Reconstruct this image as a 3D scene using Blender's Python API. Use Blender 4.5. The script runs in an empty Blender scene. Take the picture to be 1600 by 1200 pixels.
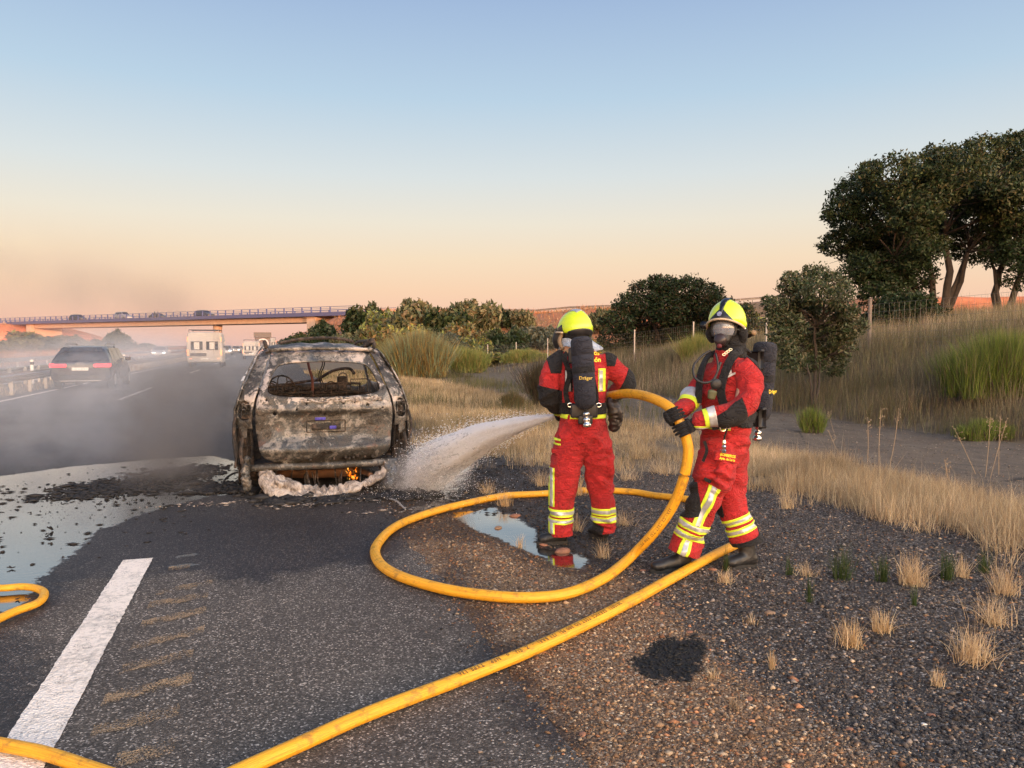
import bpy, bmesh, math, random
import numpy as np
from mathutils import Vector, Matrix, noise
from mathutils.geometry import delaunay_2d_cdt

R = math.radians
scn = bpy.context.scene
COL = scn.collection

# ---------------------------------------------------------------- camera
CAM_Z = 1.57
YAW = R(17.9)          # the camera looks this far to the right of the road's direction (+Y)
PITCH = math.atan(60 / 1200)
cam_d = bpy.data.cameras.new('camera')
cam_d.sensor_width = 36; cam_d.lens = 27
cam_d.clip_start = 0.05; cam_d.clip_end = 6000
cam = bpy.data.objects.new('camera', cam_d); COL.objects.link(cam)
cam.location = (0, 0, CAM_Z)
cam.rotation_euler = (math.pi / 2 - PITCH, 0, -YAW)
scn.camera = cam

# ---------------------------------------------------------------- sun and sky
SUN_EL = 2.6
SUN_AZ = R(180) + YAW - R(38)       # compass azimuth (from +Y, clockwise): behind the camera, to its right
sd = Vector((math.sin(SUN_AZ) * math.cos(R(SUN_EL)), math.cos(SUN_AZ) * math.cos(R(SUN_EL)), math.sin(R(SUN_EL))))
sun_d = bpy.data.lights.new('sun', 'SUN')
sun_d.energy = 5.0; sun_d.angle = R(0.6); sun_d.color = (1.0, 0.44, 0.2)
sun = bpy.data.objects.new('sun', sun_d); COL.objects.link(sun)
sun.rotation_euler = sd.to_track_quat('Z', 'Y').to_euler()

world = bpy.data.worlds.new('World'); scn.world = world
world.use_nodes = True
wt = world.node_tree
for n in list(wt.nodes): wt.nodes.remove(n)
def wn(t, **kw):
    n = wt.nodes.new(t)
    for k, v in kw.items(): setattr(n, k, v)
    return n
wl = wt.links.new
tc = wn('ShaderNodeTexCoord'); sep = wn('ShaderNodeSeparateXYZ'); wl(tc.outputs['Generated'], sep.inputs[0])
def srgb(r, g, b):
    f = lambda c: (c / 255 / 12.92) if c / 255 <= 0.04045 else ((c / 255 + 0.055) / 1.055) ** 2.4
    return (f(r), f(g), f(b), 1)
ramp = wn('ShaderNodeValToRGB')
wl(sep.outputs[2], ramp.inputs[0])
stops = [(0.0, (228, 180, 164)), (0.035, (236, 190, 168)), (0.07, (238, 201, 172)), (0.11, (236, 212, 184)), (0.155, (228, 219, 203)),
         (0.21, (210, 216, 217)), (0.30, (178, 201, 220)), (0.41, (152, 176, 210)), (0.62, (110, 140, 188)), (1.0, (76, 104, 160))]
cr = ramp.color_ramp
cr.interpolation = 'LINEAR'
while len(cr.elements) > 1: cr.elements.remove(cr.elements[-1])
cr.elements[0].position = stops[0][0]; cr.elements[0].color = srgb(*stops[0][1])
for p, c in stops[1:]:
    e = cr.elements.new(p); e.color = srgb(*c)
# the dusk sky grows brighter and warmer towards the sunset (behind the camera)
dot = wn('ShaderNodeVectorMath', operation='DOT_PRODUCT'); wl(tc.outputs['Generated'], dot.inputs[0])
dot.inputs[1].default_value = (sd.x, sd.y, sd.z)
mr = wn('ShaderNodeMapRange', interpolation_type='SMOOTHSTEP'); wl(dot.outputs['Value'], mr.inputs[0])
mr.inputs[1].default_value = -0.1; mr.inputs[2].default_value = 1.0; mr.inputs[3].default_value = 0; mr.inputs[4].default_value = 1
glow = wn('ShaderNodeMix', data_type='RGBA', blend_type='MIX')
wl(mr.outputs[0], glow.inputs[0]); glow.inputs[6].default_value = (1, 1, 1, 1); glow.inputs[7].default_value = (16.5, 10.6, 6.2, 1)
mul = wn('ShaderNodeMix', data_type='RGBA', blend_type='MULTIPLY'); mul.inputs[0].default_value = 1
wl(ramp.outputs[0], mul.inputs[6]); wl(glow.outputs[2], mul.inputs[7])
sky = wn('ShaderNodeTexSky'); sky.sky_type = 'NISHITA'; sky.sun_disc = False
sky.sun_elevation = R(SUN_EL); sky.sun_rotation = SUN_AZ
skm = wn('ShaderNodeMix', data_type='RGBA', blend_type='ADD'); skm.inputs[0].default_value = 0.02
wl(mul.outputs[2], skm.inputs[6]); wl(sky.outputs[0], skm.inputs[7])
bg = wn('ShaderNodeBackground'); bg.inputs[1].default_value = 0.96
out = wn('ShaderNodeOutputWorld')
wl(skm.outputs[2], bg.inputs[0]); wl(bg.outputs[0], out.inputs[0])

vs = scn.view_settings
vs.view_transform = 'Standard'; vs.look = 'None'; vs.exposure = 0.14; vs.gamma = 1; vs.use_curve_mapping = False
cy = scn.cycles
cy.use_denoising = True
try: cy.denoiser = 'OPENIMAGEDENOISE'
except Exception: pass
cy.max_bounces = 7; cy.diffuse_bounces = 2; cy.glossy_bounces = 3; cy.transmission_bounces = 4
cy.transparent_max_bounces = 10; cy.volume_bounces = 2
cy.volume_step_rate = 1.5; cy.volume_max_steps = 96
cy.use_adaptive_sampling = True; cy.adaptive_threshold = 0.012

# ---------------------------------------------------------------- pixels <-> places
SY, CY_ = math.sin(YAW), math.cos(YAW)
def C(r, f, z):
    """point r metres to the right of and f metres ahead of the camera, at height z"""
    return Vector((f * SY + r * CY_, f * CY_ - r * SY, z))
def P(px, py, F):
    return C((px - 800) / 1200 * F, F, CAM_Z + (540 - py) / 1200 * F)
def G(px, py, z=0.0):
    F = (CAM_Z - z) * 1200 / (py - 540)
    return P(px, py, F)
def lerp(a, b, t): return a + (b - a) * t

# ---------------------------------------------------------------- materials
class NT:
    def __init__(s, name):
        s.m = bpy.data.materials.new(name); s.m.use_nodes = True
        s.t = s.m.node_tree
        s.b = s.t.nodes.get('Principled BSDF'); s.o = s.t.nodes.get('Material Output')
    def n(s, t, **kw):
        n = s.t.nodes.new(t)
        for k, v in kw.items(): setattr(n, k, v)
        return n
    def l(s, a, b): s.t.links.new(a, b)
    def coord(s, kind='Object', scale=None):
        c = s.n('ShaderNodeTexCoord').outputs[kind]
        if scale is not None:
            m = s.n('ShaderNodeMapping'); s.l(c, m.inputs[0]); m.inputs['Scale'].default_value = scale
            return m.outputs[0]
        return c
    def pos(s, scale=None):
        c = s.n('ShaderNodeNewGeometry').outputs['Position']
        if scale is not None:
            m = s.n('ShaderNodeMapping'); s.l(c, m.inputs[0]); m.inputs['Scale'].default_value = scale
            return m.outputs[0]
        return c
    def noise(s, vec, scale, detail=3, rough=0.5, dist=0):
        n = s.n('ShaderNodeTexNoise'); s.l(vec, n.inputs['Vector'])
        n.inputs['Scale'].default_value = scale; n.inputs['Detail'].default_value = detail
        n.inputs['Roughness'].default_value = rough; n.inputs['Distortion'].default_value = dist
        return n.outputs['Fac']
    def voro(s, vec, scale, feature='F1', out='Distance', rnd=1):
        n = s.n('ShaderNodeTexVoronoi', feature=feature); s.l(vec, n.inputs['Vector'])
        n.inputs['Scale'].default_value = scale; n.inputs['Randomness'].default_value = rnd
        return n.outputs[out]
    def ramp(s, fac, stops, interp='LINEAR'):
        n = s.n('ShaderNodeValToRGB'); s.l(fac, n.inputs[0]); c = n.color_ramp; c.interpolation = interp
        while len(c.elements) > 1: c.elements.remove(c.elements[-1])
        c.elements[0].position = stops[0][0]; c.elements[0].color = tuple(stops[0][1]) + (1,) * (4 - len(stops[0][1]))
        for p, col in stops[1:]:
            e = c.elements.new(p); e.color = tuple(col) + (1,) * (4 - len(col))
        return n.outputs[0]
    def mapr(s, v, a, b, c=0, d=1, smooth=True):
        n = s.n('ShaderNodeMapRange', interpolation_type='SMOOTHSTEP' if smooth else 'LINEAR')
        s.l(v, n.inputs[0])
        for i, x in enumerate((a, b, c, d)): n.inputs[i + 1].default_value = x
        return n.outputs[0]
    def math(s, op, a, b=None, c=None):
        n = s.n('ShaderNodeMath', operation=op)
        for i, x in enumerate((a, b, c)):
            if x is None: continue
            if isinstance(x, (int, float)): n.inputs[i].default_value = x
            else: s.l(x, n.inputs[i])
        return n.outputs[0]
    def mix(s, f, a, b, blend='MIX'):
        n = s.n('ShaderNodeMix', data_type='RGBA', blend_type=blend)
        for i, x in ((0, f), (6, a), (7, b)):
            if isinstance(x, (int, float)): n.inputs[i].default_value = x
            elif isinstance(x, (tuple, list)): n.inputs[i].default_value = tuple(x) + (1,) * (4 - len(x))
            else: s.l(x, n.inputs[i])
        return n.outputs[2]
    def attr(s, name, out='Color'):
        n = s.n('ShaderNodeAttribute'); n.attribute_name = name
        return n.outputs[out]
    def bump(s, h, strength=0.5, dist=0.01, normal=None):
        n = s.n('ShaderNodeBump'); s.l(h, n.inputs['Height'])
        n.inputs['Distance'].default_value = dist
        if isinstance(strength, (int, float)): n.inputs['Strength'].default_value = strength
        else: s.l(strength, n.inputs['Strength'])
        if normal is not None: s.l(normal, n.inputs['Normal'])
        s.l(n.outputs[0], s.b.inputs['Normal'])
        return n.outputs[0]
    def set(s, **kw):
        names = {'color': 'Base Color', 'rough': 'Roughness', 'metal': 'Metallic', 'spec': 'Specular IOR Level', 'alpha': 'Alpha',
                 'em': 'Emission Color', 'ems': 'Emission Strength', 'trans': 'Transmission Weight', 'ior': 'IOR', 'coat': 'Coat Weight', 'sheen': 'Sheen Weight'}
        for k, v in kw.items():
            i = s.b.inputs[names[k]]
            if isinstance(v, (int, float)): i.default_value = v
            elif isinstance(v, (tuple, list)): i.default_value = tuple(v) + (1,) * (4 - len(v))
            else: s.l(v, i)
        return s

MATS = {}
def simple(name, col, rough=0.6, metal=0.0, var=0.15, vs_=8.0, bump=0.0, bs=60, bd=0.004, **kw):
    """a plain material with a little procedural variation in colour, gloss and relief"""
    if name in MATS: return MATS[name]
    t = NT(name); v = t.coord('Object')
    f = t.noise(v, vs_, 4, 0.6)
    dark = tuple(c * (1 - var) for c in col); light = tuple(min(1, c * (1 + var)) for c in col)
    t.set(color=t.ramp(f, [(0.3, dark), (0.7, light)]), metal=metal, rough=t.mapr(f, 0.2, 0.8, max(0.02, rough - 0.08), min(1, rough + 0.08)), **kw)
    if bump: t.bump(t.noise(v, bs, 4, 0.6), bump, bd)
    MATS[name] = t.m
    return t.m

# ---------------------------------------------------------------- meshes
def new_mesh(name, verts, faces, mat=None, parent=None, smooth=False, attrs=None, mats=None, midx=None):
    me = bpy.data.meshes.new(name)
    me.from_pydata([tuple(v) for v in verts], [], [tuple(f) for f in faces])
    if smooth: me.polygons.foreach_set('use_smooth', [True] * len(me.polygons))
    ob = bpy.data.objects.new(name, me); COL.objects.link(ob)
    if mats:
        for m in mats: me.materials.append(m)
        me.polygons.foreach_set('material_index', midx)
    elif mat: me.materials.append(mat)
    if parent: ob.parent = parent
    return ob
def np_mesh(name, V, F, mat=None, parent=None, smooth=False, cols=None):
    """V (n,3) and F (m,k) numpy arrays, every face with k corners; cols: {attribute: (n,4)}"""
    me = bpy.data.meshes.new(name)
    V = np.ascontiguousarray(V, dtype=np.float32); F = np.ascontiguousarray(F, dtype=np.int32)
    n, (m, k) = len(V), F.shape
    me.vertices.add(n); me.vertices.foreach_set('co', V.ravel())
    me.loops.add(m * k); me.loops.foreach_set('vertex_index', F.ravel())
    me.polygons.add(m)
    me.polygons.foreach_set('loop_start', np.arange(0, m * k, k, dtype=np.int32))
    me.polygons.foreach_set('loop_total', np.full(m, k, dtype=np.int32))
    if smooth: me.polygons.foreach_set('use_smooth', np.ones(m, dtype=bool))
    me.update(calc_edges=True)
    for a, c in (cols or {}).items():
        at = me.attributes.new(a, 'FLOAT_COLOR', 'POINT'); at.data.foreach_set('color', np.ascontiguousarray(c, dtype=np.float32).ravel())
    ob = bpy.data.objects.new(name, me); COL.objects.link(ob)
    if mat: me.materials.append(mat)
    if parent: ob.parent = parent
    return ob
def bm_obj(name, bm, mat=None, parent=None, smooth=False):
    me = bpy.data.meshes.new(name); bm.to_mesh(me); bm.free()
    if smooth: me.polygons.foreach_set('use_smooth', [True] * len(me.polygons))
    if mat: me.materials.append(mat)
    ob = bpy.data.objects.new(name, me); COL.objects.link(ob)
    if parent: ob.parent = parent
    return ob
def tag(o, label=None, cat=None, group=None, kind=None):
    if label: o['label'] = label
    if cat: o['category'] = cat
    if group: o['group'] = group
    if kind: o['kind'] = kind
    return o
def empty(name, loc=(0, 0, 0), rz=0, label=None, cat=None, group=None):
    o = bpy.data.objects.new(name, None); COL.objects.link(o)
    o.empty_display_size = 0.1
    o.location = loc; o.rotation_euler = (0, 0, rz)
    return tag(o, label, cat, group)
def kids(o): return [c for c in COL.objects if c.parent == o]
def copy_tree(o, kidmap, parent=None):
    c = o.copy(); COL.objects.link(c); c.parent = parent
    for ch in kidmap.get(o.name, []): copy_tree(ch, kidmap, c)
    return c
def kid_map():
    km = {}
    for o in COL.objects:
        if o.parent: km.setdefault(o.parent.name, []).append(o)
    return km

def bm_box(bm, c, s, rot=None, bev=0.0, taper=None):
    """box centred at c, full size s; rot a Matrix; taper (tx, ty) scales the top"""
    r = bmesh.ops.create_cube(bm, size=1.0)
    vs = r['verts']
    for v in vs:
        x, y, z = v.co.x * s[0], v.co.y * s[1], v.co.z * s[2]
        if taper and v.co.z > 0: x *= taper[0]; y *= taper[1]
        p = Vector((x, y, z))
        if rot is not None: p = rot @ p
        v.co = p + Vector(c)
    if bev:
        es = set()
        for v in vs: es.update(v.link_edges)
        bmesh.ops.bevel(bm, geom=list(es), offset=bev, segments=2, profile=0.6, affect='EDGES')
    return vs
def frame_from(d, up=Vector((0, 0, 1))):
    d = d.normalized()
    if abs(d.dot(up)) > 0.97: up = Vector((1, 0, 0))
    s = d.cross(up).normalized(); u = s.cross(d).normalized()
    return s, u
def bm_tube(bm, pts, rad, seg=8, closed=False, caps=True, flat=1.0, up=None):
    """tube along pts; rad a number or a list; flat squashes it along 'up'"""
    pts = [Vector(p) for p in pts]; n = len(pts)
    rr = rad if isinstance(rad, (list, tuple)) else [rad] * n
    rings = []
    u_prev = None
    for i, p in enumerate(pts):
        if closed: d = pts[(i + 1) % n] - pts[i - 1]
        else: d = pts[min(i + 1, n - 1)] - pts[max(i - 1, 0)]
        if d.length < 1e-9: d = Vector((0, 0, 1))
        d.normalize()
        if up is not None: s, u = frame_from(d, up)
        elif u_prev is None: s, u = frame_from(d)
        else:
            u = u_prev - d * u_prev.dot(d)
            if u.length < 1e-6: s, u = frame_from(d)
            else: u.normalize(); s = d.cross(u).normalized()
        u_prev = u
        rings.append([bm.verts.new(p + (s * math.cos(a) + u * math.sin(a) * flat) * rr[i]) for a in [2 * math.pi * k / seg for k in range(seg)]])
    m = n if closed else n - 1
    for i in range(m):
        A, B = rings[i], rings[(i + 1) % n]
        for k in range(seg): bm.faces.new((A[k], A[(k + 1) % seg], B[(k + 1) % seg], B[k]))
    if caps and not closed:
        bm.faces.new(rings[0][::-1]); bm.faces.new(rings[-1])
    return rings
def bm_lathe(bm, prof, seg=24, M=None, cap=True):
    """prof: list of (radius, height) around local Z"""
    M = M or Matrix()
    rings = [[bm.verts.new(M @ Vector((r * math.cos(a), r * math.sin(a), z))) for a in [2 * math.pi * k / seg for k in range(seg)]] for r, z in prof]
    for A, B in zip(rings, rings[1:]):
        for k in range(seg): bm.faces.new((A[k], A[(k + 1) % seg], B[(k + 1) % seg], B[k]))
    if cap:
        bm.faces.new(rings[0][::-1]); bm.faces.new(rings[-1])
def bm_ell(bm, c, r, M=None, seg=16, rings=10):
    res = bmesh.ops.create_uvsphere(bm, u_segments=seg, v_segments=rings, radius=1.0)
    for v in res['verts']:
        p = Vector((v.co.x * r[0], v.co.y * r[1], v.co.z * r[2]))
        if M is not None: p = M @ p
        v.co = p + Vector(c)
    return res['verts']
def smooth_path(pts, n=8):
    """Catmull-Rom through the points"""
    pts = [Vector(p) for p in pts]; out = []
    for i in range(len(pts) - 1):
        p0, p1, p2, p3 = pts[max(i - 1, 0)], pts[i], pts[i + 1], pts[min(i + 2, len(pts) - 1)]
        for k in range(n):
            t = k / n
            out.append(0.5 * ((2 * p1) + (-p0 + p2) * t + (2 * p0 - 5 * p1 + 4 * p2 - p3) * t * t + (-p0 + 3 * p1 - 3 * p2 + p3) * t ** 3))
    out.append(pts[-1]); return out
def sstep(a, b, x):
    t = np.clip((x - a) / (b - a), 0, 1); return t * t * (3 - 2 * t)
def vnoise(x, y, seed=0):
    """cheap smooth value noise, numpy, -1..1"""
    def h(i, j):
        n = (i.astype(np.int64) * 374761393 + j.astype(np.int64) * 668265263 + seed * 1442695041) & 0x7fffffff
        n = ((n ^ (n >> 13)) * 1274126177) & 0x7fffffff
        return ((n ^ (n >> 16)) & 0xffff) / 32767.5 - 1
    xi, yi = np.floor(x), np.floor(y); fx, fy = x - xi, y - yi
    fx = fx * fx * (3 - 2 * fx); fy = fy * fy * (3 - 2 * fy)
    a, b, c, d = h(xi, yi), h(xi + 1, yi), h(xi, yi + 1), h(xi + 1, yi + 1)
    return (a * (1 - fx) + b * fx) * (1 - fy) + (c * (1 - fx) + d * fx) * fy
def fbm(x, y, o=3, seed=0):
    s, a = 0, 1.0
    for k in range(o):
        s = s + a * vnoise(x * 2 ** k, y * 2 ** k, seed + k); a *= 0.5
    return s
# ================================================================ terrain
BR0 = C(-126, 205, 0); BR1 = C(-35, 150, 0)           # the overpass runs along this line
bdir = (BR1 - BR0).normalized(); bnor = Vector((-bdir.y, bdir.x, 0))
if bnor.y > 0: bnor = -bnor                            # points back towards the camera
BLEN = (BR1 - BR0).length
def H(x, y):
    """height of the ground at x (right of the camera along the road's normal), y (along the road)"""
    x = np.asarray(x, dtype=float); y = np.asarray(y, dtype=float)
    x, y = np.broadcast_arrays(x, y)
    # right-hand side: shoulder, drainage ditch, grassy bank
    fade = 1 - 0.75 * sstep(32, 60, y)
    dx = [-1e4, 1.1, 3.0, 5.6, 6.9, 8.4, 9.2, 11.2, 11.8, 1e4]
    dz = [0, 0, -.03, -.10, -.22, -.72, -.70, -.15, 0.0, 0.0]
    z = np.interp(x, dx, dz) * fade
    B = np.interp(y, [-30, 8, 16, 25, 46, 60, 80, 110, 130, 400], [2.0, 1.9, 1.75, 1.35, .5, .3, .8, 3.0, 5.0, 5.5])
    z = z + B * sstep(11.2, 16.5, x)
    z = z + np.interp(y, [0, 18, 30, 60, 90], [1.0, 1.0, .6, .2, 0]) * sstep(16, 25, x)
    # cuttings either side on the way to the overpass
    cutR = sstep(86, 138, y + 0.35 * np.clip(x, 0, 60)) * sstep(5.5, 17, x) * 7.2
    z = np.maximum(z, cutR)
    # embankment of the side road that the overpass carries
    rx, ry = x - BR0.x, y - BR0.y
    t = rx * bdir.x + ry * bdir.y; d = np.abs(rx * bnor.x + ry * bnor.y)
    e = 7.15 * (1 - sstep(5.5, np.where(x < -20, 34, 19), d)) * np.maximum(sstep(BLEN - 2, BLEN + 8, t), 1 - sstep(-6, 14, t))
    z = np.maximum(z, e)
    # rise far right
    z = z + sstep(70, 260, x) * 5.0 * sstep(30, 160, y)
    # gentle roughness away from the tarmac
    off = np.maximum(sstep(1.3, 3.2, x), 1 - sstep(-22, -18, x))
    z = z + off * (0.025 * fbm(x * 1.1, y * 1.1, 3, 5) + np.clip((np.abs(x) - 11) / 10, 0, 1) * (0.12 * fbm(x * .25, y * .25, 3, 9)))
    z = z + off * np.clip((np.hypot(x, y) - 60) / 60, 0, 1) * 0.5 * fbm(x * .06, y * .06, 3, 21)
    # unseen rise added behind the camera to shade the foreground from the low sun
    bx, by = x * sd.x + y * sd.y, x * sd.y - y * sd.x
    z = z + sstep(55, 95, bx) * (7.6 + 1.4 * fbm(by * .07, bx * .03, 3, 33)) * (1 - sstep(300, 600, bx)) 
    return z
def Hs(x, y): return float(H(x, y))

def poly_sd(X, Y, poly):
    """signed distance to a polygon (negative inside)"""
    d = np.full(X.shape, 1e9); ins = np.zeros(X.shape, bool); n = len(poly)
    for i in range(n):
        x0, y0 = poly[i]; x1, y1 = poly[(i + 1) % n]
        ex, ey = x1 - x0, y1 - y0
        t = np.clip(((X - x0) * ex + (Y - y0) * ey) / (ex * ex + ey * ey + 1e-12), 0, 1)
        d = np.minimum(d, np.hypot(X - x0 - t * ex, Y - y0 - t * ey))
        c = ((y0 > Y) != (y1 > Y)) & (X < (x1 - x0) * (Y - y0) / ((y1 - y0) if y1 != y0 else 1e-12) + x0)
        ins ^= c
    return np.where(ins, -d, d)
def gpoly(pts, z=0.0): return [tuple(G(a, b, z)[:2]) for a, b in pts]
PUDDLES = [gpoly([(-400, 760), (0, 745), (100, 731), (250, 718), (330, 713), (372, 722), (420, 770), (330, 778), (236, 800), (150, 832), (112, 866), (60, 905), (40, 930), (15, 958), (-120, 985), (-500, 960)]),
           gpoly([(250, 889), (300, 884), (306, 887), (256, 893)]), gpoly([(262, 874), (305, 868), (300, 872), (268, 877)]),
           gpoly([(600, 765), (640, 690), (720, 690), (760, 720), (742, 752), (735, 786), (700, 806), (655, 816), (620, 806), (635, 785)]),
           gpoly([(700, 806), (770, 797), (812, 812), (838, 836), (846, 860), (900, 868), (925, 882), (905, 897), (878, 893), (845, 876), (790, 852), (740, 832)], -0.01)]
DAMP = [gpoly([(-600, 700), (200, 690), (700, 640), (800, 700), (900, 760), (960, 800), (940, 900), (880, 905), (760, 850), (640, 850), (600, 880), (480, 893), (400, 915), (320, 905), (240, 880), (180, 900), (100, 915), (70, 960), (0, 1000), (-600, 1000)]),
        gpoly([(-200, 990), (10, 990), (45, 1060), (60, 1120), (20, 1190), (-200, 1190)]),
        gpoly([(700, 860), (745, 905), (790, 1010), (850, 1080), (900, 1180), (860, 1195), (790, 1090), (735, 990), (690, 930)])]
FOAM = [gpoly([(645, 690), (700, 684), (760, 700), (770, 740), (730, 770), (660, 745)]),
        gpoly([(800, 690), (840, 700), (870, 730), (860, 760), (800, 745), (780, 715)]),
        gpoly([(960, 715), (1010, 712), (1030, 735), (1000, 745), (965, 735)]),
        gpoly([(620, 795), (660, 793), (655, 815), (630, 812)]), gpoly([(285, 786), (345, 780), (350, 790), (300, 797)])]
BLACK = [gpoly([(984, 1050), (998, 1040), (1012, 1043), (1020, 1024), (1048, 1009), (1068, 1018), (1090, 1008), (1108, 1030), (1098, 1048), (1110, 1064), (1090, 1066), (1080, 1088), (1052, 1074), (1030, 1088), (1010, 1072), (996, 1066)], -0.02)]
def masks(X, Y):
    near = (np.abs(X) < 16) & (Y < 26) & (Y > 0)
    def f(polys, soft, grow=0.0):
        r = np.zeros(X.shape)
        if near.any():
            xs, ys = X[near], Y[near]
            v = np.full(xs.shape, -9.0)
            for p in polys: v = np.maximum(v, (grow - poly_sd(xs, ys, p)) / soft)
            r[near] = np.clip(0.5 + 0.5 * v, 0, 1)
        return r
    wet = np.maximum.reduce([f([q], s_, 0) * k_ for q, s_, k_ in zip(PUDDLES, (.16, .05, .05, .35, .12), (1.0, 1, 1, .66, .95))]); damp = np.maximum(f(DAMP, 0.30), f(PUDDLES, 0.25, 0.15)); foam = f(FOAM, 0.35); black = f(BLACK, 0.10); wet = wet - .5 * f([gpoly([(120, 742), (240, 728), (330, 722), (345, 745), (300, 775), (200, 782), (120, 768)])], .5)
    # far part of the carriageway beside the car is dark with soot and water
    brown = sstep(.9, 1.15, X) * (1 - sstep(1.7, 2.5, X + 0.25 * vnoise(X * .7, Y * .7, 3))) * (1 - 0.7 * sstep(5.0, 8.5, Y))
    yb = [0, 7.6, 8.4, 9.0, 10.5, 500]; xb = [5.7, 5.6, 4.4, 3.3, 2.6, 2.4]
    g = sstep(-.25, .35, X - np.interp(Y, yb, xb) + 0.3 * vnoise(X * 1.3, Y * 1.3, 8))
    ditch = sstep(6.6, 7.0, X) * (1 - sstep(11.2, 11.7, X)) * (1 - sstep(24, 40, Y))
    gl = 1 - sstep(-18.5, -17.5, X); med = sstep(-9.6, -9.3, X) * (1 - sstep(-7.6, -7.3, X))
    grass = np.maximum.reduce([g, gl, med * 0.5])
    red = np.clip(sstep(60, 110, np.hypot(X, Y)) * (0.45 + 0.8 * vnoise(X * .05, Y * .05, 12)), 0, 1)
    A = np.stack([wet, damp, foam, black], -1); Bm = np.stack([brown, grass * (1 - ditch), ditch, red], -1)
    return A, Bm
def axis(segs):
    out = []
    for a, b, s in segs: out.append(np.arange(a, b, s))
    return np.concatenate(out + [np.array([segs[-1][1]], float)])
xs = axis([(-520, -120, 12), (-120, -44, 3), (-44, -20, 1.0), (-20, -9, .6), (-9, 1, .3), (1, 7, .075), (7, 13, .14), (13, 30, .35), (30, 80, 1.5), (80, 200, 6), (200, 900, 25)])
ys = axis([(-420, -60, 10), (-60, -4, 3), (-4, 2, .5), (2, 12, .08), (12, 20, .18), (20, 45, .5), (45, 260, 1.8), (260, 500, 8), (500, 2600, 70)])
def grid_mesh(name, xs, ys, zf, mat, lift=0.0):
    X, Y = np.meshgrid(xs, ys, indexing='ij')
    Z = zf(X, Y) + lift
    A, Bm = masks(X, Y)
    nx, ny = len(xs), len(ys)
    V = np.stack([X, Y, Z], -1).reshape(-1, 3)
    i = np.arange(nx - 1)[:, None] * ny + np.arange(ny - 1)[None, :]
    F = np.stack([i, i + ny, i + ny + 1, i + 1], -1).reshape(-1, 4)
    return np_mesh(name, V, F, mat, smooth=True, cols={'mA': A.reshape(-1, 4), 'mB': Bm.reshape(-1, 4)})

def wet_layer(t, base, rough, height, dry_strength, dist, spec=0.4):
    """common wetness, foam and soot treatment; masks are real conditions of the ground, stored per vertex"""
    p = t.pos()
    A = t.n('ShaderNodeSeparateColor'); t.l(t.attr('mA'), A.inputs[0])
    wetm, damp, foam = A.outputs[0], A.outputs[1], A.outputs[2]
    black = t.attr('mA', 'Alpha')
    n1 = t.noise(p, 5, 4, 0.6); n2 = t.noise(p, 38, 3, 0.6)
    w = t.math('ADD', wetm, t.math('MULTIPLY', t.math('SUBTRACT', n1, 0.5), 0.75))
    w = t.math('ADD', w, t.math('MULTIPLY', t.math('SUBTRACT', n2, 0.5), 0.5))
    wet = t.mapr(w, 0.46, 0.58)
    dm = t.mapr(t.math('ADD', damp, t.math('MULTIPLY', t.math('SUBTRACT', n1, 0.5), 0.9)), 0.3, 0.7)
    c = t.mix(t.math('MULTIPLY', dm, 0.85), base, t.mix(1.0, base, (0.25, 0.24, 0.26), 'MULTIPLY'))
    c = t.mix(t.mapr(t.math('ADD', t.math('ADD', black, t.math('MULTIPLY', t.math('SUBTRACT', n1, 0.5), .8)), t.math('MULTIPLY', t.math('SUBTRACT', n2, 0.5), 0.8)), 0.42, 0.58), c, (0.008, 0.008, 0.009))
    c = t.mix(wet, c, (0.012, 0.012, 0.013))
    fm = t.mapr(t.math('ADD', foam, t.math('SUBTRACT', t.noise(p, 14, 5, 0.7), 0.5)), 0.93, 1.08)
    c = t.mix(t.math('MULTIPLY', fm, 0.75), c, (0.62, 0.6, 0.58))
    r = t.mix(t.math('MULTIPLY', dm, 0.5), rough, (0.42,) * 3) if not isinstance(rough, (int, float)) else t.mix(t.math('MULTIPLY', dm, 0.55), (rough,) * 3, (0.4,) * 3)
    r = t.mix(wet, r, (0.10,) * 3)
    r = t.mix(fm, r, (0.8,) * 3)
    t.set(color=c, rough=r, spec=t.mapr(wet, 0, 1, spec, 1.0))
    t.l(wet, t.b.inputs['Coat Weight']); t.b.inputs['Coat Roughness'].default_value = .07
    inv = t.math('MULTIPLY', t.math('SUBTRACT', 1.0, wet), dry_strength)
    h2 = t.math('MULTIPLY', t.noise(t.pos((1, 3.0, 1)), 9, 2, 0.5), wet)
    bn = t.n('ShaderNodeBump'); t.l(h2, bn.inputs['Height']); bn.inputs['Distance'].default_value = 0.004; bn.inputs['Strength'].default_value = 0.25
    t.bump(height, inv, dist, bn.outputs[0])
    return t.m

# --- natural ground: stony shoulder, ditch, dry fields
t = NT('ground')
p = t.pos()
B = t.n('ShaderNodeSeparateColor'); t.l(t.attr('mB'), B.inputs[0]); red = t.attr('mB', 'Alpha')
vc = t.voro(p, 95, out='Color'); vd = t.voro(p, 95)
sv = t.n('ShaderNodeSeparateColor'); t.l(vc, sv.inputs[0])
stone_dark = t.ramp(sv.outputs[0], [(0, (.018, .015, .013)), (.5, (.045, .037, .032)), (.78, (.09, .072, .06)), (.93, (.2, .165, .135)), (1, (.4, .36, .32))])
stone_brown = t.ramp(sv.outputs[1], [(0, (.06, .036, .022)), (.4, (.14, .084, .048)), (.75, (.22, .13, .07)), (.92, (.34, .23, .14)), (1, (.5, .42, .32))])
nb = t.noise(p, 1.6, 5, 0.65)
base = t.mix(t.mapr(t.math('ADD', B.outputs[0], t.math('MULTIPLY', t.math('SUBTRACT', nb, 0.5), 1.1)), 0.32, 0.68), stone_dark, stone_brown)
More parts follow.
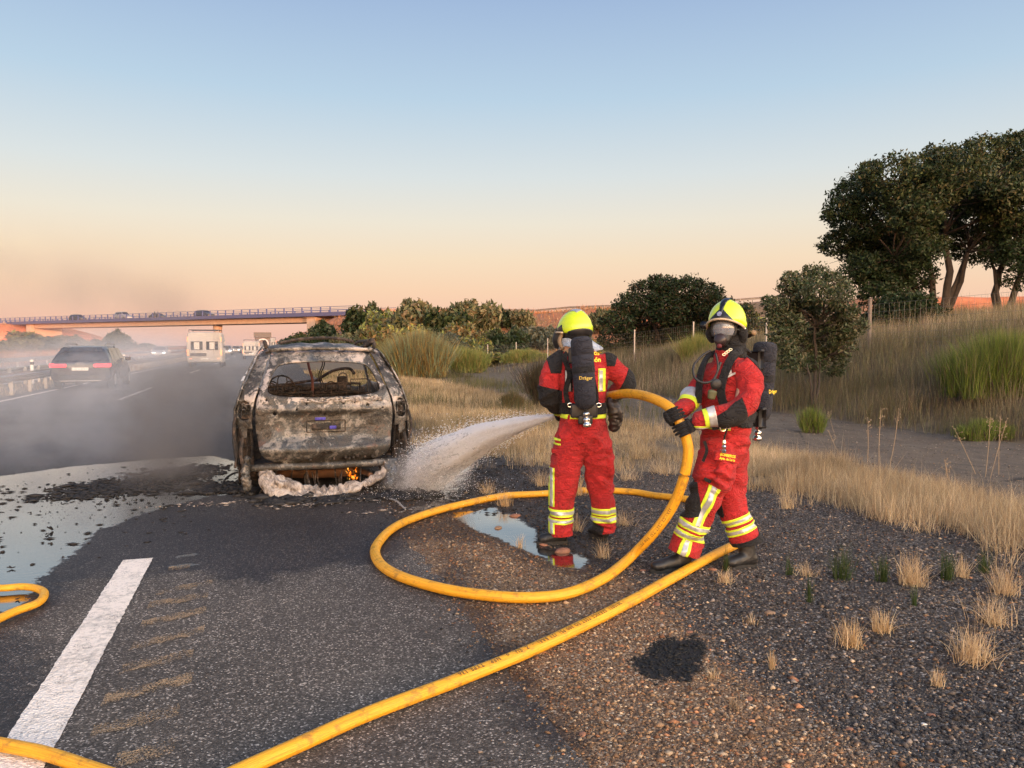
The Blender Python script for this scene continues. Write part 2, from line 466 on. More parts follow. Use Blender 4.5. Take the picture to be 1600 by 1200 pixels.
soil = t.ramp(t.noise(p, 3.0, 6, 0.7), [(0.25, (.07, .052, .035)), (0.5, (.15, .11, .068)), (0.75, (.25, .185, .11))])
base = t.mix(t.mapr(t.math('ADD', B.outputs[1], t.math('MULTIPLY', t.math('SUBTRACT', nb, 0.5), 0.6)), 0.4, 0.65), base, soil)
dit = t.ramp(t.noise(t.pos((1.6, .6, 1.6)), 2.2, 7, 0.75), [(0.25, (.08, .06, .041)), (0.5, (.135, .102, .072)), (0.75, (.2, .155, .11))])
crk = t.voro(t.pos((.7, .35, .7)), 0.9, 'DISTANCE_TO_EDGE')
dit = t.mix(t.math('MULTIPLY', t.mapr(crk, 0.0, 0.015, 1, 0), t.mapr(nb, .45, .6)), dit, (.03, .025, .02))
base = t.mix(B.outputs[2], base, dit)
redc = t.ramp(t.noise(p, 0.35, 6, 0.7), [(0.3, (.34, .10, .04)), (0.55, (.62, .20, .08)), (0.75, (.7, .3, .13))])
base = t.mix(red, base, redc)
hh = t.math('ADD', t.mapr(vd, 0.0, 0.6, 1, 0), t.math('MULTIPLY', t.noise(p, 22, 4, 0.6), 1.2))
ground_mat = wet_layer(t, base, 0.85, hh, 0.9, 0.009)
tag(grid_mesh('ground', xs, ys, H, ground_mat), kind='structure')

# --- tarmac
def asphalt(name, tint=1.0):
    t = NT(name); p = t.pos()
    vc = t.voro(p, 135, out='Color'); vd = t.voro(p, 135)
    sv = t.n('ShaderNodeSeparateColor'); t.l(vc, sv.inputs[0])
    a = [c * tint for c in (.034, .029, .024)]; b = [c * tint for c in (.088, .077, .065)]
    c1 = t.ramp(sv.outputs[0], [(0, a), (.6, b), (.86, [.15 * tint, .13 * tint, .112 * tint]), (.95, (.34, .30, .26)), (1, (.6, .54, .47))])
    big = t.noise(p, 0.8, 5, 0.6)
    c1 = t.mix(1.0, c1, t.ramp(big, [(0.3, (.62, .6, .6)), (0.7, (1.15, 1.1, 1.05))]), 'MULTIPLY')
    hh = t.math('ADD', t.mapr(vd, 0.0, 0.6, 1, 0), t.math('MULTIPLY', t.noise(p, 60, 3, 0.6), 0.8))
    return wet_layer(t, c1, 0.8, hh, 0.65, 0.005)
tarmac = asphalt('tarmac'); tarmac_far = asphalt('tarmac_worn', 1.15)
def road_sheet(name, x0, x1, ysl, mat, step, lift=0.004, rag=(0, 0)):
    xs_ = np.arange(x0, x1 + 1e-6, step)
    X, Y = np.meshgrid(xs_, ysl, indexing='ij')
    if rag[1]:
        w = np.clip((X - (x1 - 0.5)) / 0.5, 0, 1)
        X = X + w * rag[1] * (fbm(Y * 2.2, Y * 0 + 3, 5, 2) + .3 * np.sin(Y * .8) + .35 * vnoise(Y * 14, Y * 0, 4))
    Z = np.full(X.shape, lift)
    Z = Z - (X > x1 - 0.02) * 0.02 * (1 if rag[1] else 0)
    A, Bm = masks(X, Y); nx, ny = X.shape
    i = np.arange(nx - 1)[:, None] * ny + np.arange(ny - 1)[None, :]
    F = np.stack([i, i + ny, i + ny + 1, i + 1], -1).reshape(-1, 4)
    return tag(np_mesh(name, np.stack([X, Y, Z], -1).reshape(-1, 3), F, mat, smooth=True, cols={'mA': A.reshape(-1, 4), 'mB': Bm.reshape(-1, 4)}), kind='structure')
ysl = axis([(-60, 1, 3), (1, 3, .25), (3, 14, .055), (14, 24, .15), (24, 60, .6), (60, 1500, 12)])
road_sheet('road', -7.3, 1.16, ysl, tarmac, 0.06, 0.004, (0, .09))
road_sheet('opposite_road', -16.4, -9.6, axis([(-60, 1500, 10)]), tarmac_far, 0.85, 0.008)

# --- painted lines
def paint(name, col, cover=0.5):
    t = NT(name); p = t.pos()
    n = t.math('ADD', t.math('MULTIPLY', t.noise(p, 120, 3, .6), .6), t.math('MULTIPLY', t.noise(p, 9, 4, .6), .4))
    c = t.ramp(t.math('ADD', t.math('MULTIPLY', t.noise(p, 30, 4, 0.7), .6), t.math('MULTIPLY', t.noise(p, 3, 5, 0.7), .4)), [(0.36, tuple(x * .5 for x in col)), (0.52, col)])
    t.set(color=c, rough=0.7, alpha=t.mapr(n, cover - .05, cover + .05))
    t.bump(t.voro(p, 75), 0.9, 0.008)
    return t.m
white_paint = paint('road_paint', (.84, .74, .64), 0.38); rust_paint = paint('worn_rumble_paint', (.34, .23, .13), 0.525)
def strip(name, pts_l, pts_r, mat, z=0.009, n=30, th=0.004, rag=0.004):
    bm = bmesh.new(); L, Rr = [], []
    rnd = random.Random(5)
    for i in range(n + 1):
        k = i / n
        a = Vector(pts_l[0]).lerp(Vector(pts_l[1]), k); b = Vector(pts_r[0]).lerp(Vector(pts_r[1]), k)
        a.x += rnd.uniform(-rag, rag); b.x += rnd.uniform(-rag, rag); a.z = b.z = z
        L.append(bm.verts.new(a)); Rr.append(bm.verts.new(b))
    for i in range(n): bm.faces.new((L[i], Rr[i], Rr[i + 1], L[i + 1]))
    return tag(bm_obj(name, bm, mat), kind='structure')
EL = G(185, 880).x; ER = G(232, 877).x
yA, yB = 1.2, G(208, 879).y
strip('edge_marking', [(EL, yA, 0), (EL, yB, 0)], [(ER, yA, 0), (ER, yB, 0)], white_paint, n=160)
for k in range(3, 12):
    a = yB + 9.0 * k + 3.0
    strip('edge_marking', [(EL, a, 0), (EL, a + 9 * .62, 0)], [(EL + .15, a, 0), (EL + .15, a + 9 * .62, 0)], white_paint, n=4, rag=0)
strip('lane_line', [(-7.12, -40, 0), (-7.12, 1200, 0)], [(-6.97, -40, 0), (-6.97, 1200, 0)], white_paint, n=4, rag=0)
d0 = G(190, 625).y; d1 = G(242, 605).y
for k in range(-1, 14):
    a = d0 + k * (d1 - d0) * 3.1
    strip('lane_dash', [(-4.06, a, 0), (-4.06, a + (d1 - d0), 0)], [(-3.93, a, 0), (-3.93, a + (d1 - d0), 0)], white_paint, n=3, rag=0)
strip('opposite_lane_line', [(-15.6, -40, 0), (-15.6, 1200, 0)], [(-15.42, -40, 0), (-15.42, 1200, 0)], white_paint, z=0.013, n=4, rag=0)
strip('opposite_edge_line', [(-10.1, -40, 0), (-10.1, 1200, 0)], [(-9.95, -40, 0), (-9.95, 1200, 0)], white_paint, z=0.013, n=4, rag=0)
# worn rumble bars beside the edge line
for (a, b) in [((255, 897), (290, 891)), ((236, 934), (325, 918)), ((222, 955), (318, 938)), ((210, 985), (314, 962)), ((192, 1022), (310, 994)), ((176, 1060), (292, 1032)), ((146, 1110), (290, 1073)), ((126, 1162), (268, 1126)), ((160, 1215), (260, 1185))]:
    A_, B_ = G(*a), G(*b); dn = Vector((0, .075, 0))
    bm = bmesh.new(); n = 12
    up_ = [bm.verts.new(A_.lerp(B_, i / n) + dn * random.uniform(.8, 1.2) + Vector((0, 0, .009))) for i in range(n + 1)]
    lo_ = [bm.verts.new(A_.lerp(B_, i / n) - dn * random.uniform(.3, .7) + Vector((0, 0, .009))) for i in range(n + 1)]
    for i in range(n): bm.faces.new((lo_[i], lo_[i + 1], up_[i + 1], up_[i]))
    tag(bm_obj('rumble_bar', bm, rust_paint), kind='structure')
# ================================================================ vegetation
def leaf_mat(name, rough=0.6, trans=0.25):
    t = NT(name)
    c = t.attr('tint')
    t.set(color=c, rough=rough, spec=0.3)
    tr = t.n('ShaderNodeBsdfTranslucent'); t.l(c, tr.inputs[0])
    mx = t.n('ShaderNodeMixShader'); mx.inputs[0].default_value = trans
    t.l(t.b.outputs[0], mx.inputs[1]); t.l(tr.outputs[0], mx.inputs[2]); t.l(mx.outputs[0], t.o.inputs[0])
    return t.m
LEAF = leaf_mat('leaves'); BLADE = leaf_mat('grass_blades', 0.55, 0.45)
BARK = simple('bark', (.055, .042, .033), .9, var=.4, vs_=6, bump=.8, bs=30, bd=.02)

def palette(rng, n, cols, jit=0.18):
    cols = np.array(cols, float)
    w = rng.integers(0, len(cols), n)
    c = cols[w] * (1 + jit * rng.standard_normal((n, 1))).clip(.4, 1.8)
    return np.concatenate([c.clip(0, 1), np.ones((n, 1))], 1)

def blades(name, rng, base, h, w, lean, cols, parent=None, mat=None, segs=2, head=0.0, droop=0.5, dirs=None):
    """grass blades or thin stems: base (n,3), heights, widths, lean; each a tapering bent strip"""
    n = len(base)
    az = rng.uniform(0, 2 * np.pi, n); fa = rng.uniform(0, 2 * np.pi, n)
    if dirs is None: d = np.stack([np.cos(az), np.sin(az)], -1) * lean[:, None]
    else: d = dirs
    side = np.stack([np.cos(fa), np.sin(fa), np.zeros(n)], -1)
    V = []; k = segs + 1
    for s in range(k):
        u = s / segs
        c = base + np.stack([d[:, 0] * h * (u * (1 - droop) + droop * u * u), d[:, 1] * h * (u * (1 - droop) + droop * u * u), h * u * (1 - 0.25 * np.hypot(d[:, 0], d[:, 1]) * u)], -1)
        ww = w * ((1 - u) ** 0.7 if not head else (1 - 0.6 * u + head * math.sin(math.pi * min(1, max(0, (u - .45) / .55)))))
        if s == segs: V.append(c[:, None, :]) if not head else V.append(c[:, None, :])
        else: V.append(np.stack([c - side * ww[:, None] / 2, c + side * ww[:, None] / 2], 1))
    V = np.concatenate(V, 1); m = V.shape[1]
    F = []
    b = (np.arange(n) * m)[:, None]
    tris = []
    for s in range(segs - 1):
        a = 2 * s; tris += [[a, a + 1, a + 3], [a, a + 3, a + 2]]
    a = 2 * (segs - 1); tris.append([a, a + 1, a + 2])
    F = (b[:, :, None] + np.array(tris)[None]).reshape(-1, 3)
    C_ = np.repeat(cols[:, None, :], m, 1)
    return np_mesh(name, V.reshape(-1, 3), F, mat or BLADE, parent, cols={'tint': C_.reshape(-1, 4)})

def leaves_np(rng, cen, size, cols, elong=1.5):
    """one bent quad per leaf"""
    n = len(cen)
    a = rng.standard_normal((n, 3)); a /= np.linalg.norm(a, axis=1)[:, None]
    b = rng.standard_normal((n, 3)); b -= (a * b).sum(1)[:, None] * a; b /= np.linalg.norm(b, axis=1)[:, None]
    s = size[:, None]
    V = np.stack([cen - a * s * elong, cen - b * s * .6, cen + a * s * elong, cen + b * s * .6], 1)
    F = (np.arange(n) * 4)[:, None] + np.arange(4)[None]
    return V.reshape(-1, 3), F, np.repeat(cols[:, None, :], 4, 1).reshape(-1, 4)

def clump_points(rng, centres, radii, per, flat=.75, shell=.55):
    P_ = []
    for c, r in zip(centres, radii):
        n = int(per * r * r)
        d = rng.standard_normal((n, 3)); d /= np.linalg.norm(d, axis=1)[:, None]
        rad = r * (shell + (1 - shell) * rng.random(n) ** .6) * (1 + .16 * rng.standard_normal(n))
        # sub-clumps make the surface lumpy
        k = rng.standard_normal((9, 3)); k /= np.linalg.norm(k, axis=1)[:, None]
        near = (d @ k.T).max(1)
        keep = rng.random(n) < np.clip((near - .45) * 3.2, .12, 1)
        rad = rad * (0.8 + .28 * near)
        p = np.array(c) + (d * rad[:, None]) * np.array([1, 1, flat])
        P_.append(p[keep])
    return np.concatenate(P_)

def limb(bm, a, b, r0, r1, rnd, wob=.12, n=6, seg=6):
    a, b = Vector(a), Vector(b); L = (b - a).length
    pts = []
    o = Vector((rnd.uniform(-1, 1), rnd.uniform(-1, 1), rnd.uniform(-.2, .6))) * wob * L
    for i in range(n + 1):
        t = i / n
        j = Vector((rnd.uniform(-1, 1), rnd.uniform(-1, 1), rnd.uniform(-1, 1))) * wob * L * .18 * (0 < i < n)
        pts.append(a.lerp(b, t) + o * math.sin(math.pi * t) + j)
    bm_tube(bm, pts, [lerp(r0, r1, (i / n) ** .8) for i in range(n + 1)], seg)
    return pts

OAK = [(.011, .022, .008), (.017, .034, .011), (.025, .046, .015), (.038, .062, .022), (.046, .05, .022)]
OLIVE = [(.065, .085, .042), (.09, .11, .056), (.14, .15, .085), (.14, .12, .07)]
BROOM = [(.14, .18, .045), (.2, .24, .06), (.3, .29, .08), (.32, .24, .08)]
RUST = [(.13, .09, .04), (.17, .12, .05), (.11, .1, .045), (.075, .08, .04)]

# the large holm oak on the right, several stems from one foot
def oak_tree(name, base, centres, radii, stems, label, cat, cols, leaf=.045, per=1500, seed=1, trunk_r=.22, group=None, flat=.75):
    rng = np.random.default_rng(seed); rnd = random.Random(seed)
    root = empty(name, base, 0, label, cat, group)
    b = Vector(base)
    bm = bmesh.new(); forks = []
    for (dx, dy, h, r) in stems:
        pts = limb(bm, (0, 0, -.15), (dx, dy, h), r, r * .55, rnd, .10, 7, 8)
        forks += [(Vector(p), r * .6) for p in pts[3:]]
    for c in centres:
        q = Vector(c) - b
        f = min(forks, key=lambda f: (f[0] - q).length + abs(f[0].z - q.z) * .15 + rnd.uniform(0, .5))
        pts = limb(bm, f[0], q, f[1] * .5, .018, rnd, .14, 6, 5)
        for _ in range(5):
            s = pts[rnd.randint(2, 5)]
            rq = radii[centres.index(c)] * .62; e = q + Vector((rnd.gauss(0, rq), rnd.gauss(0, rq), rnd.gauss(0, rq * .6)))
            limb(bm, s, e, .02, .006, rnd, .15, 3, 4)
    bm_obj('trunk', bm, BARK, root, True)
    for c, r in list(zip(centres, radii)):     # sprigs round each clump break up the outline
        for _ in range(4):
            d_ = rng.standard_normal(3); d_ /= np.linalg.norm(d_); centres = list(centres) + [tuple(np.array(c) + d_ * r * [1.02, 1.02, .85])]; radii = list(radii) + [r * rng.uniform(.22, .42)]
    pc = clump_points(rng, centres, radii, per, flat)
    sz = rng.uniform(.6, 1.3, len(pc)) * leaf
    V, F, Cc = leaves_np(rng, pc, sz, palette(rng, len(pc), cols))
    np_mesh('crown', V - np.array(base), F, LEAF, root, cols={'tint': Cc})
    return root

rnd = random.Random(11)
F0 = 28.0
oz = Hs(*C((1462 - 800) / 1200 * F0, F0, 0)[:2])
ob_ = P(1462, 540, F0); ob_.z = oz
cpx = [(1325, 300), (1318, 345), (1345, 275), (1345, 320), (1355, 375), (1350, 410), (1385, 262), (1390, 300), (1380, 345), (1375, 395), (1385, 435), (1425, 240), (1430, 280), (1420, 330), (1420, 380), (1430, 425),
       (1468, 232), (1470, 275), (1465, 320), (1470, 365), (1475, 405), (1515, 245), (1515, 290), (1510, 340), (1520, 385), (1555, 240), (1560, 285), (1560, 330), (1565, 375), (1480, 440), (1560, 420), (1445, 300), (1500, 305), (1405, 320), (1535, 300),
       (1600, 240), (1610, 290), (1605, 340), (1650, 250), (1660, 300), (1640, 350), (1600, 395), (1690, 330), (1335, 385), (1365, 425), (1340, 420), (1400, 445), (1375, 455), (1310, 322), (1306, 375), (1545, 320), (1575, 300), (1590, 365), (1530, 215), (1570, 212), (1600, 215), (1440, 390), (1415, 360), (1350, 350), (1455, 260), (1400, 410), (1580, 262), (1545, 355), (1490, 250)]
cen, rad = [], []
for (a, b) in cpx:
    if b > 402 and 1435 < a < 1595: continue
    b = b + (16 if b < 262 else 8 if b < 300 else 0)
    edge = a < 1360 or b < 262 or b > 400
    F_ = F0 + rnd.uniform(-2.6, 2.6) * (0.45 if edge else 1)
    cen.append(tuple(P(a, b + 6, F_))); rad.append(rnd.uniform(.62, .9) * (.86 if edge else 1.05))
oak_tree('holm_oak', tuple(ob_), cen, rad, [(-2.3, -.3, 2.3, .11), (-1.3, .5, 2.9, .14), (.35, .1, 3.3, .17), (.8, -.5, 2.6, .12), (-.4, 0.2, 3.6, .13), (-1.9, .6, 1.9, .08), (1.6, .2, 2.8, .1)],
         'large dark spreading oak with open branches behind the wire fence', 'tree', OAK, per=2700, seed=3, leaf=.05)
# its right-hand neighbour, standing half out of the frame
b2 = P(1562, 540, 27.0); b2.z = Hs(b2.x, b2.y)
cen, rad = [], []
for (a, b) in [(1570, 400), (1590, 430), (1610, 380), (1625, 420), (1580, 350), (1550, 395), (1640, 380), (1600, 320)]:
    cen.append(tuple(P(a, b, 27 + rnd.uniform(-1, 1)))); rad.append(rnd.uniform(.4, .6))
oak_tree('holm_oak', tuple(b2), cen, rad, [(.3, 0, 2.4, .15), (1.3, .3, 2.7, .13), (-.3, .2, 2.0, .09)], 'thin open oak with bare crooked stems right of the large spreading oak', 'tree', OAK, per=1500, seed=8)

# round dense evergreen beyond the fence, in the middle
F1 = 38.0; b3 = P(1040, 560, F1); b3.z = Hs(b3.x, b3.y)
cen, rad = [], []
for (a, b) in [(965, 500), (960, 525), (985, 475), (985, 510), (1010, 455), (1010, 490), (1015, 525), (1040, 445), (1040, 480), (1045, 515), (1070, 450), (1070, 485), (1075, 520), (1098, 462), (1100, 495), (1098, 520), (1118, 478), (1122, 505), (1120, 530), (1000, 540), (1050, 545), (1090, 545), (1130, 525), (1135, 490)]:
    cen.append(tuple(P(a, b + 4, F1 + rnd.uniform(-1.8, 1.8)))); rad.append(rnd.uniform(.7, .98))
oak_tree('evergreen_oak', tuple(b3), cen, rad, [(-.8, 0, 1.8, .12), (.2, .3, 2.2, .14), (.9, -.2, 1.8, .12)], 'dense dome shaped dark bush behind the fence between the two firefighters', 'tree', OAK + [(.07, .05, .03)], leaf=.06, per=2300, seed=5)

# young oak on the bank, right of the second firefighter
F2 = 17.5; b4 = P(1272, 540, F2); b4.z = Hs(b4.x, b4.y)
cen, rad = [], []
for (a, b) in [(1272, 432), (1255, 440), (1300, 445), (1245, 462), (1278, 458), (1312, 466), (1228, 478), (1258, 485), (1290, 488), (1322, 490), (1215, 500), (1240, 510), (1270, 515), (1305, 515), (1330, 512), (1222, 530), (1250, 540), (1285, 545), (1318, 540), (1240, 562), (1300, 565), (1268, 565), (1208, 478), (1235, 445)]:
    cen.append(tuple(P(a, b, F2 + rnd.uniform(-.8, .8)))); rad.append(rnd.uniform(.26, .36))
oak_tree('young_oak', tuple(b4), cen, rad, [(0, 0, 1.9, .05), (.3, .2, 1.3, .03), (-.3, -.1, 1.3, .03)], 'small bushy oak growing on the grassy bank in front of the fence', 'tree', OLIVE + OAK[2:], leaf=.03, per=7800, seed=6, trunk_r=.06)

# low undergrowth under the large oak
def bush(name, px, py_top, py_bot, wpx, F_, label, cols, leaf=.05, per=1400, seed=1, cat='bush', group=None, n=7):
    rr = random.Random(seed); c0 = P(px, py_bot, F_); c0.z = Hs(c0.x, c0.y)
    ztop = P(px, py_top, F_).z; W = wpx / 1200 * F_; Hh = max(.3, ztop - c0.z)
    cen, rad = [], []
    for i in range(n):
        a = rr.uniform(-.5, .5)
        r = min(W, Hh * 1.4) * rr.uniform(.26, .36)
        zz = c0.z + r * .5 + (Hh - r * 1.2) * rr.random() * math.sqrt(max(0, 1 - (2 * a) ** 2))
        cen.append((c0.x + a * (W - r) * CY_, c0.y - a * (W - r) * SY + rr.uniform(-.35, .35) * W, zz)); rad.append(r)
    cen.append((c0.x, c0.y, c0.z + Hh - W * .22 if Hh > W * .5 else c0.z + Hh * .6)); rad.append(min(W, Hh) * .3)
    rng = np.random.default_rng(seed)
    root = empty(name, tuple(c0), 0, label, cat, group)
    bm = bmesh.new()
    for c in cen: limb(bm, (0, 0, -.05), Vector(c) - c0, .03, .008, rr, .12, 4, 4)
    bm_obj('stem', bm, BARK, root)
    pc = clump_points(rng, cen, rad, per / max(.2, W * W) * 2.2, .85, .4)
    V, F, Cc = leaves_np(rng, pc, rng.uniform(.6, 1.3, len(pc)) * leaf, palette(rng, len(pc), cols))
    np_mesh('foliage', V - np.array(c0), F, LEAF, root, cols={'tint': Cc})
    return root
bush('bush', 1422, 455, 500, 90, 25, 'dark low bush under the left side of the large oak', OAK, .05, 5000, 21)
bush('bush', 1165, 474, 540, 50, 52, 'small rusty tree on the skyline just behind the second firefighter', RUST + OAK, .08, 2600, 22)

# broom: many upright green stems
def broom(px, py_top, py_bot, wpx, F_, label, cols, n=3500, seed=1, name='broom_shrub', spread=.55):
    rng = np.random.default_rng(seed)
    c0 = P(px, py_bot, F_); c0.z = Hs(c0.x, c0.y)
    Hh = max(.25, P(px, py_top, F_).z - c0.z); W = wpx / 1200 * F_
    root = empty(name, tuple(c0), 0, label, 'shrub')
    k = 14
    cx = rng.uniform(-.36, .36, (k, 2)) * W; cx[0] = 0
    hh = Hh * (1 - 1.1 * (np.abs(cx[:, 0]) / W) ** 1.3) * rng.uniform(.75, 1.0, k)
    which = rng.integers(0, k, n)
    base = np.stack([cx[which, 0] * CY_ + cx[which, 1] * .5 * SY, -cx[which, 0] * SY + cx[which, 1] * .5 * CY_, np.zeros(n)], -1) + rng.normal(0, .04 * W, (n, 3)) * [1, 1, 0]
    # stems start along the plant as well as at its foot
    st = rng.random(n) ** 1.2 * .62
    h = hh[which] * rng.uniform(.75, 1.05, n)
    az = rng.uniform(0, 2 * np.pi, n); lean = np.abs(rng.normal(0, spread, n)) * .8
    d = np.stack([np.cos(az), np.sin(az)], -1) * lean[:, None]
    base[:, :2] += d * (h * st)[:, None]
    base[:, 2] = h * st + np.array([Hs(c0.x + q[0], c0.y + q[1]) - c0.z for q in base[:: max(1, n // 60)]]).mean()
    cc = palette(rng, n, cols)
    w = np.full(n, max(.006, F_ * .0006))
    blades('foliage', rng, base, h * (1 - st), w, lean, cc, root, LEAF, 2, 0, .3, d * .6)
    bm = bmesh.new(); rr = random.Random(seed)
    for i in range(k): limb(bm, (cx[i, 0] * .3, cx[i, 1] * .3, -.05), (cx[i, 0], cx[i, 1] * .5, hh[i] * .6), .025, .006, rr, .1, 4, 4)
    bm_obj('stem', bm, BARK, root)
    return root
BRIGHT = [(.10, .145, .025), (.15, .2, .035), (.2, .25, .045), (.07, .1, .025), (.2, .17, .08)]
broom(1560, 490, 600, 170, 14.5, 'large bright green broom on the bank below the big oak', BRIGHT, 9000, 31)
broom(1545, 648, 698, 110, 12.6, 'small bright green clump at the foot of the bank beside the ditch', BRIGHT, 3600, 32)
GREY = [(.2, .25, .14), (.25, .3, .18), (.36, .27, .09), (.32, .2, .07), (.18, .23, .13)]
broom(655, 505, 584, 100, 37, 'big grey green broom with rusty side nearest the burnt car', GREY + [(.17, .1, .035)], 12000, 33)
broom(607, 520, 584, 70, 40, 'dull green broom just left of the big grey green one', [(.2, .19, .06), (.28, .2, .07), (.16, .16, .06)], 6000, 34)
broom(718, 530, 566, 95, 44, 'yellow green low broom beside the big grey green one', BROOM, 7000, 35)
broom(825, 540, 566, 90, 46, 'low green broom along the fence behind the first firefighter', BROOM, 6000, 36)
broom(800, 604, 626, 40, 19, 'little rusty clump on the ditch edge left of the first firefighter', RUST, 1200, 37)
broom(845, 548, 608, 34, 19.5, 'dark twiggy shrub right behind the first firefighter\'s left arm', [(.05, .04, .03), (.06, .06, .03), (.08, .055, .035)], 2500, 38, 'twiggy_shrub')
broom(1085, 512, 560, 60, 27, 'light green shrub at the fence post between the firefighters', BROOM, 2600, 39)
broom(1270, 625, 652, 44, 13.8, 'small green grass clump at the bank\'s foot under the young oak', BRIGHT, 1200, 40)

# scattered shrubs further off, each a thing, sharing a few meshes
def shrub_proto(cols, seed, leaf=.09, n=5200):
    rng = np.random.default_rng(seed); rr = random.Random(seed)
    cen = [(rr.uniform(-.6, .6), rr.uniform(-.6, .6), rr.uniform(.35, 1.0)) for _ in range(8)]; rad = [rr.uniform(.38, .55) for _ in cen]
    for c, r in list(zip(cen, rad)):
        for _ in range(4):
            d_ = rng.standard_normal(3); d_ /= np.linalg.norm(d_); cen.append(tuple(np.array(c) + d_ * r * .95)); rad.append(r * rng.uniform(.2, .4))
    pc = clump_points(rng, cen, rad, n / 1.8, .85, .35)
    V, F, Cc = leaves_np(rng, pc, rng.uniform(.6, 1.3, len(pc)) * leaf, palette(rng, len(pc), cols))
    me = np_mesh('foliage', V, F, LEAF, None, cols={'tint': Cc})
    bm = bmesh.new()
    for c in cen: limb(bm, (0, 0, -.25), c, .05, .012, rr, .1, 4, 4)
    st = bm_obj('stem', bm, BARK)
    d = (me.data, st.data)
    bpy.data.objects.remove(me); bpy.data.objects.remove(st)
    return d
RUST = RUST + OLIVE[1:3] + BROOM[:1]
protos = {'olive': shrub_proto(OLIVE, 51), 'dark': shrub_proto(OAK + OLIVE[:1], 52), 'rust': shrub_proto(RUST, 53), 'green': shrub_proto(BROOM + OLIVE, 54), 'grey': shrub_proto([(.09, .1, .07), (.12, .125, .085), (.07, .085, .06)], 55)}
SH = [  # px, py of the foot, height px, width px, distance, kind, label
 (505, 540, 40, 46, 118, 'dark', 'dark shrub at the right end of the bridge beside the motorway'),
 (478, 545, 30, 40, 105, 'dark', 'dark roadside shrub just right of the distant lorries'),
 (448, 547, 22, 18, 120, 'dark', 'small dark tree beside the far end of the carriageway'),
 (540, 545, 26, 40, 95, 'olive', 'olive shrub on the cutting below the railing end'),
 (572, 498, 22, 44, 104, 'dark', 'dark shrub on the skyline just right of the bridge railing'),
 (610, 500, 24, 50, 98, 'green', 'green skyline shrub left of the tall shrub group'),
 (645, 506, 36, 44, 90, 'olive', 'tall olive shrub, leftmost of the skyline group behind the brooms'),
 (672, 508, 38, 40, 88, 'rust', 'tall brownish shrub in the middle of the skyline group'),
 (700, 512, 34, 34, 86, 'dark', 'dark pointed shrub, rightmost of the skyline group'),
 (715, 522, 30, 40, 80, 'rust', 'rusty shrub below the skyline group'),
 (748, 492, 20, 26, 100, 'olive', 'pale shrub standing alone on the red earth skyline'),
 (793, 493, 10, 20, 108, 'dark', 'tiny shrub on the skyline left of the first helmet'),
 (818, 494, 9, 22, 106, 'olive', 'tiny olive shrub on the skyline beside the first helmet'),
 (760, 528, 26, 44, 72, 'rust', 'round reddish shrub below the red earth'),
 (788, 540, 30, 44, 64, 'dark', 'round dark shrub in the open field left of the first firefighter'),
 (812, 524, 18, 60, 82, 'grey', 'wide grey green shrub behind the round dark one'),
 (850, 528, 24, 60, 78, 'grey', 'grey green shrub just left of the first firefighter\'s helmet'),
 (740, 540, 22, 40, 62, 'green', 'green shrub between the rusty and the dark round shrubs'),
 (700, 540, 26, 40, 60, 'grey', 'grey shrub behind the yellow green broom'),
 (765, 556, 12, 70, 50, 'green', 'low wide green shrub in front of the dark round one'),
 (935, 494, 10, 40, 104, 'olive', 'flat shrub on the skyline right of the first helmet'),
 (930, 540, 20, 36, 60, 'green', 'green shrub between the first firefighter and the dome bush'),
 (595, 530, 30, 50, 76, 'rust', 'rusty shrub on the slope behind the dull green broom'),
 (560, 540, 22, 44, 84, 'olive', 'olive shrub low on the slope above the burnt car'),
 (630, 520, 22, 50, 80, 'green', 'green shrub behind the big grey green broom'),
 (185, 545, 30, 34, 178, 'dark', 'dark round tree under the left end of the bridge'),
 (215, 550, 16, 50, 165, 'dark', 'low dark shrub right of the round tree under the bridge'),
 (240, 552, 12, 34, 160, 'olive', 'small shrub tapering off beside the opposite carriageway'),
 (155, 552, 26, 30, 170, 'dark', 'dark shrub at the foot of the left abutment slope'),
 (110, 545, 26, 60, 150, 'grey', 'smoke dimmed shrub on the left abutment slope, right one'),
 (70, 548, 26, 60, 140, 'dark', 'smoke dimmed shrub on the left abutment slope, middle one'),
 (25, 552, 26, 60, 132, 'olive', 'smoke dimmed shrub at the left edge of the photo'),
 (40, 528, 18, 50, 160, 'rust', 'reddish shrub high on the left embankment'),
 (1180, 505, 22, 30, 60, 'green', 'green shrub seen past the second firefighter\'s shoulder'),
 (1395, 500, 22, 44, 44, 'dark', 'dark shrub behind the wooden fence post'),
]
for i, (px, py, hp, wp, F_, kd, lab) in enumerate(SH):
    c = P(px, py, F_); gz = Hs(c.x, c.y)
    top = P(px, py - hp * .85, F_).z
    hh = max(.8, top - gz) * (.85 if kd == 'rust' else 1); 
    r = empty('shrub', (c.x, c.y, gz - .1), random.Random(i).uniform(0, 6.28), lab, 'shrub', 'shrubs scattered over the fields and slopes')
    W = max(wp / 1200 * F_ / 1.8, hh * .62)
    r.scale = (W, W, hh / 1.35)
    a, b = protos[kd]
    for nm, me in (('foliage', a), ('stem', b)):
        o = bpy.data.objects.new(nm, me); COL.objects.link(o); o.parent = r
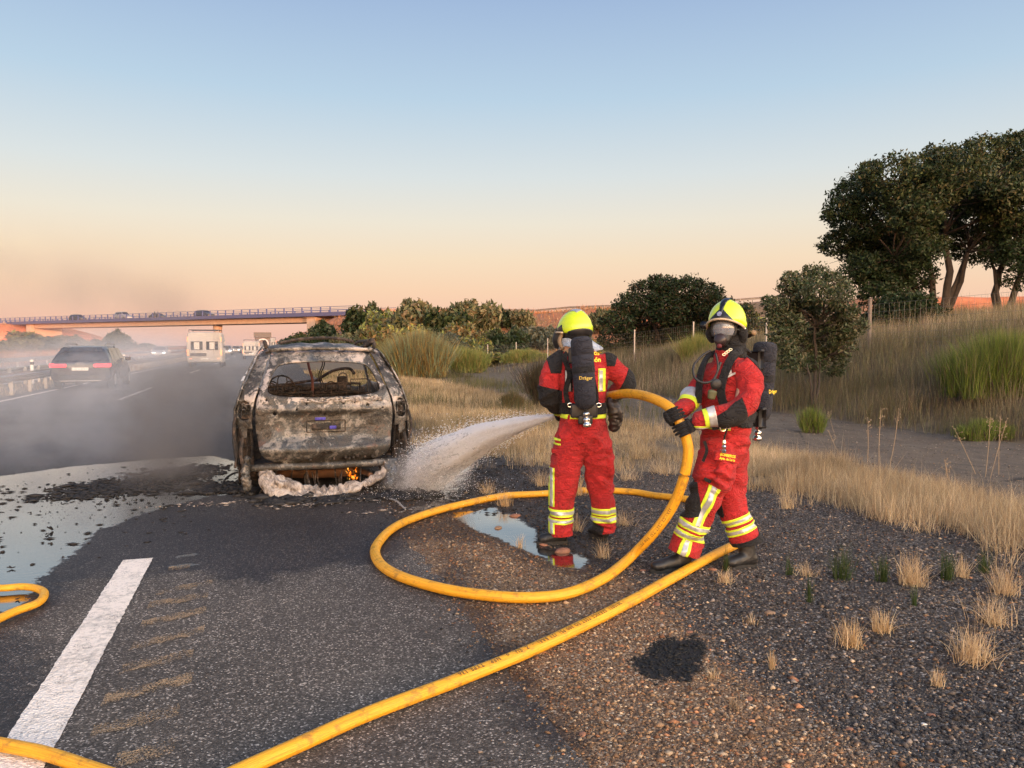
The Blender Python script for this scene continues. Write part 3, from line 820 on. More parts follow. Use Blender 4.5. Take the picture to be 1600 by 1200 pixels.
# conifer-like tree under the bridge
# ---- grass, uncountable
DRY = [(.52, .38, .22), (.6, .46, .27), (.42, .3, .17), (.68, .55, .36), (.36, .25, .16)]
GOLD = [(.56, .38, .18), (.64, .46, .24), (.46, .3, .15), (.7, .55, .33)]
PALE = [(.64, .48, .29), (.74, .6, .4), (.54, .39, .22), (.46, .32, .18)]
MIXG = DRY + [(.14, .16, .06), (.2, .2, .09), (.26, .16, .12), (.3, .19, .15)]
def field(name, n, xr, yr, dens, h, cols, seed, w=.0035, lean=.28, dist_pow=1.4, label=None, head=0):
    rng = np.random.default_rng(seed)
    m = int(n * 3.2)
    X = rng.uniform(xr[0], xr[1], m)
    u = rng.random(m); Y = yr[0] + (yr[1] - yr[0]) * u ** dist_pow
    d = dens(X, Y)
    F_ = X * SY + Y * CY_; Rr = X * CY_ - Y * SY
    vis = (F_ > .5) & (np.abs(Rr) < F_ * .72 + 1.0)
    k = (rng.random(m) < d) & vis
    X, Y = X[k][:n], Y[k][:n]; N = len(X)
    Fd = np.hypot(X, Y)
    # clumpy height
    cl = 0.75 + .35 * vnoise(X * 1.4, Y * 1.4, seed) + .2 * vnoise(X * .3, Y * .3, seed + 1)
    hh = rng.uniform(h[0], h[1], N) * np.clip(cl, .3, 1.4) * np.where(rng.random(N) < .02, 1.7, 1)
    ww = np.maximum(w, Fd * .00042) * rng.uniform(.7, 1.4, N)
    c = palette(rng, N, cols)
    patch = np.clip(.5 + .9 * vnoise(X * .35, Y * .35, seed + 7), 0, 1)[:, None]
    g = palette(rng, N, [(.13, .14, .05), (.17, .16, .07), (.12, .1, .06)])
    lf = (.78 + .34 * vnoise(X * .8, Y * .8, seed + 3) + .22 * vnoise(X * 3.1, Y * 3.1, seed + 4)).clip(.3, 1.3)[:, None]
    c = np.concatenate([c[:, :3] * lf, c[:, 3:]], 1)
    if cols is MIXG: c = c * (1 - .55 * patch) + g * .55 * patch
    o = blades(name, rng, np.stack([X, Y, H(X, Y) - .01], -1), hh, ww, np.abs(rng.normal(0, lean * 1.35, N)), c, None, BLADE, 2, head)
    return tag(o, label, 'grass', None, 'stuff')
def nz(X, Y, s, a=1.0, b=.0): return np.clip(.5 + a * vnoise(X * s, Y * s, 77) + b, 0, 1)
bank = lambda X, Y: sstep(11.2, 12.0, X + .35 * vnoise(X * .9, Y * .9, 4)) * (.55 + .45 * nz(X, Y, .8))
field('dry_bank_grass', 120000, (11, 27), (4, 34), bank, (.35, .8), MIXG, 61, .004, .22, 1.5, 'tall dry grass covering the bank beyond the ditch')
field('dry_field_grass', 45000, (9, 60), (30, 110), lambda X, Y: sstep(9, 12, X) * nz(X, Y, .3), (.3, .7), MIXG, 62, .005, .25, 1.3, 'dry grass in the fields beyond the fence')
stripd = lambda X, Y: np.maximum(sstep(5.35, 5.8, X + .55 * vnoise(Y * 1.9, X * .8, 6) + .25 * vnoise(Y * 5, X * 4, 26)), .10 * sstep(4.6, 5.2, X) * (vnoise(X * 3, Y * 3, 51) > .15)) * (1 - sstep(6.75, 7.1, X + .25 * vnoise(Y * 1.1, X, 16))) * (.5 + .5 * nz(X, Y, 1.3))
field('ditch_edge_grass', 42000, (4.6, 7.4), (2.5, 9.5), stripd, (.10, .38), PALE + PALE[:2] + DRY, 63, .0035, .4, 1.0, 'pale dry grass between the gravel and the ditch')
yb_ = [0, 6.6, 7.8, 8.6, 9.6, 500]; xb_ = [5.7, 5.2, 4.1, 3.1, 2.4, 2.0]
gold = lambda X, Y: sstep(0, .5, X - np.interp(Y, yb_, xb_) + .5 * vnoise(X * 1.8, Y * 1.8, 8)) * (1 - sstep(6.8, 7.2, X)) * np.where(Y < 11.5, nz(X, Y, 1.7, 1.6, -.15), .75 + .25 * nz(X, Y, 1.2))
field('golden_verge_grass', 84000, (1.8, 7.4), (6.6, 46), gold, (.1, .3), GOLD + PALE + DRY[:2], 64, .004, .4, 1.5, 'short golden grass on the verge beyond the burnt car')
field('verge_weeds', 16000, (2.4, 10), (9, 44), lambda X, Y: np.maximum(gold(X, Y), sstep(13, 18, Y) * (1 - sstep(9, 10, X))) * nz(X, Y, .5, 1.2, -.2), (.2, .6), [(.13, .13, .05), (.17, .16, .06), (.2, .16, .09)], 65, .004, .3, 1.2, 'greener taller weeds in the verge')
field('far_side_grass', 30000, (10, 60), (60, 170), lambda X, Y: .6 + 0 * X, (.5, 1.1), [(.6, .22, .09), (.7, .3, .12), (.45, .2, .08), (.5, .33, .16)], 66, .02, .3, 1.0, 'reddish dry grass on the distant slopes')
field('left_slope_grass', 22000, (-120, -17), (60, 235), lambda X, Y: .6 + 0 * X, (.5, 1.1), [(.55, .25, .11), (.6, .32, .15), (.35, .22, .1)], 67, .02, .3, 1.0, 'dry grass on the left embankment')
field('median_grass', 9000, (-9.5, -7.5), (10, 90), lambda X, Y: .7 + 0 * X, (.1, .3), DRY, 68, .004, .3, 1.2, 'dry grass under the median guardrail')

# countable tufts on the gravel, each a thing
def tuft(px, py, hpx, wpx, cols, lab, seed, name='dry_grass_tuft', n=70, group='dry grass tufts on the gravel', lean=.5):
    g = G(px, py, -.03); F_ = g.x * SY + g.y * CY_; g.z = Hs(g.x, g.y) - .005
    rng = np.random.default_rng(seed); h = hpx / 1200 * F_ * 1.12; W = wpx / 1200 * F_ * 1.1; n = int(n * 1.9)
    b = rng.normal(0, W * .13, (n, 3)) * [1, 1, 0]
    hh = rng.uniform(.45, 1.1, n) * h
    o = blades(name, rng, b, hh, np.full(n, .0035) * rng.uniform(.6, 1.3, n), np.abs(rng.normal(0, lean, n)) * min(1.6, W / h), palette(rng, n, cols), None, BLADE, 3, 0, .5)
    o.location = g
    return tag(o, lab, 'grass tuft' if 'dry' in name else 'weed', group)
TU = [(1435, 925, 55, 62, PALE, 'thick straw coloured tuft between two green weeds', 120), (1512, 912, 38, 30, PALE, 'small straw tuft right of the thick one', 50),
 (1578, 938, 55, 60, PALE, 'straw tuft at the right edge, upper one', 90), (1566, 992, 52, 80, PALE, 'spiky straw tuft at the right edge, lower one', 90),
 (1536, 1052, 58, 100, PALE, 'wide spiky straw tuft low at the right edge', 110), (1336, 1026, 46, 60, GOLD + PALE, 'golden tuft in the middle of the dark gravel', 90),
 (1388, 1008, 40, 48, GOLD + PALE, 'golden tuft just right of the middle one', 70), (1214, 1062, 34, 16, PALE, 'small upright straw tuft right of the black patch', 30),
 (1478, 1086, 34, 28, PALE, 'small straw tuft near the lower right corner', 30), (1268, 905, 24, 60, PALE, 'flat straw tuft right of the second firefighter', 50),
 (945, 882, 30, 36, PALE, 'sparse straw tuft below the first firefighter\'s right boot', 40), (1140, 925, 26, 44, PALE, 'straw tuft under the hose beside the rear boot', 50),
 (788, 798, 30, 34, GOLD, 'golden tuft behind the hose by the puddle', 50), (900, 838, 34, 36, PALE, 'straw tuft between the first firefighter\'s boots', 40),
 (760, 778, 24, 40, GOLD + PALE, 'golden tuft at the edge of the wet soot', 50), (975, 828, 26, 60, PALE, 'sprawling straw tuft right of the first firefighter\'s leg', 50),
 (812, 864, 22, 30, PALE, 'tiny straw tuft on the near bank of the puddle', 24), (1180, 992, 16, 40, PALE, 'thin flat straw right of the dark gravel edge', 20),
 (1118, 1080, 22, 40, PALE, 'faint straw tuft at the lower right of the black patch', 26), (1155, 1130, 26, 44, [(.3, .22, .14), (.4, .3, .2)], 'brownish wispy tuft near the bottom of the gravel', 26),
 (690, 672, 26, 60, GOLD + PALE, 'golden tuft where the verge meets the wet ground right of the wreck', 60), (815, 700, 34, 60, GOLD + PALE, 'golden tuft just under the water jet beside the first firefighter', 80), (850, 712, 34, 50, GOLD + PALE, 'golden tuft touching the first firefighter\'s left thigh', 70),
 (1000, 722, 36, 70, GOLD + PALE, 'broad golden tuft between the two firefighters', 100), (1035, 745, 34, 60, PALE, 'straw tuft left of the second firefighter\'s hose', 80), (985, 755, 26, 60, PALE, 'flattened straw tuft right of the first firefighter\'s knee', 60), (1235, 800, 34, 34, PALE, 'straw tuft at the gravel\'s far edge right of the striding leg', 50),
 (905, 780, 40, 60, GOLD + PALE, 'golden tuft seen between the first firefighter\'s legs', 70), (845, 765, 30, 50, GOLD + PALE, 'golden tuft left of the first firefighter\'s knee', 60)]
for i, (a, b, hp, wp, cs, lab, n) in enumerate(TU): tuft(a, b, hp, wp, cs, lab, 200 + i, n=n)
GW = [(.035, .06, .018), (.05, .085, .025), (.07, .1, .03)]
for i, (a, b, hp, wp, lab, n) in enumerate([(1322, 912, 56, 56, 'bushy green weed left of the straw tufts', 80), (1388, 918, 44, 28, 'upright green weed left of the thick straw tuft', 60), (1490, 916, 50, 36, 'green weed right of the thick straw tuft', 60),
     (1272, 958, 50, 16, 'thin green weed on the dark gravel', 24), (1240, 905, 36, 20, 'small green weed right of the rear boot', 30), (1438, 965, 34, 14, 'thin drooping green weed below the thick straw tuft', 16), (1140, 905, 40, 14, 'green sprig growing by the hose end', 20), (1548, 905, 40, 30, 'green weed near the right edge', 40)]):
    tuft(a, b, hp, wp, GW, lab, 300 + i, 'green_weed', n, 'green weeds on the gravel', .35)
# tall dead stalks with seed heads along the ditch
STALK = simple('dead_stalk', (.3, .22, .14), .8)
for i, (a, b, hp, lean) in enumerate([(1358, 790, 90, 0), (1378, 793, 110, 0), (1390, 793, 105, .15), (1322, 760, 48, -.5), (1496, 830, 60, -.25), (1530, 780, 70, -.5), (1545, 785, 95, .05), (1553, 788, 88, .25), (1566, 782, 92, 0), (1050, 690, 42, 0), (998, 700, 46, .05), (1305, 700, 30, -.3)]):
    g = G(a, b, -.3); F_ = g.x * SY + g.y * CY_; g.z = Hs(g.x, g.y)
    h = hp / 1200 * F_; bm = bmesh.new()
    top = Vector((lean * h * CY_, -lean * h * SY, h)); rr = random.Random(i)
    pts = [Vector((0, 0, 0)), top * .5 + Vector((rr.uniform(-.02, .02), 0, 0)), top]
    bm_tube(bm, smooth_path(pts, 4), .0035, 5)
    for k in range(9):
        q = top * rr.uniform(.72, 1.02); e = q + Vector((rr.uniform(-.05, .05), rr.uniform(-.05, .05), rr.uniform(0, .05)))
        bm_tube(bm, [q, e], .0018, 4); bm_ell(bm, e, (.006, .006, .009), seg=5, rings=4)
    o = bm_obj('dead_stalk', bm, STALK); o.location = g
    tag(o, ['leftmost of the close trio of tall seed-headed stalks before the ditch', 'middle and tallest of the close trio of seed-headed stalks', 'rightmost of the close trio, leaning a little right', 'short dead stalk leaning left, left of the trio', 'bowed dead stalk standing alone between the trio and the right edge cluster',
            'left-leaning stalk of the cluster near the right edge', 'tallest stalk in the cluster near the right edge', 'slightly right-leaning stalk in the cluster near the right edge', 'rightmost upright stalk of the cluster near the right edge', 'dead stalk on the ditch edge just left of the second firefighter\'s hose',
            'dead stalk on the ditch edge right of the first firefighter', 'tiny stalk on the ditch bank below the young oak'][i], 'plant', 'dead stalks along the ditch')
# ================================================================ overpass
CONC = simple('concrete', (.42, .33, .27), .85, var=.12, vs_=1.5, bump=.3, bs=6, bd=.03)
RAILB = simple('blue_railing_paint', (.06, .08, .2), .5, .2)
def on_bridge(t, z, off=0.0): 
    q = BR0 + bdir * t + bnor * off
    return Vector((q.x, q.y, z))
ZD = 7.55
br_rot = math.atan2(bdir.y, bdir.x)
bridge = empty('overpass', tuple(on_bridge(0, 0)), 0, 'long concrete overpass with blue railings crossing the motorway in the distance', 'bridge')
BO = on_bridge(0, 0)
Rz = Matrix.Rotation(br_rot, 3, 'Z')
def bridge_box(name, t0, t1, off, w, z0, z1, mat, bev=0.0):
    bm = bmesh.new()
    bm_box(bm, on_bridge((t0 + t1) / 2, (z0 + z1) / 2, off) - BO, (t1 - t0, w, z1 - z0), Rz, bev)
    return bm_obj(name, bm, mat, bridge)
T0, T1 = -3, BLEN + 3
bridge_box('deck', T0, T1 + 8, 0, 9.4, ZD - .38, ZD, CONC)
bridge_box('girder', 4, BLEN - 1, 0, 6.4, ZD - 1.5, ZD - .39, CONC, .05)
bridge_box('edge_beam', -6, BLEN + 11, 4.83, .25, ZD - .42, ZD + .28, simple('blue_grey_fascia', (.07, .08, .17), .7), 0)
bridge_box('edge_beam', -6, BLEN + 11, -4.83, .25, ZD - .42, ZD + .28, MATS['blue_grey_fascia'], 0)
for t_, w_ in ((3.2, 1.6), (BLEN - 1.2, 1.6)):
    bridge_box('abutment', t_ - w_, t_ + .6, 0, 8.0, 1.0, ZD - .40, CONC)
# pier in the median
tp = next(t for t in np.arange(0, BLEN, .2) if (on_bridge(t, 0).x > -9.5))
for t_ in (tp,):
    bm = bmesh.new(); c = on_bridge(t_, 0) - BO
    bm_lathe(bm, [(.75, -.5), (.75, 4.6), (.95, 5.3), (.95, ZD - 1.51)], 16, Matrix.Translation(c))
    bm_obj('pier', bm, CONC, bridge)
# railing on both sides: each post a part
post_me = None
for off in (4.83, -4.83):
    for zz, rr_ in ((1.28, .05), (.95, .035), (.6, .035)):
        bm = bmesh.new(); bm_tube(bm, [on_bridge(-34, ZD + zz, off) - BO, on_bridge(BLEN + 12, ZD + zz, off) - BO], rr_, 6)
        bm_obj('handrail', bm, RAILB, bridge)
    for k in range(60):
        t_ = -34 + k * 2.45
        if t_ > BLEN + 12: break
        if post_me is None:
            bm = bmesh.new(); bm_box(bm, (0, 0, .72), (.16, .22, 1.2), Rz); bm_box(bm, (0, 0, .16), (.34, .3, .12), Rz)
            o = bm_obj('railing_post', bm, RAILB, bridge); post_me = o.data
        else:
            o = bpy.data.objects.new('railing_post', post_me); COL.objects.link(o); o.parent = bridge
        o.location = on_bridge(t_, ZD, off) - BO

# pale parapet of the side road, seen on the skyline to the right
GALV = simple('galvanised_steel', (.42, .4, .38), .45, .7, .12, 12)
def guardrail(name, label, path, post_gap=2.0, height=.72, group=None, npost=None, beam_posts=True, face=1):
    path = [Vector(p) for p in path]
    root = empty(name, tuple(path[0]), 0, label, 'guardrail', group)
    o0 = path[0]
    prof = [(0, -.155), (.03, -.14), (.03, -.10), (-.045, -.06), (-.045, -.02), (.02, 0), (-.045, .02), (-.045, .06), (.03, .10), (.03, .14), (0, .155)]
    bm = bmesh.new(); rings = []
    for i, p in enumerate(path):
        d = (path[min(i + 1, len(path) - 1)] - path[max(i - 1, 0)]).normalized(); s = Vector((d.y, -d.x, 0)) * face
        rings.append([bm.verts.new(p - o0 + s * (-a * 1.6 + .07) + Vector((0, 0, height - .155 + b))) for a, b in prof])
    for A, B_ in zip(rings, rings[1:]):
        for k in range(len(prof) - 1): bm.faces.new((A[k], A[k + 1], B_[k + 1], B_[k]))
    b = bm_obj('beam', bm, GALV, root)
    sm = b.modifiers.new('thick', 'SOLIDIFY'); sm.thickness = .006
    me = None; d_tot = 0; nxt = 0
    for a, c in zip(path, path[1:]):
        L = (c - a).length; dd = (c - a).normalized()
        while nxt <= d_tot + L:
            q = a + dd * (nxt - d_tot)
            if me is None:
                bm = bmesh.new(); bm_box(bm, (0, 0, height / 2 - .12), (.1, .06, height + .2)); bm_box(bm, (.0, 0, height - .16), (.12, .12, .2))
                me = bm_obj('post', bm, GALV, root)
                oo, me = me, me.data
            else:
                oo = bpy.data.objects.new('post', me); COL.objects.link(oo); oo.parent = root
            oo.location = q - o0; oo.rotation_euler = (0, 0, math.atan2(dd.y, dd.x) + math.pi / 2)
            nxt += post_gap
            if npost and nxt > npost * post_gap: nxt = 1e9
        d_tot += L
    return root
guardrail('guardrail', 'near median guardrail running beside the left lane behind the driving dark car', [(-7.62, 10, 0), (-7.62, 60, 0), (-7.62, 300, 0)], 2.0, group='motorway guardrails', npost=55)
guardrail('guardrail', 'second median guardrail, just behind the near one beside the opposite carriageway', [(-9.3, 10, 0), (-9.3, 60, 0), (-9.3, 300, 0)], 2.0, group='motorway guardrails', npost=45, face=-1)
guardrail('guardrail', 'guardrail on the far side of the opposite carriageway below the embankment', [(-17.0, 20, 0), (-17.0, 80, 0), (-17.0, 300, 0)], 4.0, group='motorway guardrails', npost=30, face=1)
e0 = BLEN + 12
def side(t, off):
    q = on_bridge(t, 0, off); q.z = Hs(q.x, q.y) - .05; return tuple(q)
guardrail('guardrail', 'pale guardrail on the skyline along the side road right of the overpass', [side(BLEN + 12 + k * 6, 4.9) for k in range(13)], 4.0, .8, group='side road guardrails', face=-1)
guardrail('guardrail', 'guardrail of the side road at the left end of the overpass', [side(-34 - k * 6, 4.9) for k in range(4)][::-1], 4.0, .8, group='side road guardrails', face=-1)

# delineator posts of the opposite carriageway
WPL = simple('white_plastic', (.72, .68, .62), .5); BLK = simple('black_plastic', (.02, .02, .022), .5)
for i, (px, py, hp, lab) in enumerate([(50, 569, 15, 'white roadside marker post left of the driving dark car'), (158, 556, 9, 'small white marker post on the far guardrail above the dark car'), (194, 566, 17, 'white marker post right of the driving dark car')]):
    X = [-9.0, -17.6, -8.5][i]
    cf = (px - 800) / 1200 * CY_ + SY; F_ = X / cf; g = P(px, 540, F_)
    o = empty('marker_post', (g.x, g.y, 0), 0, lab, 'marker post', 'roadside marker posts')
    bm = bmesh.new(); bm_box(bm, (0, 0, .5), (.12, .09, 1.0), None, .015); bm_obj('post', bm, WPL, o)
    bm = bmesh.new(); bm_box(bm, (0, 0, .85), (.126, .096, .12), None, .004); bm_obj('band', bm, BLK, o)

# ================================================================ fence on the bank
WOOD = simple('weathered_post', (.2, .16, .13), .85, var=.3, vs_=20, bump=.5, bs=50)
WIRE = simple('fence_wire', (.2, .19, .18), .5, .6)
fy = [10.5, 16.2, 20.5, 24.8, 29.5, 34.5, 40, 45.6, 52, 59, 67, 76]
fence = empty('wire_fence', (15, 10.5, Hs(15, 10.5)), 0, 'wire mesh fence on thin posts running along the top of the bank', 'fence')
FO = Vector(fence.location)
def fp(y): return Vector((15.0, y, Hs(15.0, y)))
for i, y in enumerate(fy):
    g = fp(y); bm = bmesh.new()
    if i == 1: bm_tube(bm, [g - FO + Vector((0, 0, -.3)), g - FO + Vector((.01, 0, 1.38))], .045, 8)
    else: bm_tube(bm, [g - FO + Vector((0, 0, -.3)), g - FO + Vector((0, 0, 1.35))], .03, 6)
    o = bm_obj('post', bm, WOOD if i == 1 else GALV, fence)
    if i == 1: o['label'] = 'wooden post, thicker than the steel ones'
for i in range(len(fy) - 1):
    a, b = fp(fy[i]) - FO, fp(fy[i + 1]) - FO
    if fy[i] > 60: continue
    bm = bmesh.new(); L = fy[i + 1] - fy[i]
    for z_ in (.12, .22, .34, .48, .64, .82, 1.02, 1.22): bm_tube(bm, [a + Vector((0, 0, z_)), b + Vector((0, 0, z_))], .0028, 3, caps=False)
    nv = int(L / .16)
    for k in range(1, nv):
        q = a.lerp(b, k / nv); bm_tube(bm, [q + Vector((0, 0, .12)), q + Vector((0, 0, 1.22))], .002, 3, caps=False)
    bm_obj('mesh_panel', bm, WIRE, fence)
# two pale rails seen past the second firefighter's shoulder
gr = [P(1172, 512, 62), P(1215, 506, 52), P(1262, 500, 44)]
for q in gr: q.z = Hs(q.x, q.y)
guardrail('guardrail', 'short pale guardrail seen over the second firefighter\'s shoulder', gr, 4.0, 1.5, group='short guardrail', face=1)

# ================================================================ traffic
def car_paint(name, col, rough=.3, metal=.3): return simple(name, col, rough, metal, .06, 3, coat=.4)
GLASS = simple('dark_car_glass', (.02, .024, .03), .08, 0, .1, 3, spec=.8)
TYRE = simple('tyre_rubber', (.018, .018, .018), .8)
RIM = simple('alloy_rim', (.4, .4, .4), .35, .8)
def lamp_mat(name, col, e):
    t = NT(name); t.set(color=col, rough=.3, em=col, ems=e); return t.m
RED_ON = lamp_mat('lit_tail_lamp', (.9, .03, .05), 2.2); RED_OFF = simple('tail_lamp_red', (.45, .03, .03), .3)
AMBER = lamp_mat('lit_marker', (1, .35, .15), .8); WHITE_ON = lamp_mat('lit_head_lamp', (1, .95, .85), 6)
PLATE = simple('number_plate', (.62, .62, .58), .5)

def wheel(parent, c, r=.34, w=.22, rim=True):
    M = Matrix.Translation(Vector(c)) @ Matrix.Rotation(math.pi / 2, 4, 'Y')
    bm = bmesh.new(); bm_lathe(bm, [(r * .6, -w / 2), (r * .93, -w / 2), (r, -w / 2 + .03), (r, w / 2 - .03), (r * .93, w / 2), (r * .6, w / 2)], 20, M)
    o = bm_obj('wheel', bm, TYRE, parent, False)
    if rim:
        bm = bmesh.new(); bm_lathe(bm, [(.04, -w / 2 - .012), (r * .6, -w / 2 - .006), (r * .62, 0), (r * .6, w / 2 + .006), (.04, w / 2 + .012)], 20, M)
        bm_obj('rim', bm, RIM, o)
    return o
def loft_body(bm, sections, width_fn=None):
    """sections: list of (y, [(halfwidth, z), ...]) with equal counts, bottom to top; mirrored in x"""
    rings = []
    for y, prof in sections:
        pr = [(-hw, z) for hw, z in prof] + [(hw, z) for hw, z in reversed(prof)]
        rings.append([bm.verts.new((x, y, z)) for x, z in pr])
    n = len(rings[0])
    for A, B_ in zip(rings, rings[1:]):
        for k in range(n): bm.faces.new((A[k], A[(k + 1) % n], B_[(k + 1) % n], B_[k]))
    bm.faces.new(rings[0][::-1]); bm.faces.new(rings[-1])
def make_car(name, loc, rz, label, cat, body, L=4.6, W=1.85, Hh=1.5, kind='estate', lit=True, group=None, head=False):
    """rear at y=0, nose at y=L"""
    root = empty(name, loc, rz, label, cat, group)
    hw = W / 2; s = Hh / 1.5
    gc = .2
    def prof(w, sill, belt, top=None, wt=None):
        top = top if top is not None else belt
        wt = wt if wt is not None else w * .96
        return [(w * .9, sill), (w, sill + .14), (w, belt - .22), (w * .965, belt), (wt, top - .05 if top > belt else top + .001), (wt * .86, top if top > belt else top + .02)]
    bl = .95 * s
    rake = {'estate': .28, 'suv': .22, 'hatch': .5, 'saloon': 1.1}[kind]
    bm = bmesh.new()
    S = [(0.0, prof(hw * .9, .36, bl * .9)), (.06, prof(hw * .97, .26, bl * .985)), (.14, prof(hw, .24, bl)),
         (.14 + rake * .5, prof(hw, .24, bl * 1.01, lerp(bl, Hh, .62), hw * .8)), (.14 + rake + .1, prof(hw, .24, bl * 1.01, Hh * .965, hw * .74)), (L * .27, prof(hw, .22, bl * 1.01, Hh * .995, hw * .73)),
         (L * .45, prof(hw, .22, bl, Hh, hw * .73)), (L * .58, prof(hw, .22, bl * .99, Hh * .975, hw * .72)), (L * .70, prof(hw, .22, bl * .985, bl * 1.06, hw * .86)), (L * .74, prof(hw, .23, bl * .97)), (L * .9, prof(hw * .96, .25, bl * .86)),
         (L * .975, prof(hw * .86, .28, bl * .72)), (L, prof(hw * .74, .34, bl * .6))]
    if kind == 'saloon':
        S[3] = (.6, prof(hw, .24, bl * 1.02)); S[4] = (1.05, prof(hw, .24, bl * 1.02, Hh * .93, hw * .72))
    loft_body(bm, S)
    bmesh.ops.recalc_face_normals(bm, faces=bm.faces)
    b = bm_obj('body', bm, body, root, True)
    mm = b.modifiers.new('round', 'SUBSURF'); mm.levels = mm.render_levels = 1
    # glass: rear, sides, windscreen set just proud of the shell
    def quad(nm, pts, mat, par=root):
        bm = bmesh.new(); bm.faces.new([bm.verts.new(p) for p in pts])
        o = bm_obj(nm, bm, mat, par); m_ = o.modifiers.new('t', 'SOLIDIFY'); m_.thickness = .012; m_.offset = 0
        return o
    y0, y1 = (.17, .14 + rake + .06) if kind != 'saloon' else (.58, 1.02)
    wb, wt_ = hw * .8, hw * .64
    quad('rear_window', [(-wb, y0 - .015, bl * 1.05), (wb, y0 - .015, bl * 1.05), (wt_, y1 - .03, Hh * .95), (-wt_, y1 - .03, Hh * .95)], GLASS)
    quad('windscreen', [(-hw * .8, L * .70 + .03, bl * 1.07), (hw * .8, L * .70 + .03, bl * 1.07), (hw * .64, L * .585, Hh * .965), (-hw * .64, L * .585, Hh * .965)][::-1], GLASS)
    for sx in (-1, 1):
        for (a0, a1, b0, b1) in ((L * .10 + rake * .5, L * .24, L * .14 + rake * .5, L * .24), (L * .255, L * .44, L * .255, L * .44), (L * .455, L * .655, L * .455, L * .575)):
            quad('side_window', [(sx * hw * .945, a0, bl * 1.045), (sx * hw * .945, a1, bl * 1.045), (sx * hw * .775, b1, Hh * .93), (sx * hw * .775, b0, Hh * .93)], GLASS)
        bm = bmesh.new(); bm_box(bm, (sx * (hw + .09), L * .63, bl + .06), (.2, .1, .14), None, .03); bm_obj('door_mirror', bm, body, root)
        bm = bmesh.new(); bm_box(bm, (sx * hw * .70, .0 + (.0 if kind != 'saloon' else .01), bl * .86), (hw * .5, .07, .11), None, .012); bm_box(bm, (sx * hw * .92, .08, bl * .87), (.14, .18, .12), None, .02)
        bm_obj('tail_light', bm, RED_ON if lit else RED_OFF, root)
        bm = bmesh.new(); bm_box(bm, (sx * hw * .62, L * .965, bl * .72), (.32, .18, .13), None, .02); bm_obj('headlight', bm, WHITE_ON if head else GLASS, root)
        bm = bmesh.new(); bm_tube(bm, [(sx * hw * .66, L * .18, Hh), (sx * hw * .67, L * .22, Hh + .05), (sx * hw * .67, L * .52, Hh + .05), (sx * hw * .66, L * .56, Hh)], .018, 6); bm_obj('roof_rail', bm, RIM, root)
        for yy in (L * .18, L * .80): wheel(root, (sx * (hw - .11), yy, .34))
    bm = bmesh.new(); bm_box(bm, (0, .012, .44), (W * .82, .06, .16), None, .02); bm_obj('bumper', bm, BLK, root)
    bm = bmesh.new(); bm_box(bm, (0, -.012, bl * .74), (.52, .02, .11), None, .004); pl = bm_obj('licence_plate', bm, PLATE, root)
    return root
AUD = car_paint('dark_blue_grey_paint', (.03, .035, .045))
cy0 = 30.2
make_car('driving_car', (-6.12, cy0, .01), 0, 'dark estate car with glowing red tail lights driving away through the smoke', 'car', AUD, 4.9, 1.92, 1.58, 'estate', True)
# four interlocking rings on the tailgate
bm = bmesh.new()
ringp = [c for c in COL.objects if c.name.startswith('driving_car')][0]
for k in range(4):
    cx = (k - 1.5) * .062
    bm_tube(bm, [(cx + .04 * math.cos(a), -.03, .92 + .04 * math.sin(a)) for a in [i * math.pi / 8 for i in range(16)]], .006, 5, closed=True)
bm_obj('badge', bm, RIM, ringp)
bm = bmesh.new(); bm_box(bm, (0, -.025, .33), (1.3, .02, .03), None, .004); bm_obj('chrome_strip', bm, RIM, ringp)

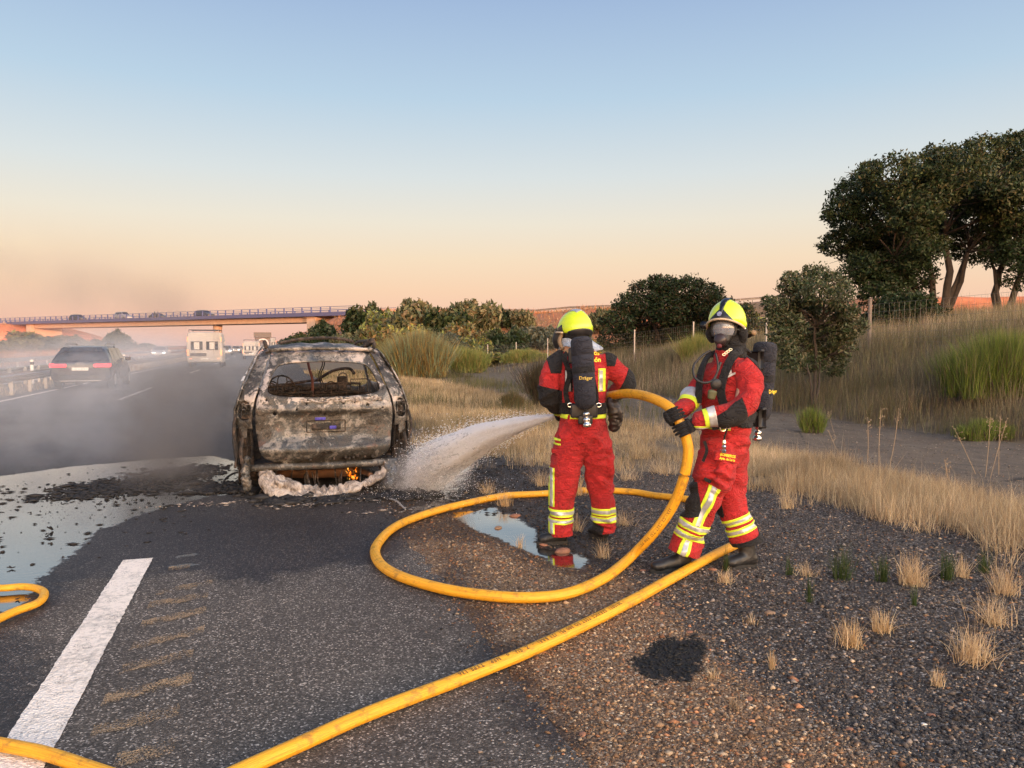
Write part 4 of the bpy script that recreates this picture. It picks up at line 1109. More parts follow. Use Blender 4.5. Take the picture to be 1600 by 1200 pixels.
# camper van
CREAM = simple('cream_van_paint', (.38, .36, .34), .5, 0, .08, 3); DK = simple('dark_trim', (.05, .05, .055), .5)
def make_van(loc, rz, label, W=2.1, Hh=2.75, L=5.8, group=None, name='camper_van'):
    root = empty(name, loc, rz, label, 'van', group)
    bm = bmesh.new(); hw = W / 2
    prof = lambda w, z0, z1, t: [(w * .97, z0), (w, z0 + .2), (w, z1 * .55), (w * .98, z1 * .8), (w * t, z1 - .08), (w * t * .85, z1)]
    loft_body(bm, [(0, prof(hw * .97, .42, Hh * .985, .9)), (.08, prof(hw, .36, Hh, .92)), (L * .72, prof(hw, .36, Hh, .92)), (L * .8, prof(hw * .98, .36, Hh * .93, .86)), (L * .9, prof(hw * .96, .38, Hh * .55, .9)), (L, prof(hw * .88, .45, Hh * .42, .85))])
    bmesh.ops.recalc_face_normals(bm, faces=bm.faces)
    bm_obj('body', bm, CREAM, root)
    def box(nm, c, s, mat, bev=.01, par=root):
        bm = bmesh.new(); bm_box(bm, c, s, None, bev); return bm_obj(nm, bm, mat, par)
    for sx in (-1, 1):
        w_ = box('rear_window', (sx * hw * .43, -.012, Hh * .62), (hw * .66, .04, Hh * .24), GLASS)
        box('curtain', (sx * hw * .43, -.036, Hh * .62), (hw * .3, .012, Hh * .2), simple('pale_curtain', (.5, .47, .42), .9), .003, w_)
        tl = box('tail_light', (sx * hw * .93, -.01, Hh * .43), (.12, .05, .4), AMBER)
        box('marker_lamp', (sx * hw * .93, -.02, Hh * .8), (.07, .05, .3), AMBER)
        box('fog_lamp', (sx * hw * .78, -.03, .62), (.16, .05, .1), AMBER)
        box('side_window', (sx * hw * .985, L * .45, Hh * .66), (.05, L * .36, Hh * .2), GLASS)
        box('cab_window', (sx * hw * .96, L * .76, Hh * .6), (.05, L * .1, Hh * .2), GLASS)
        box('door_mirror', (sx * (hw + .12), L * .84, Hh * .55), (.2, .12, .3), DK, .03)
        for yy in (L * .22, L * .82): wheel(root, (sx * (hw - .14), yy, .36), .36)
    box('bumper', (0, -.06, .52), (W * .94, .16, .2), CREAM, .03)
    box('licence_plate', (0, -.15, .64), (.5, .02, .11), PLATE, .003)
    box('door_trim', (-hw * .35, -.02, Hh * .37), (hw * .9, .03, .22), DK)
    bm = bmesh.new()
    for x in (-hw * .85, hw * .85): bm_tube(bm, [(x, .1, Hh), (x, .1, Hh + .17), (x, L * .6, Hh + .17), (x, L * .6, Hh)], .02, 6)
    for yy in (.1, L * .15, L * .3, L * .45, L * .6): bm_tube(bm, [(-hw * .85, yy, Hh + .17), (hw * .85, yy, Hh + .17)], .018, 6)
    bm_obj('roof_rack', bm, DK, root)
    bm = bmesh.new()
    for x in (hw * .55, hw * .8): bm_tube(bm, [(x, -.08, .8), (x, -.08, Hh), (x, .1, Hh + .17)], .016, 6)
    for k in range(7): bm_tube(bm, [(hw * .55, -.08, .9 + k * .28), (hw * .8, -.08, .9 + k * .28)], .012, 5)
    bm_obj('ladder', bm, RIM, root)
    return root
F_ = 54; cvan = P(320, 540, F_)
make_van((cvan.x, cvan.y, .01), 0, 'tall pale camper van with a roof rack driving away in the smoke', W=2.35, Hh=2.5)
F_ = 88; c = P(393, 540, F_)
make_van((c.x, c.y, .01), 0, 'white caravan shaped van far ahead, left of the dark lorry', W=1.9, Hh=2.05, L=5.5, name='white_van')
# lorry with a dark load
def make_lorry(loc, label, W=1.15, name='lorry', load=True):
    root = empty(name, loc, 0, label, 'lorry')
    def box(nm, c, s, mat, bev=.02, par=root):
        bm = bmesh.new(); bm_box(bm, c, s, None, bev); return bm_obj(nm, bm, mat, par)
    box('flatbed', (0, 3.5, .95), (2.3, 7, .25), CREAM); box('cab', (0, 8, 1.7), (2.2, 1.9, 2.4), CREAM, .1)
    box('rear_board', (0, -.03, .8), (2.2, .06, .5), simple('pale_red_board', (.5, .3, .25), .6))
    if load:
        box('headboard', (0, .4, 3.05), (2.35, .3, .75), DK); box('load', (0, 3.4, 2.0), (2.1, 5.6, 1.9), simple('grey_load', (.14, .13, .14), .8, var=.5, vs_=2), .15)
        bm = bmesh.new(); bm_tube(bm, [(.7 * math.cos(a), .25, 1.85 + .6 * math.sin(a)) for a in [i * math.pi / 10 for i in range(20)]], .13, 8, closed=True); bm_obj('coil', bm, simple('pale_coil', (.42, .4, .4), .7), root)
    for sx in (-1, 1):
        box('tail_light', (sx * .95, -.08, .72), (.2, .05, .14), AMBER)
        for yy in (1.2, 2.4, 7.9): wheel(root, (sx * 1.0, yy, .48), .48, .26, False)
    return root
c = P(411, 540, 108); make_lorry((c.x, c.y, .01), 'dark loaded lorry far ahead, right of the white van')
c = P(424, 540, 150); q = make_van((c.x, c.y, .01), 0, 'tiny white van beyond the dark lorry, on the right', W=2.0, Hh=3.0, L=6, name='white_van')
c = P(356, 540, 128); make_car('distant_car', (c.x, c.y, .01), math.pi, 'distant pale vehicle with lit headlamps just right of the camper van', 'car', car_paint('pale_paint', (.5, .45, .4)), 4.4, 1.8, 1.6, 'hatch', False, head=True)
for px_, F_, lab in ((370, 165, 'tiny oncoming car left of the far white van'), (378, 190, 'tiniest oncoming car with headlamps by the far white van')):
    c = P(px_, 540, F_); make_car('distant_car', (c.x, c.y, .01), math.pi, lab, 'car', MATS['pale_paint'], 4.4, 1.9, 1.5, 'hatch', False, head=True)
c = P(247, 540, 97); make_car('white_car', (c.x + .6, c.y, .01), math.pi, 'white car coming the other way, left of the camper van', 'car', car_paint('white_paint', (.65, .65, .63)), 4.4, 1.85, 1.5, 'saloon', False, head=True)
# on the overpass
def bridge_t(px):
    k = (px - 800) / 1200
    r0 = BR0.x * CY_ - BR0.y * SY; f0 = BR0.x * SY + BR0.y * CY_
    dr = bdir.x * CY_ - bdir.y * SY; df = bdir.x * SY + bdir.y * CY_
    return (k * f0 - r0) / (dr - k * df)
DKC = car_paint('dark_paint', (.05, .055, .06)); SIL = car_paint('silver_paint', (.35, .35, .36))
for px, mt, hh, kd, lab in ((130, DKC, 1.75, 'suv', 'dark off-road car on the overpass, leftmost of the cars up there'), (200, SIL, 1.95, 'suv', 'silver pick-up like car on the overpass, second from the left'), (324, DKC, 1.65, 'estate', 'dark car on the overpass above the camper van, rightmost of the cars up there')):
    q = on_bridge(bridge_t(px), ZD, 2.4)
    make_car('bridge_car', tuple(q), br_rot - math.pi / 2, lab, 'car', mt, 5.0, 1.9, hh, kd, False, 'cars stopped on the overpass')
q = on_bridge(bridge_t(254), ZD, 2.4)
make_car('bridge_car', tuple(q), br_rot - math.pi / 2, 'low dark car on the overpass with two people standing beside it', 'car', DKC, 4.6, 1.85, 1.35, 'saloon', False, 'cars stopped on the overpass')
# ================================================================ people
def chain_mesh(bm, nodes, seg=20, sub=6, cap=True):
    """nodes: (pos, r_side, r_front, side_vector or None); smooth elliptical limb with rounded ends"""
    ps = [Vector(n[0]) for n in nodes]
    n = len(nodes); out = []
    for i in range(n - 1):
        p0, p1, p2, p3 = ps[max(i - 1, 0)], ps[i], ps[i + 1], ps[min(i + 2, n - 1)]
        for k in range(sub + (1 if i == n - 2 else 0)):
            t = k / sub
            q = 0.5 * ((2 * p1) + (-p0 + p2) * t + (2 * p0 - 5 * p1 + 4 * p2 - p3) * t * t + (-p0 + 3 * p1 - 3 * p2 + p3) * t ** 3)
            e = t * t * (3 - 2 * t)
            a = lerp(nodes[i][1], nodes[i + 1][1], e); b = lerp(nodes[i][2], nodes[i + 1][2], e)
            s = nodes[i][3].lerp(nodes[i + 1][3], t) if len(nodes[i]) > 3 and nodes[i][3] is not None else None
            out.append([q, a, b, s])
    # rounded ends
    def endcap(q, d, a, b, s):
        return [[q + d * (min(a, b) * .7 * math.sin(h)), a * math.cos(h), b * math.cos(h), s] for h in (.5, .95, 1.3)]
    if cap:
        d0 = (out[0][0] - out[1][0]).normalized(); d1 = (out[-1][0] - out[-2][0]).normalized()
        out = endcap(out[0][0], d0, *out[0][1:])[::-1] + out + endcap(out[-1][0], d1, *out[-1][1:])
    rings = []; m = len(out); prev = None
    for i, (q, a, b, s) in enumerate(out):
        d = (out[min(i + 1, m - 1)][0] - out[max(i - 1, 0)][0]).normalized()
        if s is None:
            if prev is None: s_, u_ = frame_from(d)
            else:
                s_ = prev - d * prev.dot(d); s_.normalize(); u_ = s_.cross(d).normalized()
        else:
            s_ = (s - d * s.dot(d)).normalized(); u_ = s_.cross(d).normalized()
        prev = s_
        rings.append([bm.verts.new(q + s_ * (math.cos(t) * a) + u_ * (math.sin(t) * b)) for t in [2 * math.pi * k / seg for k in range(seg)]])
    for A, B_ in zip(rings, rings[1:]):
        for k in range(seg): bm.faces.new((A[k], A[(k + 1) % seg], B_[(k + 1) % seg], B_[k]))
    bm.faces.new(rings[0][::-1]); bm.faces.new(rings[-1])
def fuse(bm, voxel=.011, smooth=5, fold=0.0, fold_scale=9.0, seed=0, mask=None, aniso=(1, 1, .45)):
    """one continuous skin out of overlapping volumes; returns vertices and polygons as a mesh"""
    bmesh.ops.recalc_face_normals(bm, faces=bm.faces)
    me = bpy.data.meshes.new('tmp'); bm.to_mesh(me); bm.free()
    ob = bpy.data.objects.new('tmp', me); COL.objects.link(ob)
    r = ob.modifiers.new('r', 'REMESH'); r.mode = 'VOXEL'; r.voxel_size = voxel; r.use_smooth_shade = True
    s = ob.modifiers.new('s', 'SMOOTH'); s.factor = .5; s.iterations = smooth
    dg = bpy.context.evaluated_depsgraph_get(); dg.update()
    me2 = bpy.data.meshes.new_from_object(ob.evaluated_get(dg))
    bpy.data.objects.remove(ob); bpy.data.meshes.remove(me)
    if fold:
        n = len(me2.vertices)
        co = np.zeros(n * 3, np.float32); me2.vertices.foreach_get('co', co); co = co.reshape(-1, 3)
        no = np.zeros(n * 3, np.float32); me2.vertices.foreach_get('normal', no); no = no.reshape(-1, 3)
        off = Vector((seed * 7.3, seed * 3.1, 0)); d = np.zeros(n)
        for i in range(n):
            v = Vector(co[i])
            w = noise.noise_vector(v * 5.5 + off) * .10
            q = Vector(((v.x + w.x) * fold_scale * aniso[0], (v.y + w.y) * fold_scale * aniso[1], (v.z + w.z) * fold_scale * (1 / aniso[2])))
            a = noise.noise(q + off); b = noise.noise(v * fold_scale * .55 + off)
            d[i] = (1 - abs(a) * 2.6) * (.55 + .9 * max(0, b + .25)) 
            if mask: d[i] *= mask(v)
        co = co + no * (d * fold)[:, None]
        me2.vertices.foreach_set('co', co.astype(np.float32).ravel()); me2.update()
    return me2
def mesh_obj(name, me, mat, parent=None, smooth=True):
    me.name = name; me.materials.clear(); me.materials.append(mat)
    if smooth: me.polygons.foreach_set('use_smooth', [True] * len(me.polygons))
    ob = bpy.data.objects.new(name, me); COL.objects.link(ob)
    if parent: ob.parent = parent
    return ob
def patch(name, me, planes, mat, parent, off=.004, pred=None, thick=.004):
    """cut a patch out of a garment between planes (point, inward normal) and lay it on the cloth"""
    bm = bmesh.new(); bm.from_mesh(me)
    for p, nrm in planes:
        g = list(bm.verts) + list(bm.edges) + list(bm.faces)
        bmesh.ops.bisect_plane(bm, geom=g, plane_co=p, plane_no=nrm, clear_inner=True, clear_outer=False)
    if pred:
        dl = [f for f in bm.faces if not pred(f.calc_center_median(), f.normal)]
        bmesh.ops.delete(bm, geom=dl, context='FACES')
    if not bm.faces: bm.free(); return None
    for v in bm.verts: v.normal_update()
    nn = [v.normal.copy() for v in bm.verts]
    for v, n_ in zip(bm.verts, nn): v.co += n_ * off
    o = bm_obj(name, bm, mat, parent, True)
    m = o.modifiers.new('t', 'SOLIDIFY'); m.thickness = thick; m.offset = -1
    return o

def cloth(name, col, rough=.85, weave=420, sheen=.04):
    t = NT(name); v = t.coord('Object')
    big = t.noise(v, 5, 5, .6); fine = t.noise(v, 60, 3, .6)
    c = t.ramp(t.math('ADD', t.math('MULTIPLY', big, .7), t.math('MULTIPLY', fine, .3)), [(.3, tuple(x * .72 for x in col)), (.7, tuple(min(1, x * 1.12) for x in col))])
    t.set(color=c, rough=rough, sheen=sheen, spec=.3)
    cr_ = t.math('ABSOLUTE', t.math('SUBTRACT', t.noise(t.coord('Object', (1, 1, 1.7)), 7.5, 4, .6, 1.2), .5))
    h = t.math('ADD', t.math('ADD', t.mapr(cr_, 0, .09, 2.2, 0), t.math('MULTIPLY', t.noise(v, 26, 5, .65, .6), .9)), t.math('MULTIPLY', t.noise(v, weave, 1), .14))
    t.bump(h, .6, .012)
    return t.m
REDC = cloth('red_turnout_cloth', (.42, .022, .024)); BLKC = cloth('black_cloth', (.013, .013, .015), .8); NAVY = cloth('navy_cylinder_cover', (.022, .024, .036), .8)
HIVIS = simple('hi_vis_yellow', (.62, .78, .04), .6, var=.08, em=(.62, .78, .04), ems=0.0)
REFL = simple('reflective_tape', (.45, .46, .47), .4, .35, .2, 30)
BOOT = simple('boot_leather', (.012, .012, .013), .5, var=.3, vs_=20, bump=.3, bs=80)
SOLE = simple('boot_sole', (.02, .019, .018), .85)
LIME = simple('lime_helmet_shell', (.50, .66, .015), .22, var=.05, coat=.4)
HBLK = simple('helmet_black', (.012, .012, .014), .3)
CHROME = simple('chrome', (.6, .6, .6), .2, .95)
SILV = cloth('aluminised_neck_cape', (.36, .40, .47), .4)
GLOVE = cloth('glove', (.010, .010, .012), .75)
SKIN = simple('skin', (.42, .24, .17), .5)
YTXT = simple('yellow_print', (.85, .62, .03), .6); WTXT = simple('white_print', (.7, .68, .66), .6)
RUBB = simple('mask_rubber', (.015, .015, .016), .55)
t = NT('visor_glass'); t.set(color=(.35, .37, .42), rough=.08, spec=1.0, coat=1.0)
tp_ = t.n('ShaderNodeBsdfTransparent'); tp_.inputs[0].default_value = (.8, .82, .86, 1); mx = t.n('ShaderNodeMixShader'); t.l(t.mapr(t.noise(t.coord('Object'), 14, 3), .35, .65, .38, .62), mx.inputs[0])
t.l(tp_.outputs[0], mx.inputs[1]); t.l(t.b.outputs[0], mx.inputs[2]); t.l(mx.outputs[0], t.o.inputs[0]); VISOR = t.m
def trim(me, planes):
    """hem: cut away what lies beyond each plane, near a point"""
    bm = bmesh.new(); bm.from_mesh(me)
    for p, nrm, rad in planes:
        loc = [f for f in bm.faces if (f.calc_center_median() - p).length < rad]
        g = set(loc)
        for f in loc: g.update(f.edges); g.update(f.verts)
        bmesh.ops.bisect_plane(bm, geom=list(g), plane_co=p, plane_no=nrm)
        bmesh.ops.delete(bm, geom=[f for f in bm.faces if (f.calc_center_median() - p).length < rad + .05 and (f.calc_center_median() - p).dot(nrm) < 0], context='FACES')
    bm.to_mesh(me); bm.free()

def text_mesh(s, size, extr=.0006, align='CENTER', bold=0.0, font=None, space=1.0):
    cu = bpy.data.curves.new('txt', 'FONT'); cu.body = s; cu.size = size; cu.extrude = extr; cu.align_x = align; cu.align_y = 'CENTER'
    cu.offset = bold; cu.resolution_u = 3; cu.space_character = space
    ob = bpy.data.objects.new('txt', cu); COL.objects.link(ob)
    dg = bpy.context.evaluated_depsgraph_get(); dg.update()
    me = bpy.data.meshes.new_from_object(ob.evaluated_get(dg))
    bpy.data.objects.remove(ob); bpy.data.curves.remove(cu)
    return me
def wrap_text(name, s, size, centre, right, up, target, mat, parent, lift=.004, bold=.0, space=1.0):
    """lay lettering on a surface: each vertex is projected onto the target mesh along the print's normal"""
    from mathutils.bvhtree import BVHTree
    me = text_mesh(s, size, 0, bold=bold, space=space)
    right = right.normalized(); up = up.normalized(); nrm = right.cross(up).normalized()
    bm0 = bmesh.new(); bm0.from_mesh(target); tree = BVHTree.FromBMesh(bm0); bm0.free()
    bm = bmesh.new(); bm.from_mesh(me); bpy.data.meshes.remove(me)
    bmesh.ops.triangulate(bm, faces=bm.faces)
    for v in bm.verts:
        p = centre + right * v.co.x + up * v.co.y
        hit = tree.ray_cast(p + nrm * .25, -nrm, .6)
        v.co = (hit[0] if hit[0] is not None else p) + nrm * lift
    return bm_obj(name, bm, mat, parent)

def make_boot(parent, heel, toe, zg, w=.052, shaft_top=None, name='boot', foot_h=.10):
    """boot from heel to toe on ground height zg, with a shaft up to shaft_top"""
    heel, toe = Vector(heel), Vector(toe); d = (toe - heel); d.z = 0; L = d.length; d.normalize(); s = Vector((d.y, -d.x, 0))
    heel.z = zg; bm = bmesh.new(); Z = Vector((0, 0, 1))
    ank = heel + d * (.075)
    chain_mesh(bm, [(heel + d * .03 + Z * .055, .040, .048, s), (heel + d * .09 + Z * .062, .045, .056, s), (heel + d * (L * .55) + Z * .055, .046, .046, s), (heel + d * (L * .78) + Z * .048, w, .041, s), (heel + d * (L - .035) + Z * .044, .042, .036, s)], 18)
    top = Vector(shaft_top) if shaft_top is not None else ank + Z * .26
    chain_mesh(bm, [(ank + Z * .05, .046, .06, s), (ank.lerp(top, .4) + Z * .02, .052, .06, s), (top, .062, .068, s)], 18)
    me = fuse(bm, .009, 4, .0018, 22)
    o = mesh_obj(name, me, BOOT, parent)
    bm = bmesh.new(); n = 26; lo, hi = [], []
    for k in range(n):
        a = 2 * math.pi * k / n; u = math.cos(a)
        wd = (.050 if u > 0 else .041) * (1 - .18 * (abs(u) ** 4)) - .006 * math.exp(-((u + .15) / .3) ** 2)
        q = heel + d * (L / 2 + u * (L / 2 + .004)) + s * (math.sin(a) * wd)
        lo.append(bm.verts.new(q)); hi.append(bm.verts.new(q + Z * .03))
    for k in range(n): bm.faces.new((lo[k], lo[(k + 1) % n], hi[(k + 1) % n], hi[k]))
    bm.faces.new(lo[::-1]); bm.faces.new(hi)
    bm_obj('sole', bm, SOLE, o)
    return o
def make_hand(parent, c, axis, palm, wrist, hr=.036, name='glove', fl=1.0):
    """gloved hand closed around a bar: c on the bar's axis, axis its direction (towards the little finger), palm the direction from the bar to the palm"""
    a = axis.normalized(); p = (palm - a * palm.dot(a)).normalized(); q = a.cross(p).normalized()
    bm = bmesh.new()
    pc = c + p * (hr + .020)
    wr = Vector(wrist)
    chain_mesh(bm, [(wr, .034, .030, a), (wr.lerp(pc, .55), .038, .024, a), (pc + q * -.006, .046, .019, a), (pc + q * .02, .046, .018, a)], 14, 4)
    for i, L in enumerate((.92, 1.0, .95, .78)):
        o = (i - 1.5) * .0245; pts = []
        for ang in (0.25, .75, 1.25, 1.75, 2.25, 2.7)[: 6 if L > .8 else 5]:
            r = hr + .013
            pts.append(c + a * o + (p * math.cos(ang * L) + q * math.sin(ang * L)) * r)
        chain_mesh(bm, [(x, .0112 - .0005 * j, .0112 - .0005 * j, a) for j, x in enumerate(pts)], 10, 3)
    th = []
    for j, ang in enumerate((-.2, -.75, -1.3, -1.75)):
        th.append((c - a * (.045 + .004 * j) + (p * math.cos(ang) + q * math.sin(ang)) * (hr + .014), .0135 - .001 * j, .0135 - .001 * j, a))
    chain_mesh(bm, th, 10, 3)
    me = fuse(bm, .0038, 1)
    g = mesh_obj(name, me, GLOVE, parent)
    bm = bmesh.new(); d = (wr - pc).normalized(); s_ = (a - d * a.dot(d)).normalized()
    chain_mesh(bm, [(wr - d * .012, .040, .036, s_), (wr + d * .03, .045, .04, s_)], 16, 3, cap=False)
    bm_obj('cuff', bm, GLOVE, g, True)
    return g
def cyl_pack(parent, top, bot, r, back_dir, side, txt_side=None):
    """air cylinder in a navy cover with strap and chrome valve"""
    ax = (bot - top).normalized(); L = (bot - top).length
    z = -ax; x = side.normalized(); y = z.cross(x).normalized(); x = y.cross(z).normalized()
    M = Matrix.Translation(bot) @ Matrix((x, y, z)).transposed().to_4x4()
    bm = bmesh.new()
    prof = [(.02, 0), (r * .5, .008), (r * .8, .03), (r * .96, .07), (r, .13), (r * 1.0, L * .55), (r * .975, L * .56), (r * .975, L * .57), (r, L * .58), (r * 1.0, L * .74), (r * .98, L * .745), (r * 1.01, L * .75), (r * .98, L * .93), (r * .9, L * .97), (r * .62, L * .995), (r * .2, L)]
    bm_lathe(bm, prof, 32, M)
    for v in bm.verts:
        v.co += (v.co - (bot + z * (v.co - bot).dot(z))).normalized() * .0035 * noise.noise(v.co * 14)
    o = bm_obj('air_cylinder', bm, NAVY, parent, True)
    bm = bmesh.new(); bm_lathe(bm, [(r * 1.03, L * .5), (r * 1.045, L * .51), (r * 1.045, L * .575), (r * 1.03, L * .585)], 32, M, False); bm_obj('strap', bm, BLKC, o, True)
    bm = bmesh.new(); bm_lathe(bm, [(.016, .01), (.018, -.02), (.026, -.022), (.026, -.05), (.014, -.052), (.014, -.062), (.026, -.064), (.027, -.088), (.018, -.1), (.03, -.105), (.034, -.13), (.018, -.138)], 16, M); bm_obj('valve', bm, CHROME, o, True)
    return o, M
Z0 = Vector((0, 0, 1))
def D(r, f, z=0.0): return Vector((r * CY_ + f * SY, -r * SY + f * CY_, z))
def anchor(root):
    inv = Matrix.Translation(-Vector(root.location))
    for o in COL.objects:
        if o.parent is root: o.matrix_parent_inverse = inv
def person_root(loc, label):
    return empty('person', tuple(loc), 0, label, 'firefighter')

def helmet(parent, c, f, u, strip_mat, badge=False):
    f = f.normalized(); s = f.cross(u).normalized(); u = s.cross(f).normalized()   # s points to the wearer's right
    M3 = Matrix((s, f, u)).transposed()
    bm = bmesh.new(); bm_ell(bm, (0, 0, 0), (.126, .150, .150), None, 40, 28)
    # opening for the face, longer at the ears and the neck
    def low(y): return -.005 if y > .05 else (-.085 if y < -.06 else lerp(-.085, -.005, (y + .06) / .11))
    for v in bm.verts:
        if v.co.z < 0 and v.co.y < .02: v.co.x *= 1.05; v.co.y *= 1.04
        # crown ridge and the brow swelling over the visor
        v.co.z += .012 * math.exp(-(v.co.x / .028) ** 2) * max(0, v.co.z / .15)
        if v.co.y > .08 and v.co.z > -.03: v.co.y += .012 * math.exp(-((v.co.z - .02) / .03) ** 2)
    def clip(bm):
        g = list(bm.verts) + list(bm.edges) + list(bm.faces)
        bmesh.ops.bisect_plane(bm, geom=g, plane_co=(0, 0, -.095), plane_no=(0, 0, 1), clear_inner=True)
        g = list(bm.verts) + list(bm.edges) + list(bm.faces)
        r_ = bmesh.ops.bisect_plane(bm, geom=g, plane_co=(0, .02, -.05), plane_no=(0, -.52, 1))
        dl = [f_ for f_ in bm.faces if (f_.calc_center_median() - Vector((0, .02, -.05))).dot(Vector((0, -.52, 1))) < 0 and f_.calc_center_median().y > -.055]
        bmesh.ops.delete(bm, geom=dl, context='FACES')
    clip(bm)
    loc = bpy.data.meshes.new('h'); bm.to_mesh(loc); bm.free()
    def place(bm, name, mat, off=0, thick=.004, par=parent):
        if off:
            nn = [v.normal.copy() for v in bm.verts]
            for v, n_ in zip(bm.verts, nn): v.co += n_ * off
        for v in bm.verts: v.co = M3 @ v.co + c
        o = bm_obj(name, bm, mat, par, True); m = o.modifiers.new('t', 'SOLIDIFY'); m.thickness = thick; m.offset = -1
        return o
    bm = bmesh.new(); bm.from_mesh(loc); shell = place(bm, 'helmet', LIME)
    def cut(name, planes, mat, off, pred=None):
        bm = bmesh.new(); bm.from_mesh(loc)
        for p, n_ in planes:
            g = list(bm.verts) + list(bm.edges) + list(bm.faces)
            bmesh.ops.bisect_plane(bm, geom=g, plane_co=p, plane_no=n_, clear_inner=True)
        if pred: bmesh.ops.delete(bm, geom=[q for q in bm.faces if not pred(q.calc_center_median())], context='FACES')
        bm.normal_update()
        return place(bm, name, mat, off, .003, shell)
    cw = .021 if badge else .046
    cut('crest', [((cw, 0, 0), (-1, -.1, .05)), ((-cw, 0, 0), (1, -.1, .05)), ((0, -.02 if badge else -.075, 0), (0, 1, .25))], strip_mat, .004)
    cut('nape_trim', [((0, 0, -.058), (0, 0, -1)), ((0, -.02, 0), (0, -1, 0))], HBLK, .0035)
    cut('front_plate', [((0, 0, .060), (0, .35, -1)), ((.070, 0, .025), (-1, 0, -.95)), ((-.070, 0, .025), (1, 0, -.95)), ((0, .05, 0), (0, 1, 0))], strip_mat, .0035)
    for sx in ((-1, 1) if not badge else ()): cut('side_disc', [((0, .02, 0), (0, 1, 0)), ((0, .095, 0), (0, -1, 0)), ((0, 0, .02), (0, 0, -1)), ((sx * .06, 0, 0), (sx, 0, 0))], HBLK, .004)
    # brim trim
    bm = bmesh.new()
    pts = []
    for k in range(25):
        a = math.pi * (k / 24); x = .131 * math.cos(a); y = .02 + .145 * math.sin(a)
        pts.append(M3 @ Vector((x, y - .0, -.052 + (y - .02) * .50)) + c)
    bm_tube(bm, pts, .008, 8); bm_obj('brim_trim', bm, simple('beige_trim', (.5, .4, .27), .6), shell, True)
    # padded black lining behind the face opening
    bm = bmesh.new(); bm_ell(bm, (0, -.012, -.03), (.112, .118, .125), None, 20, 14)
    bmesh.ops.delete(bm, geom=[q for q in bm.faces if q.calc_center_median().y > .045 and q.calc_center_median().z < .03], context='FACES')
    for v in bm.verts: v.co = M3 @ v.co + c
    bm_obj('lining', bm, HBLK, shell, True)
    if badge:
        q = M3 @ Vector((0, .166, .055)) + c; nrm = (M3 @ Vector((0, 1, .35))).normalized(); s2, u2 = frame_from(nrm, u)
        bm = bmesh.new()
        for rad, off in ((.0165, 0.004), (.009, .007)):
            vs_ = [bm.verts.new(q + nrm * off + (s2 * math.cos(a) + u2 * math.sin(a)) * rad * (1 + .1 * math.cos(8 * a))) for a in [2 * math.pi * k / 32 for k in range(32)]]
            bm.faces.new(vs_)
        bm_obj('badge', bm, simple('badge_blue_silver', (.32, .34, .5), .4, .4, .4, 80), shell)
    bpy.data.meshes.remove(loc)
    return shell, M3

# ---------------------------------------------------------------- the firefighter with the nozzle, seen from behind
zg1 = Hs(*P(900, 540, 6.1)[:2])
ff1 = person_root(P(905, 540, 6.1).xy.to_3d() + Vector((0, 0, zg1)), 'firefighter seen from behind, spraying the water jet with head bowed')
S1 = D(1, 0.04)
def J1(px, py, F=6.1): return P(px, py, F)
# continuous body under the clothes
bm = bmesh.new()
chain_mesh(bm, [(J1(912, 690, 6.12), .14, .10, S1), (J1(912, 655, 6.12), .14, .10, S1), (J1(912, 600, 6.12), .15, .10, S1), (J1(912, 565, 6.14), .15, .08, S1), (J1(908, 548, 6.17), .06, .06, S1), (J1(905, 530, 6.19), .058, .062, S1)], 18)
bm_ell(bm, J1(902, 510, 6.22), (.078, .098, .11), Matrix.Rotation(-YAW, 3, 'Z'))
for ch in ([(876, 566, 6.15), (858, 606, 6.1), (880, 640, 6.36)], [(946, 566, 6.15), (979, 597, 6.12), (954, 617, 6.34)], [(893, 690, 6.12), (884, 765, 6.08), (878, 832, 6.07)], [(930, 690, 6.13), (938, 768, 6.15), (944, 828, 6.18)]):
    leg = ch[2][1] > 700
    chain_mesh(bm, [(J1(*ch[0]), *(2 * [.08 if leg else .05]), None), (J1(*ch[1]), *(2 * [.055 if leg else .042]), None), (J1(*ch[2]), *(2 * [.042 if leg else .03]), None)], 14)
mesh_obj('body', fuse(bm, .014, 3), SKIN, ff1)
# trousers
bm = bmesh.new()
chain_mesh(bm, [(J1(911, 650, 6.12), .160, .125, S1), (J1(911, 665, 6.12), .178, .14, S1), (J1(911, 682, 6.11), .185, .145, S1), (J1(911, 696, 6.11), .15, .12, S1)], 24)
chain_mesh(bm, [(J1(892, 684, 6.11), .115, .125, S1), (J1(889, 705, 6.10), .122, .12, S1), (J1(885, 730, 6.09), .118, .112, S1), (J1(881, 758, 6.08), .106, .104, S1), (J1(879, 782, 6.08), .098, .100, S1), (J1(877, 806, 6.07), .090, .096, S1), (J1(876, 832, 6.06), .095, .100, S1), (J1(876, 846, 6.06), .098, .103, S1)], 22)
chain_mesh(bm, [(J1(931, 684, 6.12), .112, .125, S1), (J1(932, 705, 6.12), .116, .12, S1), (J1(935, 730, 6.13), .108, .112, S1), (J1(938, 758, 6.15), .100, .104, S1), (J1(942, 782, 6.16), .088, .100, S1), (J1(944, 806, 6.17), .082, .092, S1), (J1(945, 828, 6.18), .087, .094, S1), (J1(945, 842, 6.18), .089, .096, S1)], 22)
